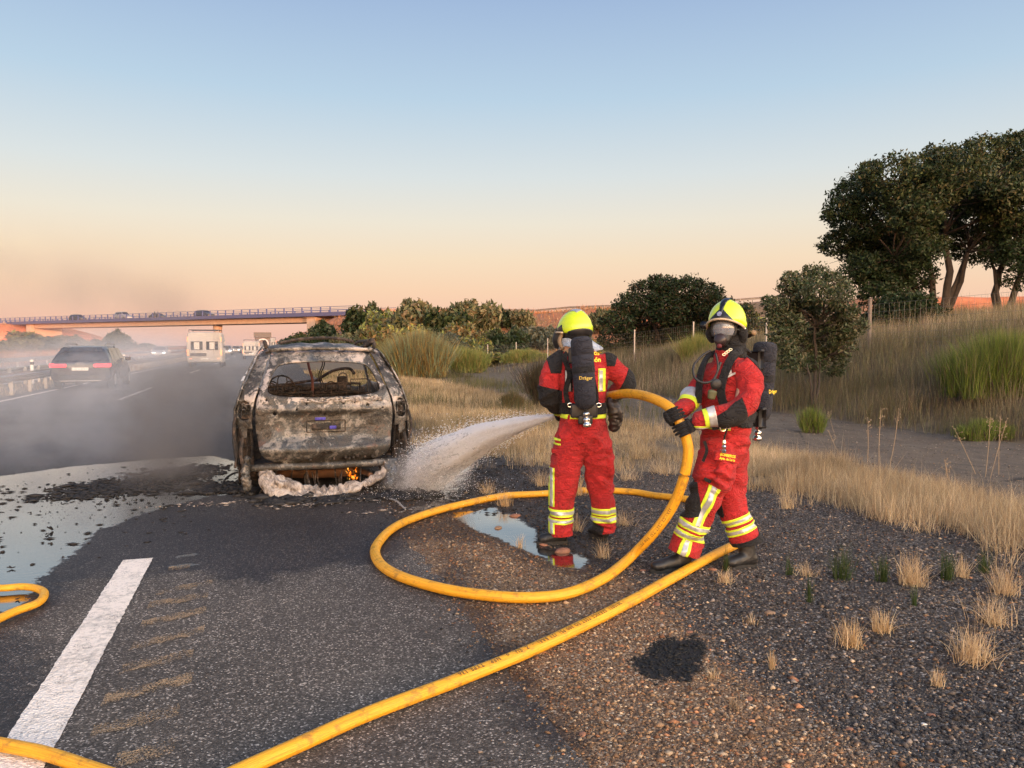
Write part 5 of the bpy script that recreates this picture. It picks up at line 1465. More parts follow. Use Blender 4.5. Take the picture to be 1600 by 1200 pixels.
# cargo pockets
for px, sg in ((868, -1), (954, 1)):
    chain_mesh(bm, [(J1(px, 716, 6.1), .03, .07, S1), (J1(px - 1, 736, 6.1), .034, .078, S1), (J1(px - 2, 744, 6.1), .02, .07, S1)], 12)
tr1 = fuse(bm, .0095, 4, .021, 5.5, 3, None, (1, 1, .5))
trim(tr1, [(J1(876, 838, 6.06), Z0, .17), (J1(945, 833, 6.18), Z0, .17)])
T1o = mesh_obj('trousers', tr1, REDC, ff1)
def band(me, a, b, parent, pref='', tilt=None, region=None, yell=.014, refl=.026):
    """hi-vis band with a reflective centre, from pixel height a to b already in metres along an axis"""
    pass
def stripe_set(me, parent, p0, p1, region, name='reflective_band'):
    """p0, p1: lower and upper points on the limb; yellow-silver-yellow across between them"""
    ax = (p1 - p0); L = ax.length; ax.normalize()
    y = patch(name, me, [(p0, ax), (p1, -ax)] + region, HIVIS, parent, .0045)
    patch('silver_tape', me, [(p0 + ax * L * .27, ax), (p1 - ax * L * .27, -ax)] + region, REFL, y, .0065)
Z = Vector((0, 0, 1))
mid1 = J1(911, 800, 6.1)
for lg, F_, ys_ in ((-1, 6.07, ((807, 795), (818, 809.5))), (1, 6.16, ((805, 793.5), (817, 807)))):
    for (a, b) in ys_:
        stripe_set(tr1, T1o, J1(911, a, F_), J1(911, b, F_), [(mid1, D(lg, 0))])
# wavy vertical stripe on the outer left leg
for (a, b, la, lb) in ((794, 733, 862, 862), (836, 819, 862, 864)):
    rgn = [(J1(la - 3, a, 6.0), D(1, 0)), (J1(la + 5, a, 6.0), D(-1, 0)), (J1(900, 540, 6.10), D(0, -1))]
    def prd(c_, n_): return True
    y = patch('side_stripe', tr1, [(J1(880, a, 6), Z), (J1(880, b, 6), -Z)] + rgn, HIVIS, T1o, .0045)
    if y: patch('silver_tape', tr1, [(J1(880, a, 6), Z), (J1(880, b, 6), -Z), (J1(la - 1, a, 6.0), D(1, 0)), (J1(la + 3, a, 6.0), D(-1, 0)), (J1(900, 540, 6.10), D(0, -1))], REFL, y, .0065)
for (a, b) in ((690, 687), (697, 694)):
    patch('pocket_tape', tr1, [(J1(870, a, 6), Z), (J1(870, b, 6), -Z), (J1(876, a, 6.0), D(-1, 0.3))], HIVIS, T1o, .0045)
patch('heel_guard', tr1, [(J1(930, 819, 6.1), D(-.55, 0, -1)), (J1(918, 800, 6.1), D(1, 0)), (J1(941, 840, 6.1), D(-1, 0, .3))], BLKC, T1o, .005)
# pocket flaps
for px in (863, 957):
    bm = bmesh.new(); bm_box(bm, J1(px + (4 if px < 900 else -5), 705, 6.06), (.05, .09, .034), Matrix.Rotation(-YAW, 3, 'Z') @ Matrix.Rotation(R(8 if px < 900 else -10), 3, 'Y'), .008)
    bm_obj('pocket_flap', bm, REDC, T1o, True)
# jacket
bm = bmesh.new()
chain_mesh(bm, [(J1(911, 655, 6.12), .178, .135, S1), (J1(911, 635, 6.12), .172, .13, S1), (J1(911, 608, 6.12), .19, .14, S1), (J1(911, 582, 6.13), .205, .135, S1), (J1(911, 563, 6.14), .17, .10, S1), (J1(910, 550, 6.15), .09, .08, S1)], 26)
chain_mesh(bm, [(J1(877, 564, 6.15), .085, .085, None), (J1(866, 578, 6.13), .084, .082, None), (J1(858, 600, 6.1), .076, .076, None), (J1(857, 616, 6.1), .073, .073, None), (J1(866, 630, 6.22), .064, .064, None), (J1(880, 641, 6.36), .055, .055, None)], 18)
chain_mesh(bm, [(J1(945, 565, 6.15), .083, .083, None), (J1(958, 577, 6.14), .082, .08, None), (J1(972, 590, 6.12), .076, .074, None), (J1(978, 600, 6.12), .071, .071, None), (J1(968, 610, 6.24), .064, .064, None), (J1(954, 617, 6.34), .055, .055, None)], 18)
jk1 = fuse(bm, .0095, 4, .017, 6.0, 5, None, (1, 1, .7))
J1o = mesh_obj('jacket', jk1, REDC, ff1)
# collar
bm = bmesh.new(); chain_mesh(bm, [(J1(908, 556, 6.15), .095, .085, S1), (J1(906, 543, 6.17), .085, .08, S1)], 22, 4, cap=False); bm_obj('collar', bm, REDC, J1o, True)
BACK1 = (J1(900, 540, 6.10), D(0, -1))
patch('shoulder_patch', jk1, [(J1(868, 578, 6.1), D(-1, 0, .45)), (J1(877, 578, 6.1), D(-1, 0, .1)), (J1(857, 570, 6.1), D(1, 0, .25)), (J1(868, 583, 6.1), Z)][1:], BLKC, J1o, .004)
patch('shoulder_patch', jk1, [(J1(948, 578, 6.1), D(1, 0, .1)), (J1(960, 570, 6.1), D(-1, 0, .35)), (J1(955, 572, 6.1), Z)], BLKC, J1o, .004)
patch('elbow_patch', jk1, [(J1(975, 592, 6.1), D(.8, 0, -.35)), (J1(960, 600, 6.1), D(1, 0))], BLKC, J1o, .004)
patch('elbow_patch', jk1, [(J1(860, 606, 6.1), D(-.25, 0, -1)), (J1(878, 610, 6.1), D(-1, 0)), (J1(866, 650, 6.1), Z)], BLKC, J1o, .004)
for a, b in ((884, 893), (936, 945)):
    y = patch('back_stripe', jk1, [(J1(a - 1, 600, 6), D(1, 0)), (J1(b + 2, 600, 6), D(-1, 0)), (J1(900, 612, 6), Z), (J1(900, 576, 6), -Z), BACK1], HIVIS if a > 900 else BLKC, J1o, .0045)
    patch('silver_tape', jk1, [(J1(a, 600, 6), D(1, 0)), (J1(b - (3 if a > 900 else 1), 600, 6), D(-1, 0)), (J1(900, 611.5, 6), Z), (J1(900, 579, 6), -Z), BACK1], REFL, y or J1o, .0065)
patch('waist_tape', jk1, [(J1(900, 655, 6), Z), (J1(900, 645, 6), -Z)], HIVIS, J1o, .004)
wrap_text('back_lettering', 'bomberos', .052, J1(918, 551.5, 5.95), D(1, 0), Z, jk1, YTXT, J1o, .004, .0016)
wrap_text('back_lettering', 'León', .052, J1(931, 562.5, 5.95), D(1, 0), Z, jk1, YTXT, J1o, .004, .0016)
# helmet, cape, mask straps
c1 = J1(898, 514, 6.19)
hf = D(-.66, .66, -.36); hu = D(-.12, .38, .92)
h1, M1 = helmet(ff1, c1, hf, hu, simple('helmet_grey', (.38, .4, .42), .35, .4))
bm = bmesh.new(); L_ = 26; rows = []
for j in range(7):
    v = j / 6
    row = []
    for i in range(L_ + 1):
        a = lerp(-1.0, 1.0, i / L_) * 1.9
        rr_ = lerp(.118, .175 + .02 * math.cos(3 * a + 1), v ** 1.2)
        base = c1 + D(.012 * v * 3, 0) - Z * lerp(.075, .165 + .02 * math.sin(2.2 * a), v)
        row.append(bm.verts.new(base + D(math.sin(a) * rr_, -math.cos(a) * rr_ * .88 - .0 * v, .006 * math.sin(a * 7) * v)))
    rows.append(row)
for A, B_ in zip(rows, rows[1:]):
    for i in range(L_): bm.faces.new((A[i], A[i + 1], B_[i + 1], B_[i]))
o = bm_obj('neck_cape', bm, SILV, h1, True); m = o.modifiers.new('t', 'SOLIDIFY'); m.thickness = .004
bm = bmesh.new(); bm_tube(bm, smooth_path([J1(878, 522, 6.14), J1(874, 534, 6.12), J1(880, 546, 6.1)], 5), .016, 8); bm_obj('chin_strap', bm, simple('tan_leather', (.2, .13, .07), .7), h1, True)
bm = bmesh.new(); chain_mesh(bm, [(J1(878, 515, 6.22), .04, .05, None), (J1(872, 530, 6.24), .045, .05, None), (J1(873, 541, 6.24), .03, .04, None)], 12); bm_obj('breathing_mask', bm, RUBB, h1, True)
# harness, cylinder
def strap_path(pts, w, t_, name, parent, mat=None, up=None):
    bm = bmesh.new(); pts = smooth_path(pts, 5); L, Rr = [], []
    for i, p in enumerate(pts):
        d = (pts[min(i + 1, len(pts) - 1)] - pts[max(i - 1, 0)]).normalized()
        u_ = up if not callable(up) else up(i / len(pts))
        s = d.cross(u_).normalized(); n_ = s.cross(d).normalized()
        L.append([bm.verts.new(p + s * a * w / 2 + n_ * b * t_ / 2) for a, b in ((-1, -1), (1, -1), (1, 1), (-1, 1))])
    for A, B_ in zip(L, L[1:]):
        for k in range(4): bm.faces.new((A[k], A[(k + 1) % 4], B_[(k + 1) % 4], B_[k]))
    bm.faces.new(L[0][::-1]); bm.faces.new(L[-1])
    return bm_obj(name, bm, mat or BLKC, parent)
cy1, CM1 = cyl_pack(ff1, J1(908, 526, 5.90), J1(916, 640, 5.86), .085, D(0, -1), D(1, 0))
bm = bmesh.new()
bm_box(bm, J1(908, 556, 5.975), (.20, .03, .12), Matrix.Rotation(-YAW, 3, 'Z'), .012); bm_box(bm, J1(911, 598, 5.965), (.14, .03, .30), Matrix.Rotation(-YAW, 3, 'Z'), .012); bm_box(bm, J1(913, 642, 5.955), (.21, .04, .11), Matrix.Rotation(-YAW, 3, 'Z'), .015, ); bm_box(bm, J1(915, 656, 5.94), (.11, .05, .07), Matrix.Rotation(-YAW, 3, 'Z'), .01)
bp1 = bm_obj('back_plate', bm, BLK, ff1, True)
for (pts) in ([(886, 552, 6.04), (882, 560, 5.99), (890, 585, 5.97), (884, 612, 5.975), (889, 636, 5.975)], [(922, 552, 6.05), (924, 562, 6.0), (926, 590, 5.975), (931, 615, 5.975), (932, 638, 5.97)]):
    strap_path([J1(*q) for q in pts], .04, .012, 'shoulder_strap', bp1, None, D(0, -1))
y = patch('waist_belt', jk1, [(J1(900, 648, 6), Z), (J1(900, 630, 6), -Z)], BLKC, ff1, .012, None, .008)
for px in (891, 936):
    bm = bmesh.new(); bm_tube(bm, [J1(px + 4 * math.cos(a), 633 + 3 * math.sin(a), 5.955) for a in [k * math.pi / 6 for k in range(12)]], .003, 5, closed=True); bm_obj('buckle', bm, CHROME, bp1)
wrapc = cy1.data
wrap_text('cover_lettering', 'Dräger', .036, J1(917, 591.5, 5.72), D(1, 0), Z, wrapc, simple('ochre_print', (.55, .4, .08), .7), cy1, .002, .0006)
# bag at the right hip
bm = bmesh.new()
chain_mesh(bm, [(J1(955, 628, 6.14), .05, .05, None), (J1(961, 642, 6.12), .062, .06, None), (J1(962, 658, 6.12), .05, .055, None), (J1(959, 670, 6.12), .035, .04, None)], 14)
mesh_obj('hip_bag', fuse(bm, .009, 3, .01, 12, 9), simple('dark_leather_bag', (.025, .019, .017), .42, var=.4, vs_=12), ff1)
# boots, gloves
make_boot(ff1, C((888 - 800) / 1200 * 6.05, 6.07, 0), C((839 - 800) / 1200 * 6.05, 6.0, 0), zg1 + .0, shaft_top=J1(877, 826, 6.07))
make_boot(ff1, C((948 - 800) / 1200 * 6.2, 6.12, 0), C((926 - 800) / 1200 * 6.2, 6.36, 0), zg1 + .0, shaft_top=J1(944, 822, 6.18))
H1A, H1B = J1(948, 618.5, 6.30), J1(888, 643, 6.40)
make_hand(ff1, J1(940, 622, 6.34), (J1(886, 644, 6.42) - J1(940, 622, 6.34)), D(.1, -.4, .9), J1(953, 617, 6.33), .044)
make_hand(ff1, J1(888, 643, 6.42), (J1(940, 622, 6.34) - J1(888, 643, 6.42)), D(0, -.5, .9), J1(881, 640, 6.36), .040)
anchor(ff1)

# ---------------------------------------------------------------- the firefighter holding the hose, in mask, striding left
zg2 = Hs(*P(1110, 540, 5.38)[:2])
ff2 = person_root(P(1125, 540, 5.38).xy.to_3d() + Vector((0, 0, zg2)), 'firefighter in face mask facing left, carrying the yellow hose in both gloves')
J2 = lambda px, py, F=5.4: P(px, py, F)
fc = D(-.80, -.60); S2 = D(.60, -.80)
bm = bmesh.new()
chain_mesh(bm, [(J2(1135, 700), .13, .1, S2), (J2(1136, 660), .14, .10, S2), (J2(1138, 610), .15, .10, S2), (J2(1140, 572), .15, .08, S2), (J2(1138, 548, 5.39), .06, .06, S2), (J2(1136, 530, 5.38), .056, .06, S2)], 18)
hfd = D(-.55, -.83, -.06).normalized(); hcen = J2(1135, 509, 5.38)
hs_ = hfd.cross(Z).normalized(); hu_ = hs_.cross(hfd)
MH = Matrix((hs_, hfd, hu_)).transposed()
bm_ell(bm, hcen, (.077, .096, .112), MH); bm_ell(bm, hcen + MH @ Vector((0, .05, -.06)), (.05, .05, .055), MH)
bm_ell(bm, hcen + MH @ Vector((0, .10, -.015)), (.013, .022, .026), MH)
for sx in (-1, 1):
    bm_ell(bm, hcen + MH @ Vector((sx * .031, .078, .038)), (.024, .018, .009), MH); bm_ell(bm, hcen + MH @ Vector((sx * .079, 0, -.005)), (.01, .02, .032), MH)
bm_ell(bm, hcen + MH @ Vector((0, .094, -.052)), (.026, .012, .008), MH)
for ch in ([(1166, 578, 5.25), (1150, 643, 5.14), (1090, 655, 5.16)], [(1112, 580, 5.55), (1082, 622, 5.5), (1062, 646, 5.3)], [(1122, 700, 5.34), (1099, 785, 5.27), (1072, 862, 5.29)], [(1140, 700, 5.47), (1142, 785, 5.46), (1166, 850, 5.42)]):
    leg = ch[2][1] > 700
    chain_mesh(bm, [(J2(*ch[0]), *(2 * [.08 if leg else .05]), None), (J2(*ch[1]), *(2 * [.055 if leg else .042]), None), (J2(*ch[2]), *(2 * [.042 if leg else .03]), None)], 14)
mesh_obj('body', fuse(bm, .0105, 2), SKIN, ff2)
# eyes behind the visor
for sx in (-1, 1):
    bm = bmesh.new(); bm_ell(bm, hcen + MH @ Vector((sx * .031, .083, .017)), (.013, .011, .010), MH, 12, 8); e_ = bm_obj('eye', bm, simple('eye_white', (.6, .57, .53), .3), ff2, True)
    bm = bmesh.new(); bm_ell(bm, hcen + MH @ Vector((sx * .031, .0915, .017)), (.006, .0035, .006), MH, 10, 6); bm_obj('iris', bm, BLK, e_, True)
# trousers
bm = bmesh.new()
chain_mesh(bm, [(J2(1137, 662), .155, .13, S2), (J2(1136, 680), .165, .14, S2), (J2(1134, 700), .16, .14, S2), (J2(1132, 716), .13, .12, S2)], 24)
chain_mesh(bm, [(J2(1126, 700, 5.34), .118, .125, S2), (J2(1122, 722, 5.31), .122, .126, S2), (J2(1115, 748, 5.28), .115, .12, S2), (J2(1106, 775, 5.27), .102, .108, S2), (J2(1098, 797, 5.27), .094, .10, S2), (J2(1087, 825, 5.28), .092, .102, S2), (J2(1074, 860, 5.29), .096, .106, S2), (J2(1068, 876, 5.29), .099, .109, S2)], 22)
chain_mesh(bm, [(J2(1144, 700, 5.47), .112, .125, S2), (J2(1144, 728, 5.47), .112, .118, S2), (J2(1142, 755, 5.46), .104, .112, S2), (J2(1143, 780, 5.45), .096, .106, S2), (J2(1150, 802, 5.44), .090, .102, S2), (J2(1160, 825, 5.43), .088, .102, S2), (J2(1168, 844, 5.42), .092, .106, S2), (J2(1174, 858, 5.42), .094, .108, S2)], 22)
chain_mesh(bm, [(J2(1138, 716, 5.21), .075, .03, S2.cross(Z)), (J2(1136, 742, 5.19), .085, .034, S2.cross(Z)), (J2(1131, 764, 5.18), .07, .03, S2.cross(Z))], 14)
tr2 = fuse(bm, .0095, 4, .021, 5.5, 13, None, (1, 1, .5))
trim(tr2, [(J2(1072, 867, 5.29), (D(.28, 0) + Z0).normalized(), .17), (J2(1171, 851, 5.42), (D(-.2, 0) + Z0).normalized(), .16)])
T2o = mesh_obj('trousers', tr2, REDC, ff2)
axF = (J2(1100, 797, 5.27) - J2(1075, 862, 5.29)).normalized()
axR = (J2(1146, 790, 5.45) - J2(1170, 850, 5.42)).normalized()
sepF = [(J2(1118, 830, 5.35), D(-1, -.15))]; sepR = [(J2(1122, 830, 5.35), D(1, .15))]
for (a, b) in (((1080, 844), (1084, 832)), ((1086, 829), (1090, 817))):
    q0, q1 = J2(*a, 5.28), J2(*b, 5.28)
    L = (q1 - q0).dot(axF); stripe_set(tr2, T2o, q0, q0 + axF * L, sepF)
for (a, b) in (((1162, 834), (1159, 823)), ((1158, 819), (1154, 808))):
    q0, q1 = J2(*a, 5.43), J2(*b, 5.43)
    L = (q1 - q0).dot(axR); stripe_set(tr2, T2o, q0, q0 + axR * L, sepR)
# long stripe down the near leg
sA, sB = J2(1121, 765, 5.15), J2(1072, 876, 5.15)
axS = (sA - sB).normalized(); sideS = axS.cross(D(0, -1)).normalized()
if sideS.dot(D(1, 0)) < 0: sideS = -sideS
for (a, b) in (((1122, 764), (1092, 826)), ((1079, 850), (1072, 874))):
    q1, q0 = J2(*a, 5.15), J2(*b, 5.15); m_ = (q0 + q1) / 2
    frm = [(J2(1100, 800, 5.28), D(0, -1)), (q0, axS), (q1, -axS)]
    c_ = J2(1099, 813, 5.15) if a[1] < 800 else J2(1077, 860, 5.15)
    y = patch('side_stripe', tr2, frm + [(c_ - sideS * .036, sideS), (c_ + sideS * .036, -sideS)], HIVIS, T2o, .0055)
    if y: patch('silver_tape', tr2, frm + [(c_ - sideS * .016, sideS), (c_ + sideS * .016, -sideS)], REFL, y, .0075)
patch('knee_patch', tr2, [(J2(1088, 757, 5.2), D(0, 0, -1) + D(.3, 0)), (J2(1088, 810, 5.2), Z + D(-.2, 0)), (J2(1096, 785, 5.2), D(-1, .1, -.12)), sepF[0]], BLKC, T2o, .007)
patch('knee_patch', tr2, [(J2(1122, 787, 5.4), -Z), (J2(1130, 812, 5.4), Z + D(-.6, 0)), (J2(1137, 795, 5.4), D(-1, 0, -.4)), (J2(1112, 795, 5.4), D(1, 0, 0)), (J2(1120, 790, 5.38), D(0, 1))], BLKC, T2o, .006)
patch('ankle_guard', tr2, [(J2(1163, 846, 5.4), D(.35, 0, -1)), sepR[0]], BLKC, T2o, .006)
# pocket flap with lettering
fl_r = (D(.92, .39) * 1.0 + Z * -.20).normalized(); fl_u = (Z + fl_r * .2).normalized(); fl_n = fl_r.cross(fl_u).normalized()
if fl_n.dot(D(0, -1)) < 0: fl_n = -fl_n
pfc = J2(1136, 715, 5.155)
Mf = Matrix((fl_r, -fl_n, fl_u)).transposed()
bm = bmesh.new(); bm_box(bm, pfc, (.185, .026, .062), Mf, .006); fp2 = bm_obj('pocket_flap', bm, REDC, T2o, True)
for s_, sz_, dz in (('BOMBEROS', .0255, .012), ('Ayto. de León', .0225, -.013)):
    me = text_mesh(s_, sz_, .0005, bold=.0009)
    bm = bmesh.new(); bm.from_mesh(me); bpy.data.meshes.remove(me)
    for v in bm.verts: v.co = pfc + fl_r * (v.co.x + .004) + fl_u * (v.co.y + dz) + fl_n * (.0145 + v.co.z)
    bm_obj('flap_lettering', bm, YTXT, fp2)
bm = bmesh.new(); bm_box(bm, J2(1131, 728, 5.165), (.05, .012, .03), Mf, .004); bm_obj('flap_tab', bm, BLKC, fp2)
bm = bmesh.new(); bm_box(bm, J2(1108, 752, 5.155), (.06, .012, .022), Mf @ Matrix.Rotation(R(14), 3, 'Y'), .003); bm_obj('label_patch', bm, BLKC, T2o)
# jacket
bm = bmesh.new()
chain_mesh(bm, [(J2(1136, 672), .168, .145, S2), (J2(1136, 650), .168, .145, S2), (J2(1137, 620), .185, .155, S2), (J2(1139, 592), .198, .145, S2), (J2(1140, 572), .165, .11, S2), (J2(1138, 555), .095, .085, S2)], 26)
chain_mesh(bm, [(J2(1164, 577, 5.26), .088, .088, None), (J2(1172, 594, 5.21), .086, .086, None), (J2(1170, 620, 5.17), .082, .082, None), (J2(1155, 641, 5.13), .079, .079, None), (J2(1132, 649, 5.12), .072, .072, None), (J2(1106, 655, 5.14), .063, .063, None), (J2(1092, 657, 5.15), .058, .058, None)], 18)
chain_mesh(bm, [(J2(1114, 580, 5.54), .083, .083, None), (J2(1098, 598, 5.53), .078, .078, None), (J2(1084, 620, 5.46), .072, .072, None), (J2(1071, 636, 5.34), .064, .064, None), (J2(1064, 643, 5.29), .058, .058, None)], 18)
jk2 = fuse(bm, .0095, 4, .017, 6.0, 15, None, (1, 1, .7))
J2o = mesh_obj('jacket', jk2, REDC, ff2)
bm = bmesh.new(); chain_mesh(bm, [(J2(1138, 560), .10, .09, S2), (J2(1137, 545, 5.39), .088, .085, S2)], 22, 4, cap=False); bm_obj('collar', bm, REDC, J2o, True)
NEAR2 = (J2(1140, 600, 5.30), D(.2, -1))
patch('shoulder_patch', jk2, [(J2(1158, 556, 5.2), D(1, 0, .35)), (J2(1186, 600, 5.2), D(-.55, 0, 1)), (J2(1179, 570, 5.2), D(1, 0, .85)), (J2(1170, 590, 5.2), D(0, -1, .3))][1:3] + [(J2(1160, 560, 5.2), D(1, 0, 0)), (J2(1150, 600, 5.33), D(.3, -1))], BLKC, J2o, .004)
axE = (J2(1158, 632, 5.14) - J2(1100, 655, 5.14)).normalized(); nE = axE.cross(D(0, -1)).normalized()
if nE.z < 0: nE = -nE
patch('elbow_patch', jk2, [(J2(1112, 660, 5.1), axE + Z * .2), (J2(1150, 622, 5.1), D(.25, 0, -1)), (J2(1134, 639, 5.1), D(.72, 0, -1)), (J2(1160, 625, 5.1), D(-1, 0, -.3)), (J2(1140, 640, 5.17), D(0, -1))], BLKC, J2o, .006)
# cuffs bands
def cuff(axp, a, b, me, par, reg):
    ax = (axp[1] - axp[0]).normalized(); q0 = axp[0].lerp(axp[1], a); q1 = axp[0].lerp(axp[1], b)
    y = patch('sleeve_band', me, [(q0, ax), (q1, -ax)] + reg, HIVIS, par, .005)
    if y:
        L = (q1 - q0).length; patch('silver_tape', me, [(q0 + ax * L * .35, ax), (q1, -ax)] + reg, REFL, y, .007)
cuff((J2(1090, 657, 5.15), J2(1125, 650, 5.13)), .30, .85, jk2, J2o, [(J2(1140, 660, 5.22), D(0, -1))])
cuff((J2(1062, 645, 5.29), J2(1084, 618, 5.46)), .42, .95, jk2, J2o, [(J2(1100, 640, 5.3), D(-1, 0, 0))])
patch('waist_tape', jk2, [(J2(1120, 674, 5.2), Z), (J2(1120, 664, 5.2), -Z), (J2(1136, 665, 5.3), D(-1, -.2))], HIVIS, J2o, .005)
patch('silver_tape', jk2, [(J2(1120, 672, 5.2), Z), (J2(1120, 666, 5.2), -Z), (J2(1136, 665, 5.3), D(-1, -.2))], REFL, J2o, .007)
# white chevrons on the sleeve
from mathutils.bvhtree import BVHTree
def decal(name, polys, c, right, up, target, mat, parent, lift=.004):
    right = right.normalized(); up = up.normalized(); nrm = right.cross(up).normalized()
    b0 = bmesh.new(); b0.from_mesh(target); tree = BVHTree.FromBMesh(b0); b0.free()
    bm = bmesh.new()
    for poly in polys:
        vs_ = [bm.verts.new((x, y, 0)) for x, y in poly]; bm.faces.new(vs_)
    bmesh.ops.triangulate(bm, faces=bm.faces); bmesh.ops.subdivide_edges(bm, edges=bm.edges, cuts=3, use_grid_fill=True)
    for v in bm.verts:
        p = c + right * v.co.x + up * v.co.y; h = tree.ray_cast(p + nrm * .3, -nrm, .6)
        v.co = (h[0] if h[0] is not None else p) + nrm * lift
    return bm_obj(name, bm, mat, parent)
ru = (D(.42, 0) + Z * .9).normalized(); rr2 = (D(.9, 0) - Z * .42).normalized()
chev = [[(-.016, .055), (-.004, .02), (.002, .034), (-.006, .062)], [(.02, .06), (.004, .034), (-.004, .02), (-.001, .012), (.014, .03), (.026, .05)], [(-.014, .012), (.002, .018), (-.002, -.004), (-.016, -.012)],
        [(-.018, -.018), (.0, -.006), (-.008, -.034), (-.024, -.05)], [(-.006, .05), (.004, .036), (.012, .05), (.006, .066)]]
decal('sleeve_chevron', [[(x_ * 1.25, y_ * 1.25) for x_, y_ in q_] for q_ in chev], J2(1146, 596, 5.06), rr2, ru, jk2, WTXT, J2o, .011)
# helmet and mask
c2 = hcen + Vector((0, 0, .028)) - hfd * .006
h2, M2 = helmet(ff2, c2, (hfd + Z * .02), Z + hfd * .02, HBLK, True)
mc = hcen + MH @ Vector((0, .055, -.02))
bm = bmesh.new(); bm_ell(bm, (0, 0, 0), (.082, .075, .098), None, 32, 22)
g = list(bm.verts) + list(bm.edges) + list(bm.faces); bmesh.ops.bisect_plane(bm, geom=g, plane_co=(0, .012, 0), plane_no=(0, 1, 0), clear_inner=True)
g = list(bm.verts) + list(bm.edges) + list(bm.faces); bmesh.ops.bisect_plane(bm, geom=g, plane_co=(0, 0, -.042), plane_no=(0, 0, 1), clear_inner=True)
for v in bm.verts: v.co = MH @ v.co + mc
visor = bm_obj('visor', bm, VISOR, ff2, True); m = visor.modifiers.new('t', 'SOLIDIFY'); m.thickness = .003
bm = bmesh.new(); pts = []
for k in range(32):
    a = 2 * math.pi * k / 32; pts.append(mc + MH @ Vector((.083 * math.cos(a), .014 + .012 * abs(math.sin(a)), max(-.047, .099 * math.sin(a)))))
bm_tube(bm, pts, .010, 8, closed=True); bm_obj('mask_rim', bm, RUBB, visor, True)
bm = bmesh.new(); chain_mesh(bm, [(mc + MH @ Vector((0, .025, -.045)), .066, .042, MH @ Vector((1, 0, 0))), (mc + MH @ Vector((0, .045, -.075)), .052, .04, MH @ Vector((1, 0, 0))), (mc + MH @ Vector((0, .05, -.10)), .034, .03, MH @ Vector((1, 0, 0)))], 18)
bm_obj('mask_lower', bm, RUBB, visor, True)
bm = bmesh.new(); bm_lathe(bm, [(.02, .0), (.038, .004), (.042, .02), (.042, .045), (.036, .06), (.02, .066)], 20, Matrix.Translation(mc + MH @ Vector((.004, .045, -.085))) @ (MH @ Matrix.Rotation(R(-65), 3, 'X')).to_4x4())
rg = bm_obj('regulator', bm, simple('regulator_black', (.03, .02, .022), .4), visor, True)
bm = bmesh.new(); bm_ell(bm, mc + MH @ Vector((0, .112, -.112)), (.018, .008, .016), MH); bm_obj('regulator_cap', bm, simple('dull_red_plastic', (.12, .015, .018), .5), rg, True)
for sx in (-1, 1):
    bm = bmesh.new(); chain_mesh(bm, [(c2 + MH @ Vector((sx * .112, .035, -.045)), .022, .03, None), (c2 + MH @ Vector((sx * .118, .02, -.085)), .03, .036, None), (c2 + MH @ Vector((sx * .105, .0, -.125)), .03, .038, None)], 12); bm_obj('ear_flap', bm, BLKC, h2, True)
    bm = bmesh.new(); bm_tube(bm, smooth_path([mc + MH @ Vector((sx * .08, .02, -.0)), mc + MH @ Vector((sx * .105, -.015, -.01)), mc + MH @ Vector((sx * .112, -.05, -.0))], 4), .008, 6); bm_obj('mask_strap', bm, RUBB, visor, True)
    bm = bmesh.new(); bm_ell(bm, c2 + MH @ Vector((sx * .13, .03, -.05)), (.01, .013, .013), MH, 10, 8); bm_obj('strap_stud', bm, CHROME if sx < 0 else HIVIS, h2, True)
# torch on the helmet's far side, dark headset box
bm = bmesh.new(); bm_lathe(bm, [(.02, -.05), (.022, .03), (.028, .04), (.028, .06)], 14, Matrix.Translation(c2 + MH @ Vector((.15, -.0, -.03))) @ (MH @ Matrix.Rotation(R(-80), 3, 'X')).to_4x4()); bm_obj('helmet_torch', bm, HBLK, h2, True)
bm = bmesh.new(); bm_lathe(bm, [(.014, -.03), (.016, .03), (.02, .032), (.02, .045)], 12, Matrix.Translation(J2(1172, 523, 5.36)) @ Matrix.Rotation(R(70), 4, 'X')); bm_obj('torch_handle', bm, simple('tan_leather', (.2, .13, .07), .7), h2, True)
# neck guard
bm = bmesh.new(); chain_mesh(bm, [(J2(1141, 528, 5.40), .098, .095, S2), (J2(1142, 545, 5.40), .105, .1, S2), (J2(1142, 556, 5.40), .11, .1, S2)], 22, 4); bm_obj('neck_guard', bm, BLKC, h2, True)
# breathing set
cy2, CM2 = cyl_pack(ff2, J2(1196, 534, 5.56), J2(1187, 660, 5.54), .084, D(1, 0), D(0, 1))
bm = bmesh.new()
Mb = Matrix((S2, fc, Z)).transposed()
for (px, py, w_, h_, d_) in ((1170, 562, .20, .12, .04), (1171, 605, .14, .34, .04), (1172, 652, .22, .12, .06)): bm_box(bm, J2(px, py, 5.50), (w_, d_, h_), Mb, .014)
bp2 = bm_obj('back_plate', bm, BLK, ff2, True)
strap_path([J2(1168, 552, 5.42), J2(1157, 548, 5.30), J2(1143, 560, 5.235), J2(1132, 585, 5.215), J2(1127, 612, 5.205), J2(1133, 638, 5.2)], .055, .016, 'shoulder_strap', bp2, None, D(-.5, -.86))
strap_path([J2(1130, 552, 5.50), J2(1108, 556, 5.46), J2(1097, 575, 5.38), J2(1093, 600, 5.34), J2(1092, 630, 5.32)], .05, .016, 'shoulder_strap', bp2, None, fc)
patch('waist_belt', jk2, [(J2(1136, 664, 5.3), Z + D(.12, 0)), (J2(1136, 645, 5.3), -Z - D(.12, 0)), (J2(1124, 655, 5.3), D(1, 0)), (J2(1160, 650, 5.22), D(0, 1))], BLKC, ff2, .012, None, .008)
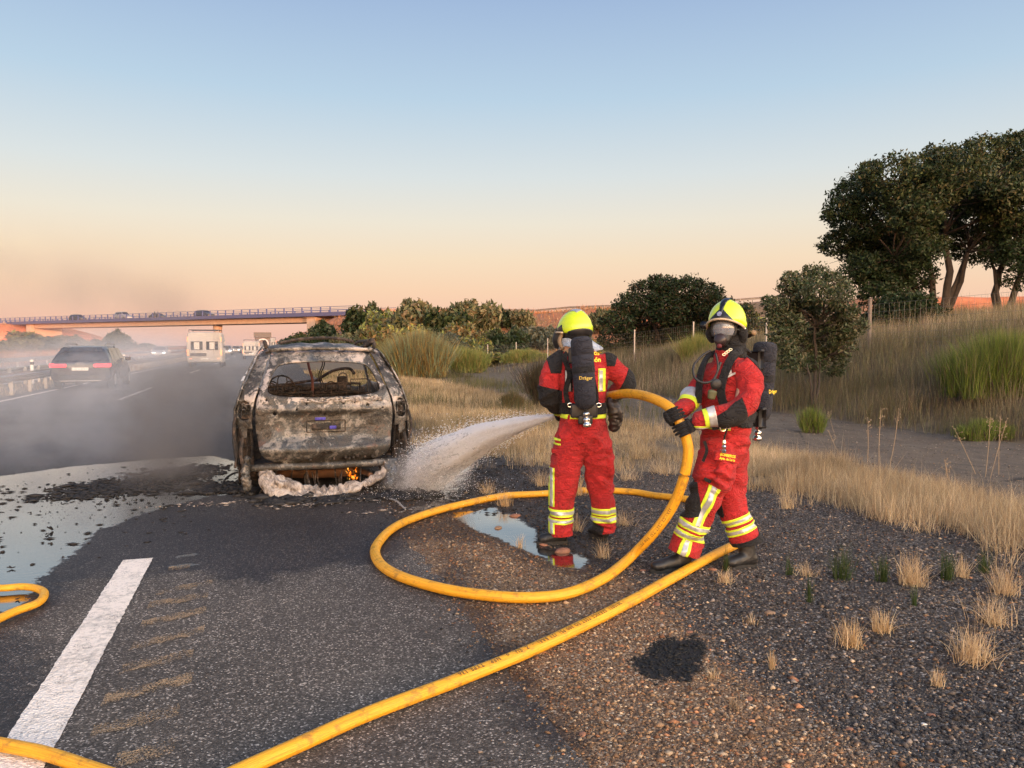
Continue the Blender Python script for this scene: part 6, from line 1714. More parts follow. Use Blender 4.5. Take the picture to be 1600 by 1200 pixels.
strap_path([J2(1113, 664, 5.14), J2(1140, 660, 5.13), J2(1160, 654, 5.2), J2(1176, 650, 5.33), J2(1184, 656, 5.45)], .075, .016, 'hip_belt', bp2, None, Z.cross(D(1, .2)) * -1)
bm = bmesh.new(); bm_tube(bm, smooth_path([J2(1126, 566, 5.19), J2(1116, 592, 5.17), J2(1100, 598, 5.16), J2(1086, 590, 5.18), J2(1084, 572, 5.22), J2(1097, 556, 5.25), J2(1110, 548, 5.26)], 8), .0085, 8); bm_obj('air_hose', bm, RUBB, bp2, True)
bm = bmesh.new(); bm_tube(bm, smooth_path([J2(1118, 552, 5.22), J2(1122, 575, 5.18), J2(1115, 600, 5.17), J2(1112, 620, 5.17)], 8), .007, 8); bm_obj('gauge_hose', bm, RUBB, bp2, True)
bm = bmesh.new(); bm_lathe(bm, [(.01, -.012), (.034, -.012), (.038, 0), (.034, .014), (.01, .016)], 20, Matrix.Translation(J2(1119, 600, 5.165)) @ Matrix.Rotation(-YAW, 4, 'Z') @ Matrix.Rotation(R(90), 4, 'X')); gg = bm_obj('pressure_gauge', bm, RUBB, bp2, True)
bm = bmesh.new(); chain_mesh(bm, [(J2(1114, 612, 5.16), .032, .018, D(1, 0)), (J2(1112, 622, 5.16), .026, .016, D(1, 0))], 14); bm_obj('gauge_cover', bm, simple('olive_rubber', (.08, .08, .035), .6), gg, True)
bm = bmesh.new()
for k in range(4): bm_tube(bm, [J2(1131 + 3.4 * k + 2.5 * math.cos(a), 554 - 2.6 * k + 1.6 * math.sin(a), 5.17) for a in [i * math.pi / 5 for i in range(10)]], .0028, 4, closed=True)
bm_obj('chain', bm, simple('brass_chain', (.5, .45, .3), .3, .8), bp2)
# key ring at the belt and the hanging clip
bm = bmesh.new(); bm_tube(bm, [J2(1131 + 4.5 * math.cos(a), 670 + 4 * math.sin(a), 5.11) for a in [i * math.pi / 8 for i in range(16)]], .004, 6, closed=True); bm_tube(bm, smooth_path([J2(1117, 663, 5.12), J2(1122, 667, 5.11), J2(1135, 664, 5.11)], 4), .003, 5); bm_tube(bm, [J2(1128, 658, 5.12), J2(1131, 668, 5.11)], .003, 5)
bm_obj('key_ring', bm, CHROME, bp2)
bm = bmesh.new(); bm_tube(bm, smooth_path([J2(1138, 670, 5.13), J2(1134, 682, 5.13), J2(1133, 690, 5.13)], 4), .006, 6); o = bm_obj('lanyard', bm, BLKC, bp2)
bm = bmesh.new(); bm_lathe(bm, [(.01, 0), (.014, -.02), (.01, -.035), (.016, -.045), (.012, -.06)], 12, Matrix.Translation(J2(1133, 688, 5.12))); bm_lathe(bm, [(.014, -.062), (.022, -.07), (.02, -.085), (.006, -.09)], 12, Matrix.Translation(J2(1132, 688, 5.12))); bm_obj('snap_hook', bm, CHROME, o)
strap_path([J2(1102, 690, 5.16), J2(1106, 705, 5.165), J2(1100, 722, 5.17)], .02, .008, 'hanging_strap', bp2, None, D(0, -1))
wrap_text('cover_lettering', 'Dräger', .036, J2(1208, 612, 5.3), D(.75, .66), Z, cy2.data, YTXT, cy2, .002, .0006)
# boots and gloves
make_boot(ff2, C((1082 - 800) / 1200 * 5.3, 5.31, 0), C((1016 - 800) / 1200 * 5.28, 5.21, 0), zg2, w=.054, shaft_top=J2(1077, 858, 5.29))
make_boot(ff2, C((1189 - 800) / 1200 * 5.4, 5.42, 0), C((1132 - 800) / 1200 * 5.38, 5.33, 0), zg2 - .01, w=.054, shaft_top=J2(1169, 844, 5.42))
HA, HB = J2(1056, 648, 5.20), J2(1068, 672, 5.17)
hax = (HB - HA).normalized()
make_hand(ff2, HA, -hax, D(-.5, .2, .75), J2(1064, 643, 5.285), .044)
make_hand(ff2, HB, hax, D(.75, -.65, .2), J2(1091, 657, 5.15), .044)
anchor(ff2)
# two onlookers at the overpass railing
for px_, lab, mt in ((268, 'tiny figure standing at the overpass railing, left of the pair', 'dark_paint'), (273, 'tiny figure standing at the overpass railing, right of the pair', 'grey_load')):
    q = on_bridge(bridge_t(px_), ZD, 3.9); bm = bmesh.new(); s_ = bdir
    chain_mesh(bm, [(q + Z * .95, .17, .12, s_), (q + Z * 1.2, .17, .12, s_), (q + Z * 1.42, .2, .11, s_), (q + Z * 1.5, .07, .07, s_), (q + Z * 1.58, .06, .06, s_)], 10, 3); bm_ell(bm, q + Z * 1.67, (.09, .1, .12))
    for sx in (-1, 1):
        chain_mesh(bm, [(q + s_ * sx * .1 + Z * .95, .09, .09, None), (q + s_ * sx * .11 + Z * .5, .07, .07, None), (q + s_ * sx * .12 + Z * .05, .06, .08, None)], 8, 3)
        chain_mesh(bm, [(q + s_ * sx * .2 + Z * 1.4, .06, .06, None), (q + s_ * sx * .26 + Z * 1.12, .05, .05, None), (q + s_ * sx * .2 + bnor * .2 + Z * 1.05, .04, .04, None)], 8, 3)
    me = fuse(bm, .03, 2); me.transform(Matrix.Translation(-q)); o = mesh_obj('person', me, MATS[mt]); o.location = q; tag(o, lab, 'onlooker')
# ================================================================ the burnt-out car
def in_poly(x, y, poly):
    c = False; n = len(poly); j = n - 1
    for i in range(n):
        if (poly[i][1] > y) != (poly[j][1] > y) and x < (poly[j][0] - poly[i][0]) * (y - poly[i][1]) / (poly[j][1] - poly[i][1]) + poly[i][0]: c = not c
        j = i
    return c
def chaikin(poly, n=2):
    for _ in range(n):
        out = []
        for i in range(len(poly)):
            a, b = poly[i], poly[(i + 1) % len(poly)]
            out += [(a[0] * .75 + b[0] * .25, a[1] * .75 + b[1] * .25), (a[0] * .25 + b[0] * .75, a[1] * .25 + b[1] * .75)]
        poly = out
    return poly
def panel(name, outline, holes, fn, mat, parent, grid=.04, thick=.012, jag=0.0, seed=0, flip=False):
    """sheet-metal panel: a flat outline with openings, filled with an inner grid and bent by fn(a, b) -> point"""
    rr = random.Random(seed)
    def dens(poly):
        out = []
        for i in range(len(poly)):
            a, b = poly[i], poly[(i + 1) % len(poly)]
            L = math.hypot(b[0] - a[0], b[1] - a[1]); n = max(1, int(L / grid))
            for k in range(n):
                t = k / n; out.append((lerp(a[0], b[0], t) + rr.uniform(-jag, jag), lerp(a[1], b[1], t) + rr.uniform(-jag, jag)))
        return out
    loops = [dens(outline)] + [dens(h) for h in holes]
    V, E = [], []
    for lp in loops:
        s = len(V); V += lp; E += [(s + i, s + (i + 1) % len(lp)) for i in range(len(lp))]
    xs_ = [p[0] for p in loops[0]]; ys_ = [p[1] for p in loops[0]]
    def inside(x, y): return in_poly(x, y, loops[0]) and not any(in_poly(x, y, h) for h in loops[1:])
    x = min(xs_) + grid / 2
    while x < max(xs_):
        y = min(ys_) + grid / 2
        while y < max(ys_):
            if inside(x, y): V.append((x + rr.uniform(-.1, .1) * grid, y + rr.uniform(-.1, .1) * grid))
            y += grid
        x += grid
    r = delaunay_2d_cdt([Vector(v) for v in V], E, [], 0, 1e-5)
    vs_, fs = r[0], r[2]
    keep = []
    for f in fs:
        cx = sum(vs_[i].x for i in f) / len(f); cy = sum(vs_[i].y for i in f) / len(f)
        if inside(cx, cy): keep.append(tuple(f) if not flip else tuple(f)[::-1])
    o = new_mesh(name, [fn(v.x, v.y) for v in vs_], keep, mat, parent, True)
    if thick:
        m = o.modifiers.new('t', 'SOLIDIFY'); m.thickness = thick; m.offset = 0
    return o

# burnt sheet steel: grey ash, rust and soot in patches, bluish reflection painted in
t = NT('burnt_steel'); v = t.coord('Object')
warp = t.noise(v, 3.0, 5, .65, 1.0); mid = t.noise(v, 9, 5, .7, .8); fine = t.noise(v, 45, 4, .7)
k_ = t.math('ADD', t.math('MULTIPLY', warp, .55), t.math('ADD', t.math('MULTIPLY', mid, .35), t.math('MULTIPLY', fine, .16)))
c = t.ramp(k_, [(.38, (.010, .009, .009)), (.45, (.028, .025, .021)), (.49, (.10, .085, .07)), (.52, (.04, .041, .039)), (.555, (.14, .13, .115)), (.60, (.27, .24, .21)), (.645, (.075, .076, .072)), (.70, (.26, .235, .205))])
blue = t.mapr(t.noise(v, 2.3, 3, .5, .5), .56, .66)
c = t.mix(t.math('MULTIPLY', blue, .7), c, (.07, .085, .10))
rust = t.mapr(t.noise(v, 5.5, 5, .7), .58, .68)
c = t.mix(t.math('MULTIPLY', rust, .45), c, (.17, .08, .05))
zz = t.n('ShaderNodeSeparateXYZ'); t.l(v, zz.inputs[0])
ab = t.math('MULTIPLY', t.mapr(zz.outputs[2], .86, 1.0), t.mapr(t.math('ADD', t.math('MULTIPLY', mid, .6), t.math('MULTIPLY', t.noise(v, 4, 5, .7), .5)), .56, .64))
c = t.mix(t.math('MULTIPLY', ab, .85), c, (.50, .43, .38))
soot = t.mapr(t.noise(t.coord('Object', (1, 1, 1.6)), 2.0, 6, .75), .55, .68)
c = t.mix(t.math('MULTIPLY', soot, .85), c, (.010, .010, .010))
pits = t.voro(v, 60); c = t.mix(t.mapr(pits, .0, .12, .55, 0), c, (.01, .01, .01))
t.set(color=c, rough=t.mapr(mid, .3, .7, .36, .72), metal=.45, spec=.5)
t.bump(t.math('ADD', t.math('MULTIPLY', mid, 1.0), t.math('MULTIPLY', fine, .5)), .5, .02)
BURNT = t.m
t = NT('charred_metal'); v = t.coord('Object'); n_ = t.noise(v, 14, 5, .7)
t.set(color=t.ramp(n_, [(.35, (.008, .008, .008)), (.5, (.03, .024, .02)), (.62, (.09, .06, .045)), (.72, (.2, .16, .13))]), rough=.8, metal=.15); t.bump(n_, .8, .02); CHAR = t.m
t = NT('melted_ash'); v = t.coord('Object', (1, 1, .5)); n_ = t.noise(v, 10, 6, .7, 1.5)
t.set(color=t.ramp(n_, [(.3, (.05, .042, .038)), (.45, (.2, .17, .15)), (.58, (.42, .37, .33)), (.7, (.56, .5, .45))]), rough=.85); t.bump(n_, .9, .03); ASH = t.m

CX, CYY = .62, 8.30
wreck = empty('burnt_car', (CX, CYY, 0), R(0.4), 'burnt out family car, windowless, smoking at the edge of the road', 'car')
dn = lambda x, y, s=3.0, a=.010: a * noise.noise(Vector((x * s, y * s, 3.3)))
def Wz(z):            # half width at height z
    return float(np.interp(z, [.1, .3, .55, .85, .98, 1.05, 1.3, 1.5, 1.58], [.86, .905, .93, .925, .90, .875, .775, .67, .60]))
def Yr(x, z):         # rear face
    b = float(np.interp(z, [.1, .28, .34, .42, .48, .58, .70, .9, 1.02, 1.1, 1.36, 1.5, 1.56], [.10, .06, .05, -.03, -.05, .02, .04, .02, .05, .10, .34, .46, .52]))
    w = abs(x) / Wz(z)
    return b + .16 * w ** 4 + .05 * w * w + dn(x, z)
def rear(x, z): return (x, Yr(x, z), z)
hatch_o = chaikin([(-.66, .40), (-.70, .62), (-.72, .80), (-.70, .98), (-.66, 1.10), (-.56, 1.40), (-.50, 1.50), (0, 1.53), (.50, 1.50), (.56, 1.40), (.66, 1.10), (.70, .98), (.72, .80), (.70, .62), (.66, .40), (.45, .335), (0, .32), (-.45, .335)], 2)
win = chaikin([(-.60, 1.08), (-.57, 1.18), (-.50, 1.33), (-.42, 1.375), (0, 1.40), (.42, 1.375), (.50, 1.33), (.57, 1.18), (.60, 1.10), (.52, 1.045), (.2, 1.025), (-.2, 1.02), (-.5, 1.035)], 2)
def circ(x, z, r, n=8): return [(x + r * math.cos(2 * math.pi * k / n), z + r * math.sin(2 * math.pi * k / n)) for k in range(n)]
holes = [win] + [circ(*q) for q in ((-.52, .86, .022), (.44, .93, .018), (-.30, .90, .012), (-.2, .955, .010), (.18, .955, .010), (.3, .96, .010), (.56, .98, .014), (-.60, 1.0, .012), (.6, .9, .013))]
def hatch(x, z):
    y = Yr(x, z)
    # sunken number-plate field and the swage lines
    if abs(x) < .52: y += .035 * float(sstep(.56, .60, z) * (1 - sstep(.84, .875, z))) * float(1 - sstep(.40, .52, abs(x)))
    y -= .018 * math.exp(-((z - (.895 + .03 * x * x)) / .014) ** 2) + .02 * math.exp(-((z - (.47 + .08 * x * x)) / .03) ** 2)
    y += .014 * noise.noise(Vector((x * 5, z * 5, 9)))
    return (x, y, z)
tg = panel('tailgate', hatch_o, holes, hatch, BURNT, wreck, .028, .014, 0, 1)
# bits on the tailgate
def wbox(name, c, s, mat, par, rot=None, bev=.006):
    bm = bmesh.new(); bm_box(bm, c, s, rot, bev); return bm_obj(name, bm, mat, par)
pl = panel('licence_plate', [(-.15, .68), (.15, .68), (.15, .745), (-.15, .745)], [], lambda x, z: (x + .0, Yr(x, z) + .012 + .006 * math.sin(x * 22), z), CHAR, tg, .03, .006)
bm = bmesh.new()
for a, b in (((-.2, .655), (.2, .655)), ((.2, .655), (.2, .775)), ((.2, .775), (-.2, .775)), ((-.2, .775), (-.2, .655))):
    bm_tube(bm, [(a[0], Yr(*a) + .022, a[1]), (b[0], Yr(*b) + .022, b[1])], .006, 5)
bm_obj('plate_frame', bm, CHAR, tg)
PUR = simple('heat_blued_steel', (.05, .045, .30), .4, .4, .5, 40)
wbox('blue_remnant', (-.06, Yr(0, .8) + .02, .795), (.11, .02, .03), PUR, tg); wbox('blue_remnant', (.07, Yr(0, .71) + .005, .70), (.07, .02, .035), PUR, tg)
bm = bmesh.new(); rr = random.Random(4)
for k in range(26):
    x = -.5 + k * .041; z = .385 + .02 * math.sin(k * 1.3)
    if rr.random() < .75: bm_box(bm, (x, Yr(x, z) - .01, z), (.026, .03, rr.uniform(.014, .034)), None, .003)
bm_obj('clip_strip', bm, CHAR, tg)
# white flaked paint along the lower window edge
bm = bmesh.new()
for k in range(60):
    x = rr.uniform(-.25, .62); z = 1.0 + rr.uniform(-.03, .012) + .02 * abs(x)
    bm_ell(bm, (x, Yr(x, z) - .012, z), (rr.uniform(.012, .035), .008, rr.uniform(.006, .018)), None, 7, 5)
bm_obj('paint_flakes', bm, ASH, tg, True)
# rear corners beside the tailgate, with the empty lamp housings
for s in (-1, 1):
    co = [(s * .74, .70), (s * .75, .80), (s * .725, .98), (s * .68, 1.12), (s * .585, 1.40), (s * .53, 1.5), (s * .60, 1.52), (s * .655, 1.5), (s * .78, 1.22), (s * .88, 1.02), (s * .905, .90), (s * .915, .76), (s * .88, .72), (s * .86, .62), (s * .80, .60), (s * .79, .70)]
    if s > 0: co = co[::-1]
    lamp = chaikin([(s * .76, .80), (s * .755, .95), (s * .80, 1.0), (s * .87, .97), (s * .885, .84), (s * .86, .78)], 1)
    bm = bmesh.new()
    for (xa, za, xb, zb, w_) in ((.76, .68, .77, .30, .05), (.86, .70, .88, .25, .035), (.80, .60, .81, .35, .03), (.76, .52, .90, .50, .03), (.77, .36, .89, .33, .045)):
        bm_tube(bm, smooth_path([(s * xa, .20, za), (s * ((xa + xb) / 2 + rr.uniform(-.02, .02)), .22, (za + zb) / 2), (s * xb, .19, zb)], 4), w_ * .5, 6, flat=.5)
    bm_box(bm, (s * .82, .30, .48), (.17, .04, .44), None, .01)
    bm_obj('corner_strut', bm, CHAR, wreck)
    panel('rear_corner', co, [lamp], lambda x, z: (x, Yr(x, z) + .012 * noise.noise(Vector((x * 9, z * 9, 2))), z), BURNT, wreck, .03, .012, .004, 5 + s)
    lh = wbox('lamp_housing', (s * .80, .27, .89), (.13, .10, .19), CHAR, wreck, None, .02)
    bm = bmesh.new()
    for k in range(9):
        bm_tube(bm, [(s * rr.uniform(.76, .86), .15, rr.uniform(.80, .97)), (s * rr.uniform(.76, .88), .22, rr.uniform(.80, .97))], .007, 5)
    bm_obj('lamp_remains', bm, BURNT, lh)
# sides
def sideX(s):
    def f(y, z):
        w = Wz(z) - .10 * float(sstep(3.55, 4.35, y)) * (1 if z < 1.1 else 0.6) - .03 * float(sstep(.35, 0.0, y))
        w += .012 * noise.noise(Vector((y * 2.2, z * 3, 7 + s))) + .012 * math.exp(-((z - .90) / .03) ** 2)
        for yc in (.86, 3.5):
            w += .02 * math.exp(-((math.hypot(y - yc, z - .33) - .40) / .04) ** 2)
        return (s * w, y, z)
    return f
so = [(.20, .40), (.20, .62), (.17, .85), (.19, 1.0), (.26, 1.1), (.46, 1.34), (.58, 1.47), (.75, 1.53), (1.6, 1.575), (2.3, 1.555), (2.75, 1.47), (3.25, 1.12), (3.35, 1.02), (4.1, .92), (4.35, .74), (4.38, .45), (4.2, .26), (3.94, .26), (3.90, .45), (3.76, .66), (3.5, .74), (3.24, .66), (3.10, .45), (3.06, .24), (1.3, .24), (1.26, .45), (1.12, .66), (.86, .74), (.60, .66), (.46, .45), (.42, .26), (.26, .28)]
q3 = chaikin([(.52, 1.09), (.68, 1.36), (.98, 1.42), (1.02, 1.08)], 1); q2 = chaikin([(1.10, 1.06), (1.08, 1.44), (1.88, 1.49), (1.94, 1.06)], 1); q1 = chaikin([(2.04, 1.06), (2.0, 1.49), (2.3, 1.48), (2.62, 1.40), (3.05, 1.10), (3.0, 1.05)], 1)
for s in (-1, 1):
    panel('side_panel', so, [q3, q2, q1], sideX(s), BURNT, wreck, .05, .014, .002, 10 + s, flip=(s < 0))
    # sagging roof rail
    z0 = 1.565
    bm = bmesh.new(); bm_tube(bm, smooth_path([(s * .585, .60, z0 - .03), (s * .60, .68, z0 + .045), (s * .60, 1.4, z0 + .06 - (.02 if s < 0 else 0)), (s * .595, 2.2, z0 + .05), (s * .575, 2.5, z0 - .02)], 6), .02, 8); bm_obj('roof_rail', bm, CHAR, wreck, True)
    wh = None
    for yy in (.86, 3.5):
        M = Matrix.Translation((s * .80, yy, .225)) @ Matrix.Rotation(math.pi / 2, 4, 'Y')
        bm = bmesh.new(); bm_lathe(bm, [(.05, -.09), (.20, -.10), (.225, -.10), (.215, -.05), (.20, 0), (.215, .05), (.225, .1), (.20, .10), (.05, .05)], 24, M); o = bm_obj('wheel', bm, CHAR, wreck, True)
        bm = bmesh.new()
        for k in range(9):
            a = 2 * math.pi * k / 9; bm_tube(bm, [(s * .89, yy, .225), (s * .895, yy + .19 * math.cos(a), .225 + .19 * math.sin(a))], .014, 5)
        bm_obj('spoke', bm, BURNT, o)
        bm = bmesh.new()   # collapsed tyre remains
        for k in range(20): bm_ell(bm, (s * .80 + rr.uniform(-.10, .10), yy + rr.uniform(-.26, .26), rr.uniform(.0, .05)), (.06, .08, .03), None, 8, 6)
        bm_obj('tyre_remains', bm, simple('charred_rubber', (.02, .018, .017), .9, var=.6, vs_=20, bump=1, bs=40, bd=.02), o)
    # inner arch
    bm = bmesh.new(); pts = [(s * .66, .86 + .42 * math.cos(a), .34 + .42 * math.sin(a)) for a in [math.pi * k / 12 for k in range(13)]]
    rr0 = [[bm.verts.new(p) for p in pts], [bm.verts.new((s * .90, p[1], p[2])) for p in pts]]
    for k in range(12): bm.faces.new((rr0[0][k], rr0[0][k + 1], rr0[1][k + 1], rr0[1][k]))
    bm_obj('wheel_arch', bm, CHAR, wreck)
    # hanging door seal / strips at the corner
    bm = bmesh.new(); bm_tube(bm, smooth_path([(s * .90, .16, .86), (s * .93, .14, .7), (s * .90, .15, .5), (s * .92, .12, .3)], 5), .014, 6); bm_tube(bm, smooth_path([(s * .84, .10, .62), (s * .86, .07, .45), (s * .83, .08, .26)], 5), .018, 6); bm_obj('hanging_strip', bm, CHAR, wreck)
    bm = bmesh.new(); chain_mesh(bm, [((s * .80, .10, .40), .05, .03, None), ((s * .82, .08, .25), .06, .04, None), ((s * .80, .10, .10), .05, .035, None)], 10); mesh_obj('corner_wreckage', fuse(bm, .012, 1, .02, 14, 30 + s), BURNT, wreck)
# roof with the big opening at its front (sunroof glass gone, frame bowed up)
ro = [(-.60, .56), (0, .50), (.60, .56), (.62, 1.4), (.60, 2.3), (.50, 2.72), (0, 2.80), (-.50, 2.72), (-.60, 2.3), (-.62, 1.4)]
sun_h = chaikin([(-.40, 1.35), (.40, 1.35), (.42, 2.2), (-.42, 2.2)], 1)
def roof(x, y):
    z = 1.595 - .06 * (abs(x) / .62) ** 2.4 - .05 * float(sstep(1.0, .5, y)) - .09 * float(sstep(2.2, 2.8, y)) + .012 * noise.noise(Vector((x * 3, y * 2, 5))) + .008 * math.sin(x * 22) * float(sstep(.6, 1.0, y))
    return (x, y, z)
panel('roof', ro, [sun_h], roof, BURNT, wreck, .05, .012, 0, 20)
bm = bmesh.new(); bm_tube(bm, smooth_path([(-.42, 1.34, 1.60), (-.2, 1.36, 1.645), (.1, 1.36, 1.665), (.3, 1.34, 1.65), (.44, 1.3, 1.62)], 6), .022, 6); bm_obj('sunroof_frame', bm, CHAR, wreck)
wbox('roof_stub', (.55, .72, 1.60), (.05, .22, .06), CHAR, wreck, Matrix.Rotation(R(-16), 3, 'X') @ Matrix.Rotation(R(18), 3, 'Z'))
# spoiler lip under the roof edge
panel('spoiler', [(-.56, 1.505), (.56, 1.505), (.58, 1.545), (-.58, 1.545)], [], lambda x, z: (x, Yr(x, 1.5) - .06 + .04 * abs(x), z + .012 - .05 * x * x), BURNT, wreck, .05, .02, .003)
# bonnet, dashboard bulkhead, nose
panel('bonnet', [(-.66, 3.1), (.66, 3.1), (.62, 4.0), (.45, 4.25), (-.45, 4.25), (-.62, 4.0)], [], lambda x, y: (x, y, 1.03 - .14 * float(sstep(3.2, 4.3, y)) - .06 * x * x + .02 * noise.noise(Vector((x * 3, y * 3, 1)))), BURNT, wreck, .08, .01)
panel('nose', [(-.78, .25), (.78, .25), (.74, .7), (.60, .9), (-.60, .9), (-.74, .7)], [], lambda x, z: (x, 4.38 - .22 * x * x - .1 * max(0, z - .6), z), CHAR, wreck, .1, .02)
wbox('bulkhead', (0, 3.0, .62), (1.6, .06, .72), CHAR, wreck)
wbox('floor_pan', (0, 2.3, .26), (1.6, 4.1, .05), CHAR, wreck)
bm = bmesh.new(); bm_tube(bm, smooth_path([(-.72, 2.92, .92), (-.3, 2.84, .98), (.3, 2.84, .99), (.72, 2.92, .92)], 6), .05, 8); bm_obj('dashboard_beam', bm, CHAR, wreck)
bm = bmesh.new(); bm_tube(bm, [(-.38 + .17 * math.cos(a), 2.62 + .05 * math.sin(a), 1.0 + .16 * math.sin(a)) for a in [k * math.pi / 10 for k in range(20)]], .012, 6, closed=True)
for a in (0.4, 2.7, 4.7): bm_tube(bm, [(-.38, 2.64, 1.0), (-.38 + .17 * math.cos(a), 2.62 + .05 * math.sin(a), 1.0 + .16 * math.sin(a))], .012, 5)
bm_obj('steering_wheel', bm, CHAR, wreck)
# windscreen pillars' cross member, mirror stalk and wires hanging
bm = bmesh.new(); bm_tube(bm, smooth_path([(-.10, 1.9, 1.56), (-.06, 1.86, 1.3), (-.02, 1.84, 1.12), (-.03, 1.8, .8)], 5), .018, 6); w1 = bm_obj('hanging_belt', bm, simple('rusty_wire', (.13, .045, .03), .8, .2), wreck)
bm = bmesh.new()
for x in (.06, .085): bm_tube(bm, smooth_path([(x, 1.6, 1.57), (x + .03, 1.6, 1.35), (x - .015, 1.62, 1.2), (x + .02, 1.6, 1.05), (x, 1.6, .9)], 6), .007, 5)
bm_tube(bm, [(-.55, 1.0, 1.4), (-.54, 1.0, .95)], .006, 5)
bm_obj('hanging_wire', bm, CHAR, wreck)
bm = bmesh.new(); bm_tube(bm, smooth_path([(.05, 2.0, 1.12), (.25, 1.96, 1.24), (.45, 1.94, 1.27), (.52, 1.9, 1.2)], 6), .022, 6); bm_tube(bm, smooth_path([(-.62, 2.2, 1.02), (-.1, 2.1, 1.10), (.1, 2.0, 1.12)], 6), .02, 6); bm_obj('collapsed_trim', bm, CHAR, wreck)
# seat frames
def seat_frame(x, y, w, back, head, name='seat_frame'):
    bm = bmesh.new(); h = back
    bm_tube(bm, smooth_path([(x - w / 2, y, .45), (x - w / 2 + .02, y - .08, h - .06), (x - w / 2 + .07, y - .1, h), (x + w / 2 - .07, y - .1, h), (x + w / 2 - .02, y - .08, h - .06), (x + w / 2, y, .45)], 5), .014, 6)
    for z in (.6, .72, .84): bm_tube(bm, [(x - w / 2 + .01, y - .04, z), (x + w / 2 - .01, y - .04, z)], .006, 5)
    for k in range(5): bm_tube(bm, [(x - w / 2 + w * (k + .5) / 5, y - .05, .5), (x - w / 2 + w * (k + .5) / 5, y - .1, h)], .004, 4)
    for hx in head: bm_tube(bm, smooth_path([(x + hx - .06, y - .1, h - .02), (x + hx - .055, y - .11, h + .10), (x + hx - .02, y - .115, h + .14), (x + hx + .02, y - .115, h + .14), (x + hx + .055, y - .11, h + .10), (x + hx + .06, y - .1, h - .02)], 4), .008, 6)
    bm_tube(bm, [(x - w / 2, y, .45), (x - w / 2, y + .48, .42), (x + w / 2, y + .48, .42), (x + w / 2, y, .45)], .014, 5)
    return bm_obj(name, bm, CHAR, wreck)
seat_frame(-.36, 1.35, .62, 1.0, (-.16, .04)); seat_frame(.36, 1.35, .62, .99, (-.2,)); seat_frame(-.38, 2.25, .5, 1.04, (0,)); seat_frame(.40, 2.3, .5, 1.06, (0, ))
bm = bmesh.new()
for (x0, x1, z0, z1, y) in ((.16, .34, .97, 1.12, 1.2), (.40, .60, 1.0, 1.16, 1.25), (.64, .74, 1.0, 1.15, 1.3)):
    bm_tube(bm, [(x0, y, z0), (x0, y, z1), (x1, y, z1), (x1, y, z0)], .008, 5)
for k in range(26): bm_tube(bm, [(rr.uniform(-.6, .7), rr.uniform(1.1, 1.6), rr.uniform(.9, 1.02)), (rr.uniform(-.6, .7), rr.uniform(1.1, 1.6), rr.uniform(.95, 1.07))], .005, 4)
bm_obj('wire_tangle', bm, CHAR, wreck)
bm = bmesh.new(); bm_box(bm, (.38, 2.1, 1.08), (.13, .08, .17), None, .02); bm_obj('headrest_block', bm, CHAR, wreck)
# under the tailgate: bumper beam, boot floor, exhaust, melted bumper
bm = bmesh.new(); bm_tube(bm, smooth_path([(-.78, .16, .285), (-.4, .04, .30), (0, 0, .30), (.4, .04, .30), (.78, .16, .29)], 6), .038, 8, flat=1.0); bb = bm_obj('bumper_beam', bm, BURNT, wreck, True)
panel('rear_valance', chaikin([(-.70, .345), (.70, .345), (.66, .26), (.3, .235), (-.3, .24), (-.66, .25)], 1), [], lambda x, z: (x, Yr(x, z) + .10, z), CHAR, wreck, .04, .012, .006, 3)
bm = bmesh.new(); chain_mesh(bm, [((-.45, .55, .17), .07, .07, None), ((.1, .5, .16), .08, .08, None), ((.3, .5, .16), .07, .07, None)], 14); bm_obj('exhaust_silencer', bm, simple('rusty_steel', (.16, .085, .05), .7, .4, .5, 8), wreck, True)
bm = bmesh.new(); bm_tube(bm, smooth_path([(.35, .5, .16), (.45, .3, .15), (.48, .12, .15)], 5), .03, 10); bm_obj('exhaust_pipe', bm, MATS['rusty_steel'], wreck, True)
bm = bmesh.new()
chain_mesh(bm, [((-.62, .08, .23), .055, .05, None), ((-.59, .03, .14), .085, .06, None), ((-.50, -.02, .07), .115, .05, None), ((-.28, -.05, .03), .10, .032, None), ((.05, -.04, .03), .07, .028, None), ((.35, 0, .07), .045, .026, None), ((.52, .04, .14), .045, .03, None), ((.62, .08, .22), .04, .03, None)], 16)
chain_mesh(bm, [((-.50, 0, .16), .09, .05, None), ((-.30, -.02, .08), .06, .05, None)], 12)
mesh_obj('melted_bumper', fuse(bm, .011, 1, .028, 9, 40, None, (2.2, 1, 1)), ASH, wreck)
bm = bmesh.new(); chain_mesh(bm, [((.66, .10, .30), .05, .04, None), ((.70, .06, .16), .07, .05, None), ((.66, .02, .05), .06, .05, None)], 12)
mesh_obj('melted_bumper', fuse(bm, .011, 1, .028, 12, 41, None, (2, 1, 1)), BURNT, wreck)
# drips and debris bars in the opening
bm = bmesh.new()
for k in range(16):
    x = rr.uniform(-.7, .7); bm_tube(bm, smooth_path([(x, rr.uniform(.05, .2), rr.uniform(.2, .3)), (x + rr.uniform(-.03, .03), rr.uniform(.05, .2), .12), (x + rr.uniform(-.05, .05), rr.uniform(.0, .2), .02)], 3), rr.uniform(.004, .012), 5)
bm_obj('dripped_metal', bm, CHAR, wreck)
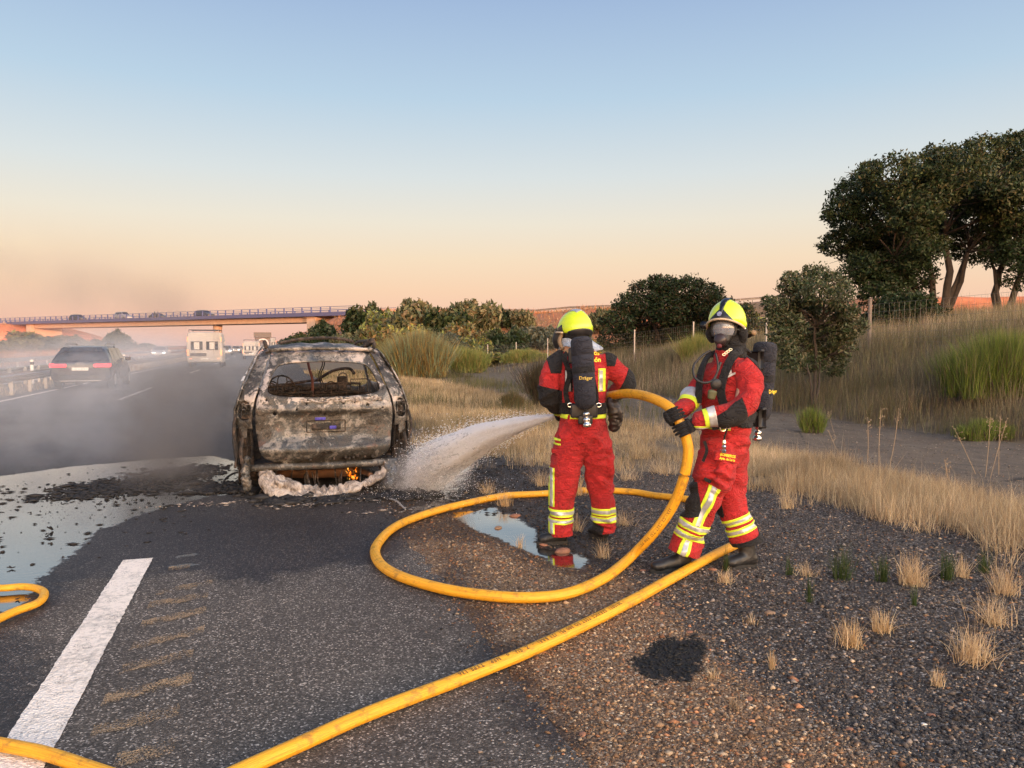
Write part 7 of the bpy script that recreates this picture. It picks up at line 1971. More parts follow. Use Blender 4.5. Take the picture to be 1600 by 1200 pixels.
# flame
t = NT('flame'); v = t.coord('Object'); sp = t.n('ShaderNodeSeparateXYZ'); t.l(v, sp.inputs[0])
c = t.ramp(t.noise(v, 16, 3, .6, 1), [(.35, (1, .10, .005)), (.5, (1, .26, .015)), (.68, (1, .6, .12))])
em = t.n('ShaderNodeEmission'); t.l(c, em.inputs[0]); em.inputs[1].default_value = 1.8
tp_ = t.n('ShaderNodeBsdfTransparent'); mx = t.n('ShaderNodeMixShader'); t.l(t.mapr(t.noise(v, 26, 4, .65), .47, .60), mx.inputs[0]); t.l(tp_.outputs[0], mx.inputs[1]); t.l(em.outputs[0], mx.inputs[2]); t.l(mx.outputs[0], t.o.inputs[0])
fl = empty('flame', (CX + .27, CYY + .04, .13), 0, 'small orange flame burning under the wreck\'s tailgate', 'flame')
for (dx, dy, h, r_) in ((-.035, 0, .17, .018), (.015, .01, .10, .022), (.045, 0, .14, .014), (0, .02, .05, .034), (-.06, .01, .15, .007)):
    bm = bmesh.new(); bm_tube(bm, smooth_path([(dx, dy, 0), (dx + .008, dy, h * .35), (dx - .012, dy, h * .7), (dx + .006 + rr.uniform(-.01, .01), dy, h)], 4), [r_ * a for a in (.6, .8, .95, 1, 1, .95, .85, .7, .55, .42, .28, .12, .02)], 8, flat=.6)
    for v_ in bm.verts: v_.co += Vector((1, 0, .5)) * .012 * noise.noise(v_.co * 30)
    bm_obj('tongue', bm, t.m, fl, True)
# ================================================================ hose, water, smoke, stones, debris
t = NT('yellow_hose'); v = t.attr('huv', 'Vector'); m_ = t.n('ShaderNodeMapping'); m_.inputs['Scale'].default_value = (1.2, 9, 1); t.l(v, m_.inputs[0])
n1 = t.noise(m_.outputs[0], 3, 5, .65); n2 = t.noise(t.pos(), 26, 4, .65)
c = t.ramp(n1, [(.28, (.50, .20, .012)), (.45, (.70, .33, .014)), (.7, (.82, .43, .03))])
c = t.mix(t.mapr(n2, .55, .75, 0, .55), c, (.30, .14, .03))
sp = t.n('ShaderNodeSeparateXYZ'); t.l(v, sp.inputs[0])
c = t.mix(t.mapr(t.noise(t.pos(), 9, 6, .75), .52, .66, 0, .6), c, (.20, .10, .03))
c = t.mix(t.mapr(t.noise(m_.outputs[0], 9, 4, .7), .56, .66, 0, .5), c, (.10, .06, .03))
t.set(color=c, rough=t.mapr(n2, .3, .7, .38, .6), spec=.4)
rib = t.n('ShaderNodeTexWave', wave_type='BANDS', bands_direction='Y'); m2 = t.n('ShaderNodeMapping'); m2.inputs['Scale'].default_value = (1, 9, 1); t.l(v, m2.inputs[0]); t.l(m2.outputs[0], rib.inputs[0]); rib.inputs['Scale'].default_value = 1.0; rib.inputs['Distortion'].default_value = .6
t.bump(t.math('ADD', t.math('MULTIPLY', rib.outputs['Fac'], .5), n2), .35, .004); HOSE = t.m

def hose(name, pts, r, label, seg=20, sub=10):
    path = smooth_path(pts, sub)
    # keep it on or above the ground and give it slight irregularity
    for i, p in enumerate(path):
        g = Hs(p.x, p.y) + r * .93
        if p.z < g + .02: p.z = max(p.z, g)
        p.x += .006 * noise.noise(p * 3); p.y += .006 * noise.noise(p * 3 + Vector((9, 0, 0)))
    root = empty(name, tuple(path[0]), 0, label, 'fire hose')
    V, UV, arc = [], [], 0
    s_prev = None; frames = []
    for i, p in enumerate(path):
        d = (path[min(i + 1, len(path) - 1)] - path[max(i - 1, 0)]).normalized()
        s, u = frame_from(d)
        if i: arc += (p - path[i - 1]).length
        flat = lerp(1.0, .94, max(0, 1 - (p.z - r) * 4)) 
        frames.append((p, d, s, u, arc, flat))
        rs = 1 - .16 * max(0, 1 - i / (sub * 9))
        for k in range(seg + 1):
            a = 2 * math.pi * k / seg
            V.append(p + (s * math.cos(a) * (2 - flat) + u * math.sin(a) * flat) * r * rs); UV.append((arc, k / seg, 0, 1))
    F = [(i * (seg + 1) + k, i * (seg + 1) + k + 1, (i + 1) * (seg + 1) + k + 1, (i + 1) * (seg + 1) + k) for i in range(len(path) - 1) for k in range(seg)]
    o = np_mesh('hose_tube', np.array([tuple(q) for q in V]), np.array(F), HOSE, root, True, cols={'huv': np.array(UV)})
    anchor(root)
    return root, frames, r, o
def gz(px, py, z=.044): return G(px, py, z)
Q = [gz(280, 1262), gz(425, 1194), gz(560, 1132), gz(700, 1078), gz(820, 1029), gz(900, 991), gz(1000, 939), gz(1090, 887), gz(1148, 857, .05), gz(1166, 850, .04), gz(1172, 830, .04), gz(1162, 806, .03), gz(1140, 793, .03), gz(1100, 787, .03), gz(1050, 780, .03), gz(985, 771, .02), gz(900, 770, .02), gz(850, 774, .02), gz(780, 779, .03), gz(700, 795), gz(630, 818), gz(597, 841), gz(584, 862), gz(592, 885), gz(625, 906), gz(690, 925), gz(760, 936), gz(830, 939), gz(890, 932), gz(945, 908, .055),
     P(985, 877, 5.36), P(1022, 838, 5.30), P(1052, 795, 5.24), P(1070, 750, 5.19), P(1077, 710, 5.17), P(1074, 688, 5.17), P(1068, 672, 5.17), P(1056, 648, 5.20), P(1040, 632, 5.30), P(1012, 620, 5.5), P(985, 615, 5.8), P(962, 617, 6.1), P(940, 622, 6.34), P(914, 633, 6.42), P(888, 643, 6.42)]
# the pixel rows above read the hose's lower edge; lift the centre line onto the ground
h_main, fr, hr_, ho = hose('fire_hose', Q, .0355, 'long yellow fire hose looping over the gravel up to both firefighters')
# nozzle
a_, b_ = P(892, 641, 6.42), P(868, 650, 6.45); dd = (b_ - a_).normalized()
s_, u_ = frame_from(dd); M = Matrix.Translation(a_) @ Matrix((s_, u_, dd)).transposed().to_4x4()
L = (b_ - a_).length
bm = bmesh.new(); bm_lathe(bm, [(.05, -.03), (.052, .03), (.036, .035), (.036, L * .5), (.05, L * .55), (.055, L * .9), (.045, L), (.02, L - .01)], 20, M); bm_box(bm, a_ + dd * .06 - Z * .09, (.03, .04, .14), None, .008)
bm_obj('nozzle', bm, HBLK, h_main, True); anchor(h_main)
hose('fire_hose', [gz(-220, 900, .04), gz(-90, 915, .04), gz(-20, 924, .04), gz(25, 922, .04), gz(50, 926, .04), gz(58, 934, .04), gz(46, 948, .04), gz(10, 962, .04), gz(-60, 992, .04), gz(-200, 1030, .04), gz(-320, 1090, .04), gz(-200, 1140, .04), gz(0, 1182, .04), gz(60, 1196, .04), gz(160, 1230, .04)], .026, 'second, thinner yellow hose looping in at the left edge of the photo')

# printing along the hose, upside down from here
def hose_text(s, size, s0, ang0, fr, r, sign, mat, parent, k=1.012):
    me = text_mesh(s, size, 0, align='LEFT', bold=.0004, space=1.25)
    bm = bmesh.new(); bm.from_mesh(me); bpy.data.meshes.remove(me); bmesh.ops.triangulate(bm, faces=bm.faces)
    arcs = [f[4] for f in fr]
    import bisect
    for v in bm.verts:
        sa = s0 + sign * v.co.x
        i = max(0, min(len(fr) - 2, bisect.bisect(arcs, sa) - 1)); tt = (sa - arcs[i]) / max(1e-6, arcs[i + 1] - arcs[i])
        p = fr[i][0].lerp(fr[i + 1][0], tt); s = fr[i][2].lerp(fr[i + 1][2], tt).normalized(); u = fr[i][3].lerp(fr[i + 1][3], tt).normalized(); fl = fr[i][5]
        a = ang0 + sign * v.co.y / r
        v.co = p + (s * math.cos(a) * (2 - fl) + u * math.sin(a) * fl) * r * k
    return bm_obj('hose_lettering', bm, mat, parent)
INK = simple('hose_ink', (.10, .055, .02), .7)
def arc_near(q): return min(fr, key=lambda f: (f[0] - q).length)[4]
s_start = arc_near(gz(985, 956))
hose_text('2015031  SERVICE TEST TO 300 PSI  (21 BAR)  -  Z  EU   o   NFP   TYPE 136', .032, s_start, math.pi * .40, fr, .0355, -1, INK, h_main)
s2_ = arc_near(P(1052, 795, 5.24))
hose_text('SERVICE TEST TO 300 PSI', .026, s2_, math.pi * -.02, fr, .0355, -1, INK, h_main)
anchor(h_main)

# ---------------------------------------------------------------- water jet
N0 = P(866, 650.5, 6.45); N1 = P(655, 742, 8.55)
jd = (N1 - N0); JL = jd.length; jd.normalize(); js, ju = frame_from(jd)
jet = empty('water_spray', tuple(N0), 0, 'white fan of water spraying from the nozzle onto the wreck\'s rear wheel', 'water jet'); jet['kind'] = 'stuff'
t = NT('water_mist'); t.t.nodes.remove(t.b)
v = t.coord('Object'); sp = t.n('ShaderNodeSeparateXYZ'); t.l(v, sp.inputs[0]); x, y, z = sp.outputs
Rr = t.math('ADD', t.math('MULTIPLY', y, .112), .022)
arcz = t.math('ADD', z, t.math('MULTIPLY', t.math('MULTIPLY', y, t.math('SUBTRACT', y, JL)), .05))
rad = t.math('SQRT', t.math('ADD', t.math('MULTIPLY', x, x), t.math('MULTIPLY', arcz, arcz)))
q = t.math('DIVIDE', rad, Rr)
mp = t.n('ShaderNodeMapping'); mp.inputs['Scale'].default_value = (7, 1.1, 7); t.l(v, mp.inputs[0])
nz1 = t.noise(mp.outputs[0], 1.6, 5, .7, .3); nz2 = t.noise(v, 9, 4, .65)
edge = t.mapr(t.math('ADD', q, t.math('MULTIPLY', t.math('SUBTRACT', nz1, .5), .9)), .45, 1.0, 1, 0)
dens = t.math('MULTIPLY', edge, t.math('DIVIDE', .30, t.math('ADD', Rr, .01)))
dens = t.math('MULTIPLY', dens, t.mapr(nz1, .36, .62, .25, 1.6))
dens = t.math('MULTIPLY', dens, t.mapr(y, JL * .82, JL * 1.12, 1, 0))
dens = t.math('MULTIPLY', dens, t.mapr(y, 0.0, .03, 0, 1))
# splash cloud near the ground
gd = t.n('ShaderNodeVectorMath', operation='SUBTRACT'); t.l(v, gd.inputs[0]); gd.inputs[1].default_value = (-.05, JL * .93, -.05)
gs = t.n('ShaderNodeVectorMath', operation='MULTIPLY'); t.l(gd.outputs[0], gs.inputs[0]); gs.inputs[1].default_value = (1 / .62, 1 / .75, 1 / .36)
gl_ = t.n('ShaderNodeVectorMath', operation='LENGTH'); t.l(gs.outputs[0], gl_.inputs[0])
spl = t.math('MULTIPLY', t.mapr(t.math('ADD', gl_.outputs['Value'], t.math('MULTIPLY', t.math('SUBTRACT', nz2, .5), 1.0)), .25, 1.0, 1, 0), 1.7)
dens = t.math('ADD', dens, spl)
pv = t.n('ShaderNodeVolumePrincipled'); pv.inputs['Color'].default_value = (1, .99, .99, 1); t.l(dens, pv.inputs['Density']); pv.inputs['Anisotropy'].default_value = .2
t.l(pv.outputs[0], t.o.inputs['Volume'])
bm = bmesh.new(); Mj = Matrix((js, jd, ju)).transposed()
r0, r1 = .10, .62
for yy, rr_ in ((-.02, .09), (JL + .55, .72)): pass
vs_ = []
for yy, hw, zt, zb in ((-.02, .07, .08, .07), (JL * .5, .26, .34, .26), (JL + .6, .62, .52, .50)):
    vs_.append([bm.verts.new((a * hw, yy, zt if b > 0 else -zb)) for a, b in ((-1, -1), (1, -1), (1, 1), (-1, 1))])
for A, B_ in zip(vs_, vs_[1:]):
    for k in range(4): bm.faces.new((A[k], A[(k + 1) % 4], B_[(k + 1) % 4], B_[k]))
bm.faces.new(vs_[0][::-1]); bm.faces.new(vs_[-1]); bmesh.ops.recalc_face_normals(bm, faces=bm.faces)
mist = bm_obj('mist', bm, t.m, jet); mist.matrix_local = Mj.to_4x4()
# torn sheets of water inside the fan
t = NT('water_sheet'); v = t.coord('Object'); mp = t.n('ShaderNodeMapping'); mp.inputs['Scale'].default_value = (16, 2.2, 16); t.l(v, mp.inputs[0])
sp = t.n('ShaderNodeSeparateXYZ'); t.l(v, sp.inputs[0])
nn_ = t.math('ADD', t.math('MULTIPLY', t.noise(mp.outputs[0], 1.6, 6, .75, .5), .7), t.math('MULTIPLY', t.noise(v, 34, 4, .7), .3))
al = t.mapr(t.math('SUBTRACT', nn_, t.mapr(sp.outputs[1], 0, JL, -.22, .02, False)), .42, .58)
al = t.math('MULTIPLY', al, t.mapr(sp.outputs[1], JL * .5, JL * 1.1, .95, .0))
df = t.n('ShaderNodeBsdfDiffuse'); df.inputs[0].default_value = (.93, .94, .95, 1); tl = t.n('ShaderNodeBsdfTranslucent'); tl.inputs[0].default_value = (.93, .94, .95, 1)
m1 = t.n('ShaderNodeMixShader'); m1.inputs[0].default_value = .45; t.l(df.outputs[0], m1.inputs[1]); t.l(tl.outputs[0], m1.inputs[2])
tp_ = t.n('ShaderNodeBsdfTransparent'); m2 = t.n('ShaderNodeMixShader'); t.l(al, m2.inputs[0]); t.l(tp_.outputs[0], m2.inputs[1]); t.l(m1.outputs[0], m2.inputs[2]); t.l(m2.outputs[0], t.o.inputs[0])
t.m.surface_render_method = 'DITHERED'
for si, fr_ in enumerate((.95, .72, .5, .28)):
    bm = bmesh.new(); rg_ = []
    for j in range(25):
        y_ = JL * 1.1 * j / 24; R_ = (.018 + .105 * y_) * fr_
        rg_.append([bm.verts.new(((R_ * (1 + .22 * noise.noise(Vector((math.cos(a) * 2, math.sin(a) * 2, y_ * 1.5 + si * 9))))) * math.cos(a), y_, -.05 * y_ * (y_ - JL) + R_ * (1 + .22 * noise.noise(Vector((math.cos(a) * 2, math.sin(a) * 2, y_ * 1.5 + si * 9)))) * math.sin(a))) for a in [2 * math.pi * k / 28 for k in range(28)]])
    for A, B_ in zip(rg_, rg_[1:]):
        for k in range(28): bm.faces.new((A[k], A[(k + 1) % 28], B_[(k + 1) % 28], B_[k]))
    o = bm_obj('water_sheet', bm, t.m, jet, True); o.matrix_local = Mj.to_4x4(); o['kind'] = 'stuff'
# droplets: small streaks of water
rng = np.random.default_rng(90); n = 45000
yy = rng.random(n) ** .7 * JL * 1.03
a = rng.uniform(0, 2 * np.pi, n); rr_ = np.abs(rng.normal(0, .52, n)) * (.022 + .112 * yy)
X = rr_ * np.cos(a); Zz = rr_ * np.sin(a) - .05 * yy * (yy - JL)
ln = rng.uniform(.01, .035, n); w = rng.uniform(.0012, .0032, n) * (.8 + .25 * yy)
base = np.stack([X, yy, Zz], -1)
dirv = np.stack([X * .25 / np.maximum(yy, .1), np.ones(n), Zz * .1], -1)
V = np.stack([base - dirv * ln[:, None], base + np.stack([w, 0 * w, w], -1), base + np.stack([-w, 0 * w, w], -1), base + np.stack([0 * w, 0 * w, -w], -1), base + dirv * ln[:, None]], 1)
nb_ = 2600
F = (np.arange(n) * 5)[:, None, None] + np.array([[0, 1, 2], [0, 2, 3], [0, 3, 1]])[None]
t = NT('water_droplets'); t.set(color=(.97, .97, .98), rough=.3, spec=.8)
tr_ = t.n('ShaderNodeBsdfTranslucent'); tr_.inputs[0].default_value = (.9, .9, .92, 1); mx = t.n('ShaderNodeMixShader'); mx.inputs[0].default_value = .5
t.l(t.b.outputs[0], mx.inputs[1]); t.l(tr_.outputs[0], mx.inputs[2]); t.l(mx.outputs[0], t.o.inputs[0])
dr = np_mesh('droplets', V.reshape(-1, 3), F.reshape(-1, 3), t.m, jet); dr.matrix_local = Mj.to_4x4(); dr['kind'] = 'stuff'
# splash drops bouncing off the ground near the wheel
n = 3500; c0 = N1 + Vector((0, 0, .0)); rad = np.abs(rng.normal(0, .45, n)); a = rng.uniform(0, 2 * np.pi, n)
S_ = np.stack([c0.x + rad * np.cos(a), c0.y - .2 + rad * np.sin(a) * 1.1, .02 + np.abs(rng.normal(0, .12, n)) * np.exp(-rad)], -1); w = rng.uniform(.002, .005, n)[:, None]
o4 = np.array([[1, 0, -.7], [-1, 0, -.7], [0, 1, .7], [0, -1, .7]])
V = S_[:, None, :] + o4[None] * w[:, :, None]
F = (np.arange(n) * 4)[:, None, None] + np.array([[0, 1, 2], [0, 3, 1], [0, 2, 3], [1, 3, 2]])[None]
o = np_mesh('splash_drops', V.reshape(-1, 3), F.reshape(-1, 3), t.m, jet); o.matrix_parent_inverse = Matrix.Translation(-N0); o['kind'] = 'stuff'

# ---------------------------------------------------------------- smoke
def smoke_box(name, lo, hi, blobs, label, scale=.55, thr=(.44, .57), step=None, cut=.0):
    t = NT(name + '_volume'); t.t.nodes.remove(t.b)
    v = t.pos()
    wn_ = t.noise(v, scale, 5, .6, .6); wn2 = t.noise(v, scale * 4.5, 4, .65, .4)
    k = t.math('ADD', t.math('MULTIPLY', wn_, .65), t.math('MULTIPLY', wn2, .35))
    tot, dark = None, None
    for (c, r, d, dk) in blobs:
        s = t.n('ShaderNodeVectorMath', operation='SUBTRACT'); t.l(v, s.inputs[0]); s.inputs[1].default_value = c
        m = t.n('ShaderNodeVectorMath', operation='MULTIPLY'); t.l(s.outputs[0], m.inputs[0]); m.inputs[1].default_value = tuple(1 / q for q in r)
        l_ = t.n('ShaderNodeVectorMath', operation='LENGTH'); t.l(m.outputs[0], l_.inputs[0])
        f = t.math('MULTIPLY', t.mapr(t.math('ADD', l_.outputs['Value'], t.math('MULTIPLY', t.math('SUBTRACT', k, .5), 1.3)), .1, 1.0, 1, 0), d)
        tot = f if tot is None else t.math('ADD', tot, f)
        g = t.math('MULTIPLY', f, dk); dark = g if dark is None else t.math('ADD', dark, g)
    dens = t.math('MULTIPLY', tot, t.mapr(k, thr[0], thr[1], .08, 1.9))
    ratio = t.math('DIVIDE', dark, t.math('ADD', tot, .0001))
    pv = t.n('ShaderNodeVolumePrincipled'); t.l(t.mix(ratio, (.88, .92, .98), (.30, .29, .285)), pv.inputs['Color']); t.l(dens, pv.inputs['Density']); pv.inputs['Anisotropy'].default_value = .1
    t.l(pv.outputs[0], t.o.inputs['Volume'])
    bm = bmesh.new(); bm_box(bm, [(a + b) / 2 for a, b in zip(lo, hi)], [b - a for a, b in zip(lo, hi)])
    o = bm_obj(name, bm, t.m); tag(o, label, 'smoke', None, 'stuff'); return o
smoke_box('smoke', (-15, 7.2, .03), (.1, 34, 3.0), [((-.9, 9.9, .5), (.95, 2.0, 1.2), 2.8, 1.0), ((-2.1, 11.6, .45), (2.0, 3.2, 1.05), .45, .6), ((-5.5, 18, .5), (8.0, 11, 1.4), .055, .0), ((-5, 28, .8), (7, 8, 1.7), .035, .0)],
          'grey smoke drifting low from the burnt car across the carriageway', .85)
smoke_box('thin_smoke', (-40, 34.5, .05), (2, 75, 13), [((-14, 55, 5.5), (20, 18, 4.5), .016, .7), ((-5.0, 46, 3.9), (3.2, 8, 2.3), .045, .9), ((-9, 48, 4.8), (4.5, 8, 2.2), .03, .9), ((-17, 52, 6.2), (7, 9, 2.4), .026, .9), ((-9, 55, .9), (14, 24, 2.6), .05, .15)],
          'thin brownish smoke rising in front of the distant overpass', .16, (.42, .6))

# ---------------------------------------------------------------- gravel
rng = np.random.default_rng(70)
def stones(name, n, xr, yr, size, pal_dark, pal_brown, label, flat=.6, keep=None, power=1.5):
    X = rng.uniform(*xr, n); Y = yr[0] + (yr[1] - yr[0]) * rng.random(n) ** power
    F_ = X * SY + Y * CY_; Rr = X * CY_ - Y * SY
    A, Bm = masks(X, Y)
    k = (np.abs(Rr) < F_ * .70 + .2) & (rng.random(n) < sstep(.75, 1.45, X) ** 1.6 + .04) & (A[:, 0] < .42) & (Bm[:, 1] < .5) & (F_ > 1.5)
    if keep is not None: k &= keep(X, Y)
    X, Y, A, Bm = X[k], Y[k], A[k], Bm[k]; n = len(X)
    s = size[0] + (size[1] - size[0]) * rng.random(n) ** 3
    base = np.array([[1, 0, 0], [0, 1, 0], [-1, 0, 0], [0, -1, 0], [.1, .1, 1], [0, 0, -1]], float)
    V = base[None] * (1 + .35 * rng.standard_normal((n, 6, 1))).clip(.5, 1.7)
    V = V * np.stack([rng.uniform(.8, 1.4, n), rng.uniform(.7, 1.1, n), np.full(n, flat) * rng.uniform(.7, 1.3, n)], -1)[:, None, :]
    a = rng.uniform(0, 2 * np.pi, n); ca, sa = np.cos(a), np.sin(a)
    x = V[..., 0] * ca[:, None] - V[..., 1] * sa[:, None]; y = V[..., 0] * sa[:, None] + V[..., 1] * ca[:, None]
    V = np.stack([x, y, V[..., 2]], -1) * s[:, None, None] + np.stack([X, Y, H(X, Y) + s * .2 + .004 * (X < 1.2)], -1)[:, None, :]
    F = (np.arange(n) * 6)[:, None, None] + np.array([[0, 1, 4], [1, 2, 4], [2, 3, 4], [3, 0, 4], [1, 0, 5], [2, 1, 5], [3, 2, 5], [0, 3, 5]])[None]
    cd, cb = palette(rng, n, pal_dark, .35), palette(rng, n, pal_brown, .3)
    br = (rng.random(n) < Bm[:, 0] + .12)[:, None]
    cc = np.where(br, cb, cd)
    dmp = 1 - .55 * A[:, 1:2]; cc[:, :3] *= dmp
    bk = A[:, 3] > .45; cc[bk, :3] = .01
    return tag(np_mesh(name, V.reshape(-1, 3), F.reshape(-1, 3), STONE, cols={'tint': np.repeat(cc[:, None], 6, 1).reshape(-1, 4)}), label, 'gravel', None, 'stuff')
t = NT('stone'); t.set(color=t.attr('tint'), rough=.75, spec=.35); STONE = t.m
PD = [(.03, .025, .023), (.05, .04, .035), (.075, .06, .05), (.10, .08, .066), (.035, .028, .026), (.22, .18, .15), (.13, .10, .08), (.045, .04, .036), (.03, .025, .023), (.04, .034, .03)]
PB = [(.16, .092, .05), (.23, .135, .073), (.31, .195, .11), (.12, .078, .052), (.4, .3, .2), (.28, .13, .065), (.19, .12, .07)]
stones('gravel', 135000, (.75, 6.2), (1.6, 9.5), (.0035, .0115), PD, PB, 'loose dark and brown gravel covering the ground beside the tarmac')
stones('coarse_gravel', 9000, (1.2, 6.5), (1.6, 10), (.010, .02), PD, PB, 'scattered coarser pebbles in the gravel')
stones('ditch_gravel', 30000, (6.8, 11.5), (4, 18), (.004, .014), [(.1, .08, .06), (.14, .11, .085), (.2, .16, .12)], PB, 'fine loose stones on the ditch floor', keep=lambda X, Y: rng.random(len(X)) < .6)
# single larger stones
def rock(px, py, w, cols, lab, seed, flat=.34):
    g = G(px, py, -.02); F_ = g.x * SY + g.y * CY_; g.z = Hs(g.x, g.y); r = w / 1200 * F_ / 2
    bm = bmesh.new(); bmesh.ops.create_icosphere(bm, subdivisions=2, radius=1)
    o_ = Vector((seed * 3.7, 0, 0))
    for v in bm.verts:
        k = 1 + .28 * noise.noise(v.co * 1.3 + o_) + .1 * noise.noise(v.co * 3 + o_)
        v.co = Vector((v.co.x * r * k, v.co.y * r * .75 * k, v.co.z * r * flat * k + r * flat * .2))
    ob = bm_obj('stone', bm, simple(cols[0], cols[1], .8, var=.3, vs_=30, bump=.5, bs=90), None, True); ob.location = g; ob.rotation_euler.z = seed
    return tag(ob, lab, 'stone', 'loose stones on the gravel')
RD, BN, WH, GY = ('reddish_stone', (.24, .11, .065)), ('brown_stone', (.24, .15, .09)), ('white_stone', (.6, .56, .5)), ('grey_stone', (.2, .17, .15))
for i, (a, b, w, cs, lab) in enumerate([(1179, 1110, 15, RD, 'reddish stone right of the tar patch'), (1093, 1150, 14, RD, 'orange stone below the tar patch'), (1082, 1002, 12, RD, 'small orange stone above the tar patch'), (1212, 1162, 18, BN, 'brown stone near the bottom of the gravel'),
     (1252, 1078, 11, RD, 'small round orange stone right of the upright straw tuft'), (1266, 1074, 10, BN, 'pale brown stone touching the round orange one'), (885, 938, 17, GY, 'grey brown stone just below the hose loop'), (1000, 874, 20, BN, 'brown stone left of the striding boot'), (1210, 975, 18, BN, 'flat brown stone right of the gravel\'s brown band'),
     (880, 868, 30, RD, 'flat reddish slab by the puddle below the left boot'), (850, 858, 20, RD, 'smaller red brown slab left of the flat slab'), (1118, 900, 14, RD, 'red stone just under the hose end'), (1007, 902, 12, RD, 'dull red stone under the striding boot'), (1030, 958, 14, RD, 'rusty stone below the hose in the brown band'),
     (1471, 1131, 15, RD, 'reddish stone in the lower right gravel'), (1501, 1117, 12, BN, 'tan oval stone right of the lower right reddish one'), (1371, 1091, 13, RD, 'dull red stone below the middle golden tuft'), (1459, 1146, 10, WH, 'white pebble below the lower right reddish stone'), (1438, 1021, 9, WH, 'white pebble right of the golden tufts'),
     (912, 1170, 16, RD, 'rust coloured stone at the very bottom of the brown band'), (935, 1128, 12, BN, 'tan stone low in the brown band'), (805, 812, 20, RD, 'wet red clod beside the hose at the puddle'), (778, 832, 16, BN, 'brown clod standing in the puddle'), (1062, 1150, 10, BN, 'small tan stone left of the orange stone'), (1340, 1160, 14, RD, 'red stone at the bottom right of the photo'), (890, 942, 14, BN, 'brown pebble touching the grey brown stone'), (860, 936, 18, RD, 'buff stone hidden under the hose loop')]):
    rock(a, b, w, cs, lab, i + 1)

# ---------------------------------------------------------------- charred debris
CHD = simple('charred_debris', (.012, .011, .011), .7, var=.5, vs_=30, bump=.6, bs=60)
def scatter(name, n, centre_px, spread, size, mat, label, seed, flat=.35, z=.006):
    r_ = np.random.default_rng(seed); V, F = [], []; base = np.array([[1, 0, 0], [0, 1, 0], [-1, 0, 0], [0, -1, 0], [0, 0, 1], [0, 0, -1]], float)
    cs = [G(*c) for c in centre_px]
    k = r_.integers(0, len(cs), n)
    X = np.array([cs[i].x for i in k]) + r_.normal(0, spread[0], n); Y = np.array([cs[i].y for i in k]) + r_.normal(0, spread[1], n)
    s = size[0] + (size[1] - size[0]) * r_.random(n) ** 3.5
    V = base[None] * (1 + .4 * r_.standard_normal((n, 6, 1))).clip(.3, 1.8) * np.stack([r_.uniform(.6, 2.4, n), r_.uniform(.5, 1, n), np.full(n, flat)], -1)[:, None, :]
    a = r_.uniform(-.6, .6, n); ca, sa = np.cos(a), np.sin(a)
    x = V[..., 0] * ca[:, None] - V[..., 1] * sa[:, None]; y = V[..., 0] * sa[:, None] + V[..., 1] * ca[:, None]
    V = np.stack([x, y, V[..., 2]], -1) * s[:, None, None] + np.stack([X, Y, np.full(n, z) + s * .15], -1)[:, None, :]
    F = (np.arange(n) * 6)[:, None, None] + np.array([[0, 1, 4], [1, 2, 4], [2, 3, 4], [3, 0, 4], [1, 0, 5], [2, 1, 5], [3, 2, 5], [0, 3, 5]])[None]
    return tag(np_mesh(name, V.reshape(-1, 3), F.reshape(-1, 3), mat), label, 'debris', None, 'stuff')
scatter('charred_crumbs', 3600, [(160, 762), (210, 757), (245, 752), (275, 745), (290, 735), (130, 775), (235, 765)], (.26, .18), (.004, .045), CHD, 'black charred scraps floating on the near side of the big puddle', 5)
scatter('charred_crumbs', 900, [(60, 800), (200, 790), (0, 780), (100, 760), (280, 760), (150, 830)], (.6, .5), (.003, .025), CHD, 'fine black crumbs scattered over the big puddle', 6)
scatter('soot_heap', 1100, [(340, 762), (370, 768), (400, 772), (330, 770), (620, 775), (645, 778), (600, 780), (440, 785), (520, 785)], (.12, .10), (.01, .07), CHD, 'crumbled black soot and ash lying round the wreck\'s rear wheels', 7, .5)
scatter('ash_scraps', 260, [(470, 792), (330, 790), (500, 788), (620, 800)], (.25, .08), (.006, .03), ASH, 'pale ash scraps behind the wreck', 8)
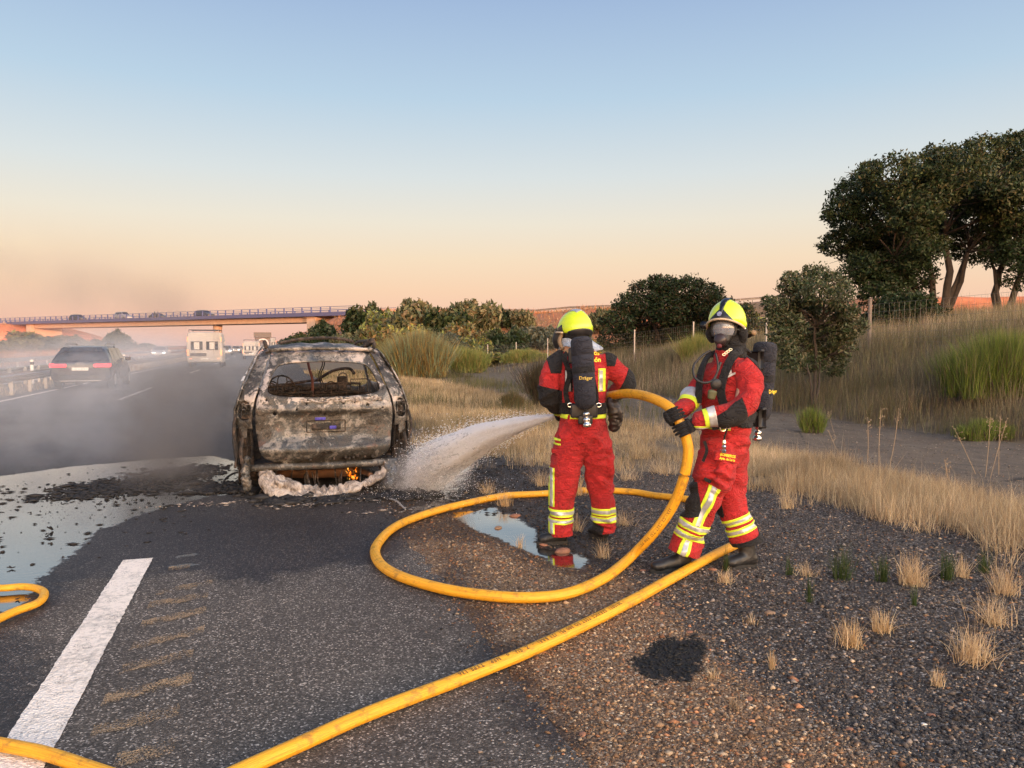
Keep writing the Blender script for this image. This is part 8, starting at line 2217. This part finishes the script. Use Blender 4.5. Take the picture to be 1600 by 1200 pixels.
scatter('soot_crumbs', 1500, [(700, 760), (740, 745), (780, 735), (800, 760), (830, 720), (720, 790), (960, 720)], (.35, .3), (.004, .03), CHD, 'black sooty crumbs on the wet ground where the jet lands', 9)
def frag(px, py, w, lab, seed, name='charred_fragment'):
    g = G(px, py); F_ = g.x * SY + g.y * CY_; r = w / 1200 * F_ / 2; bm = bmesh.new(); q = random.Random(seed)
    for k in range(4): chain_mesh(bm, [(Vector((0, 0, r * .2)), r * .2, r * .14, None), (Vector((q.uniform(-r, r), q.uniform(-r, r) * .5, r * q.uniform(.2, .8))), r * .2, r * .12, None)], 7, 3)
    o = bm_obj(name, bm, CHD); o.location = (g.x, g.y, .006); tag(o, lab, 'debris', 'charred fragments on the road')
for i, (a, b, w, lab) in enumerate([(74, 833, 18, 'forked black fragment standing alone in the puddle'), (64, 840, 9, 'small black lump left of the forked fragment'), (8, 894, 13, 'black lump in the puddle above the thin hose loop'), (252, 800, 16, 'black strip on the near side of the puddle'), (208, 786, 10, 'small black lump in the middle of the puddle'),
     (16, 944, 12, 'black stick lying inside the thin hose loop'), (314, 1064, 7, 'tiny black crumb on the dry tarmac'), (720, 1046, 8, 'thin black scrap on the tarmac left of the long hose'), (490, 796, 20, 'pale curled scrap behind the wreck')]):
    frag(a, b, w, lab, 40 + i)
bm = bmesh.new(); bm_tube(bm, smooth_path([G(606, 783) + Vector((0, 0, .01)), G(618, 791) + Vector((0, 0, .04)), G(632, 800) + Vector((0, 0, .01))], 6), .008, 6)
tag(bm_obj('bent_wire', bm, simple('pale_wire', (.4, .38, .36), .5, .5)), 'pale bent wire lying on the ground right behind the wreck', 'wire')
bm = bmesh.new(); bm_tube(bm, smooth_path([G(340, 768) + Vector((0, 0, .02)), G(352, 755) + Vector((0, 0, .06)), G(372, 752) + Vector((0, 0, .09)), G(392, 766) + Vector((0, 0, .03))], 6), .012, 6)
tag(bm_obj('burnt_cable', bm, CHD), 'black burnt cable curling beside the wreck\'s left rear wheel', 'cable')
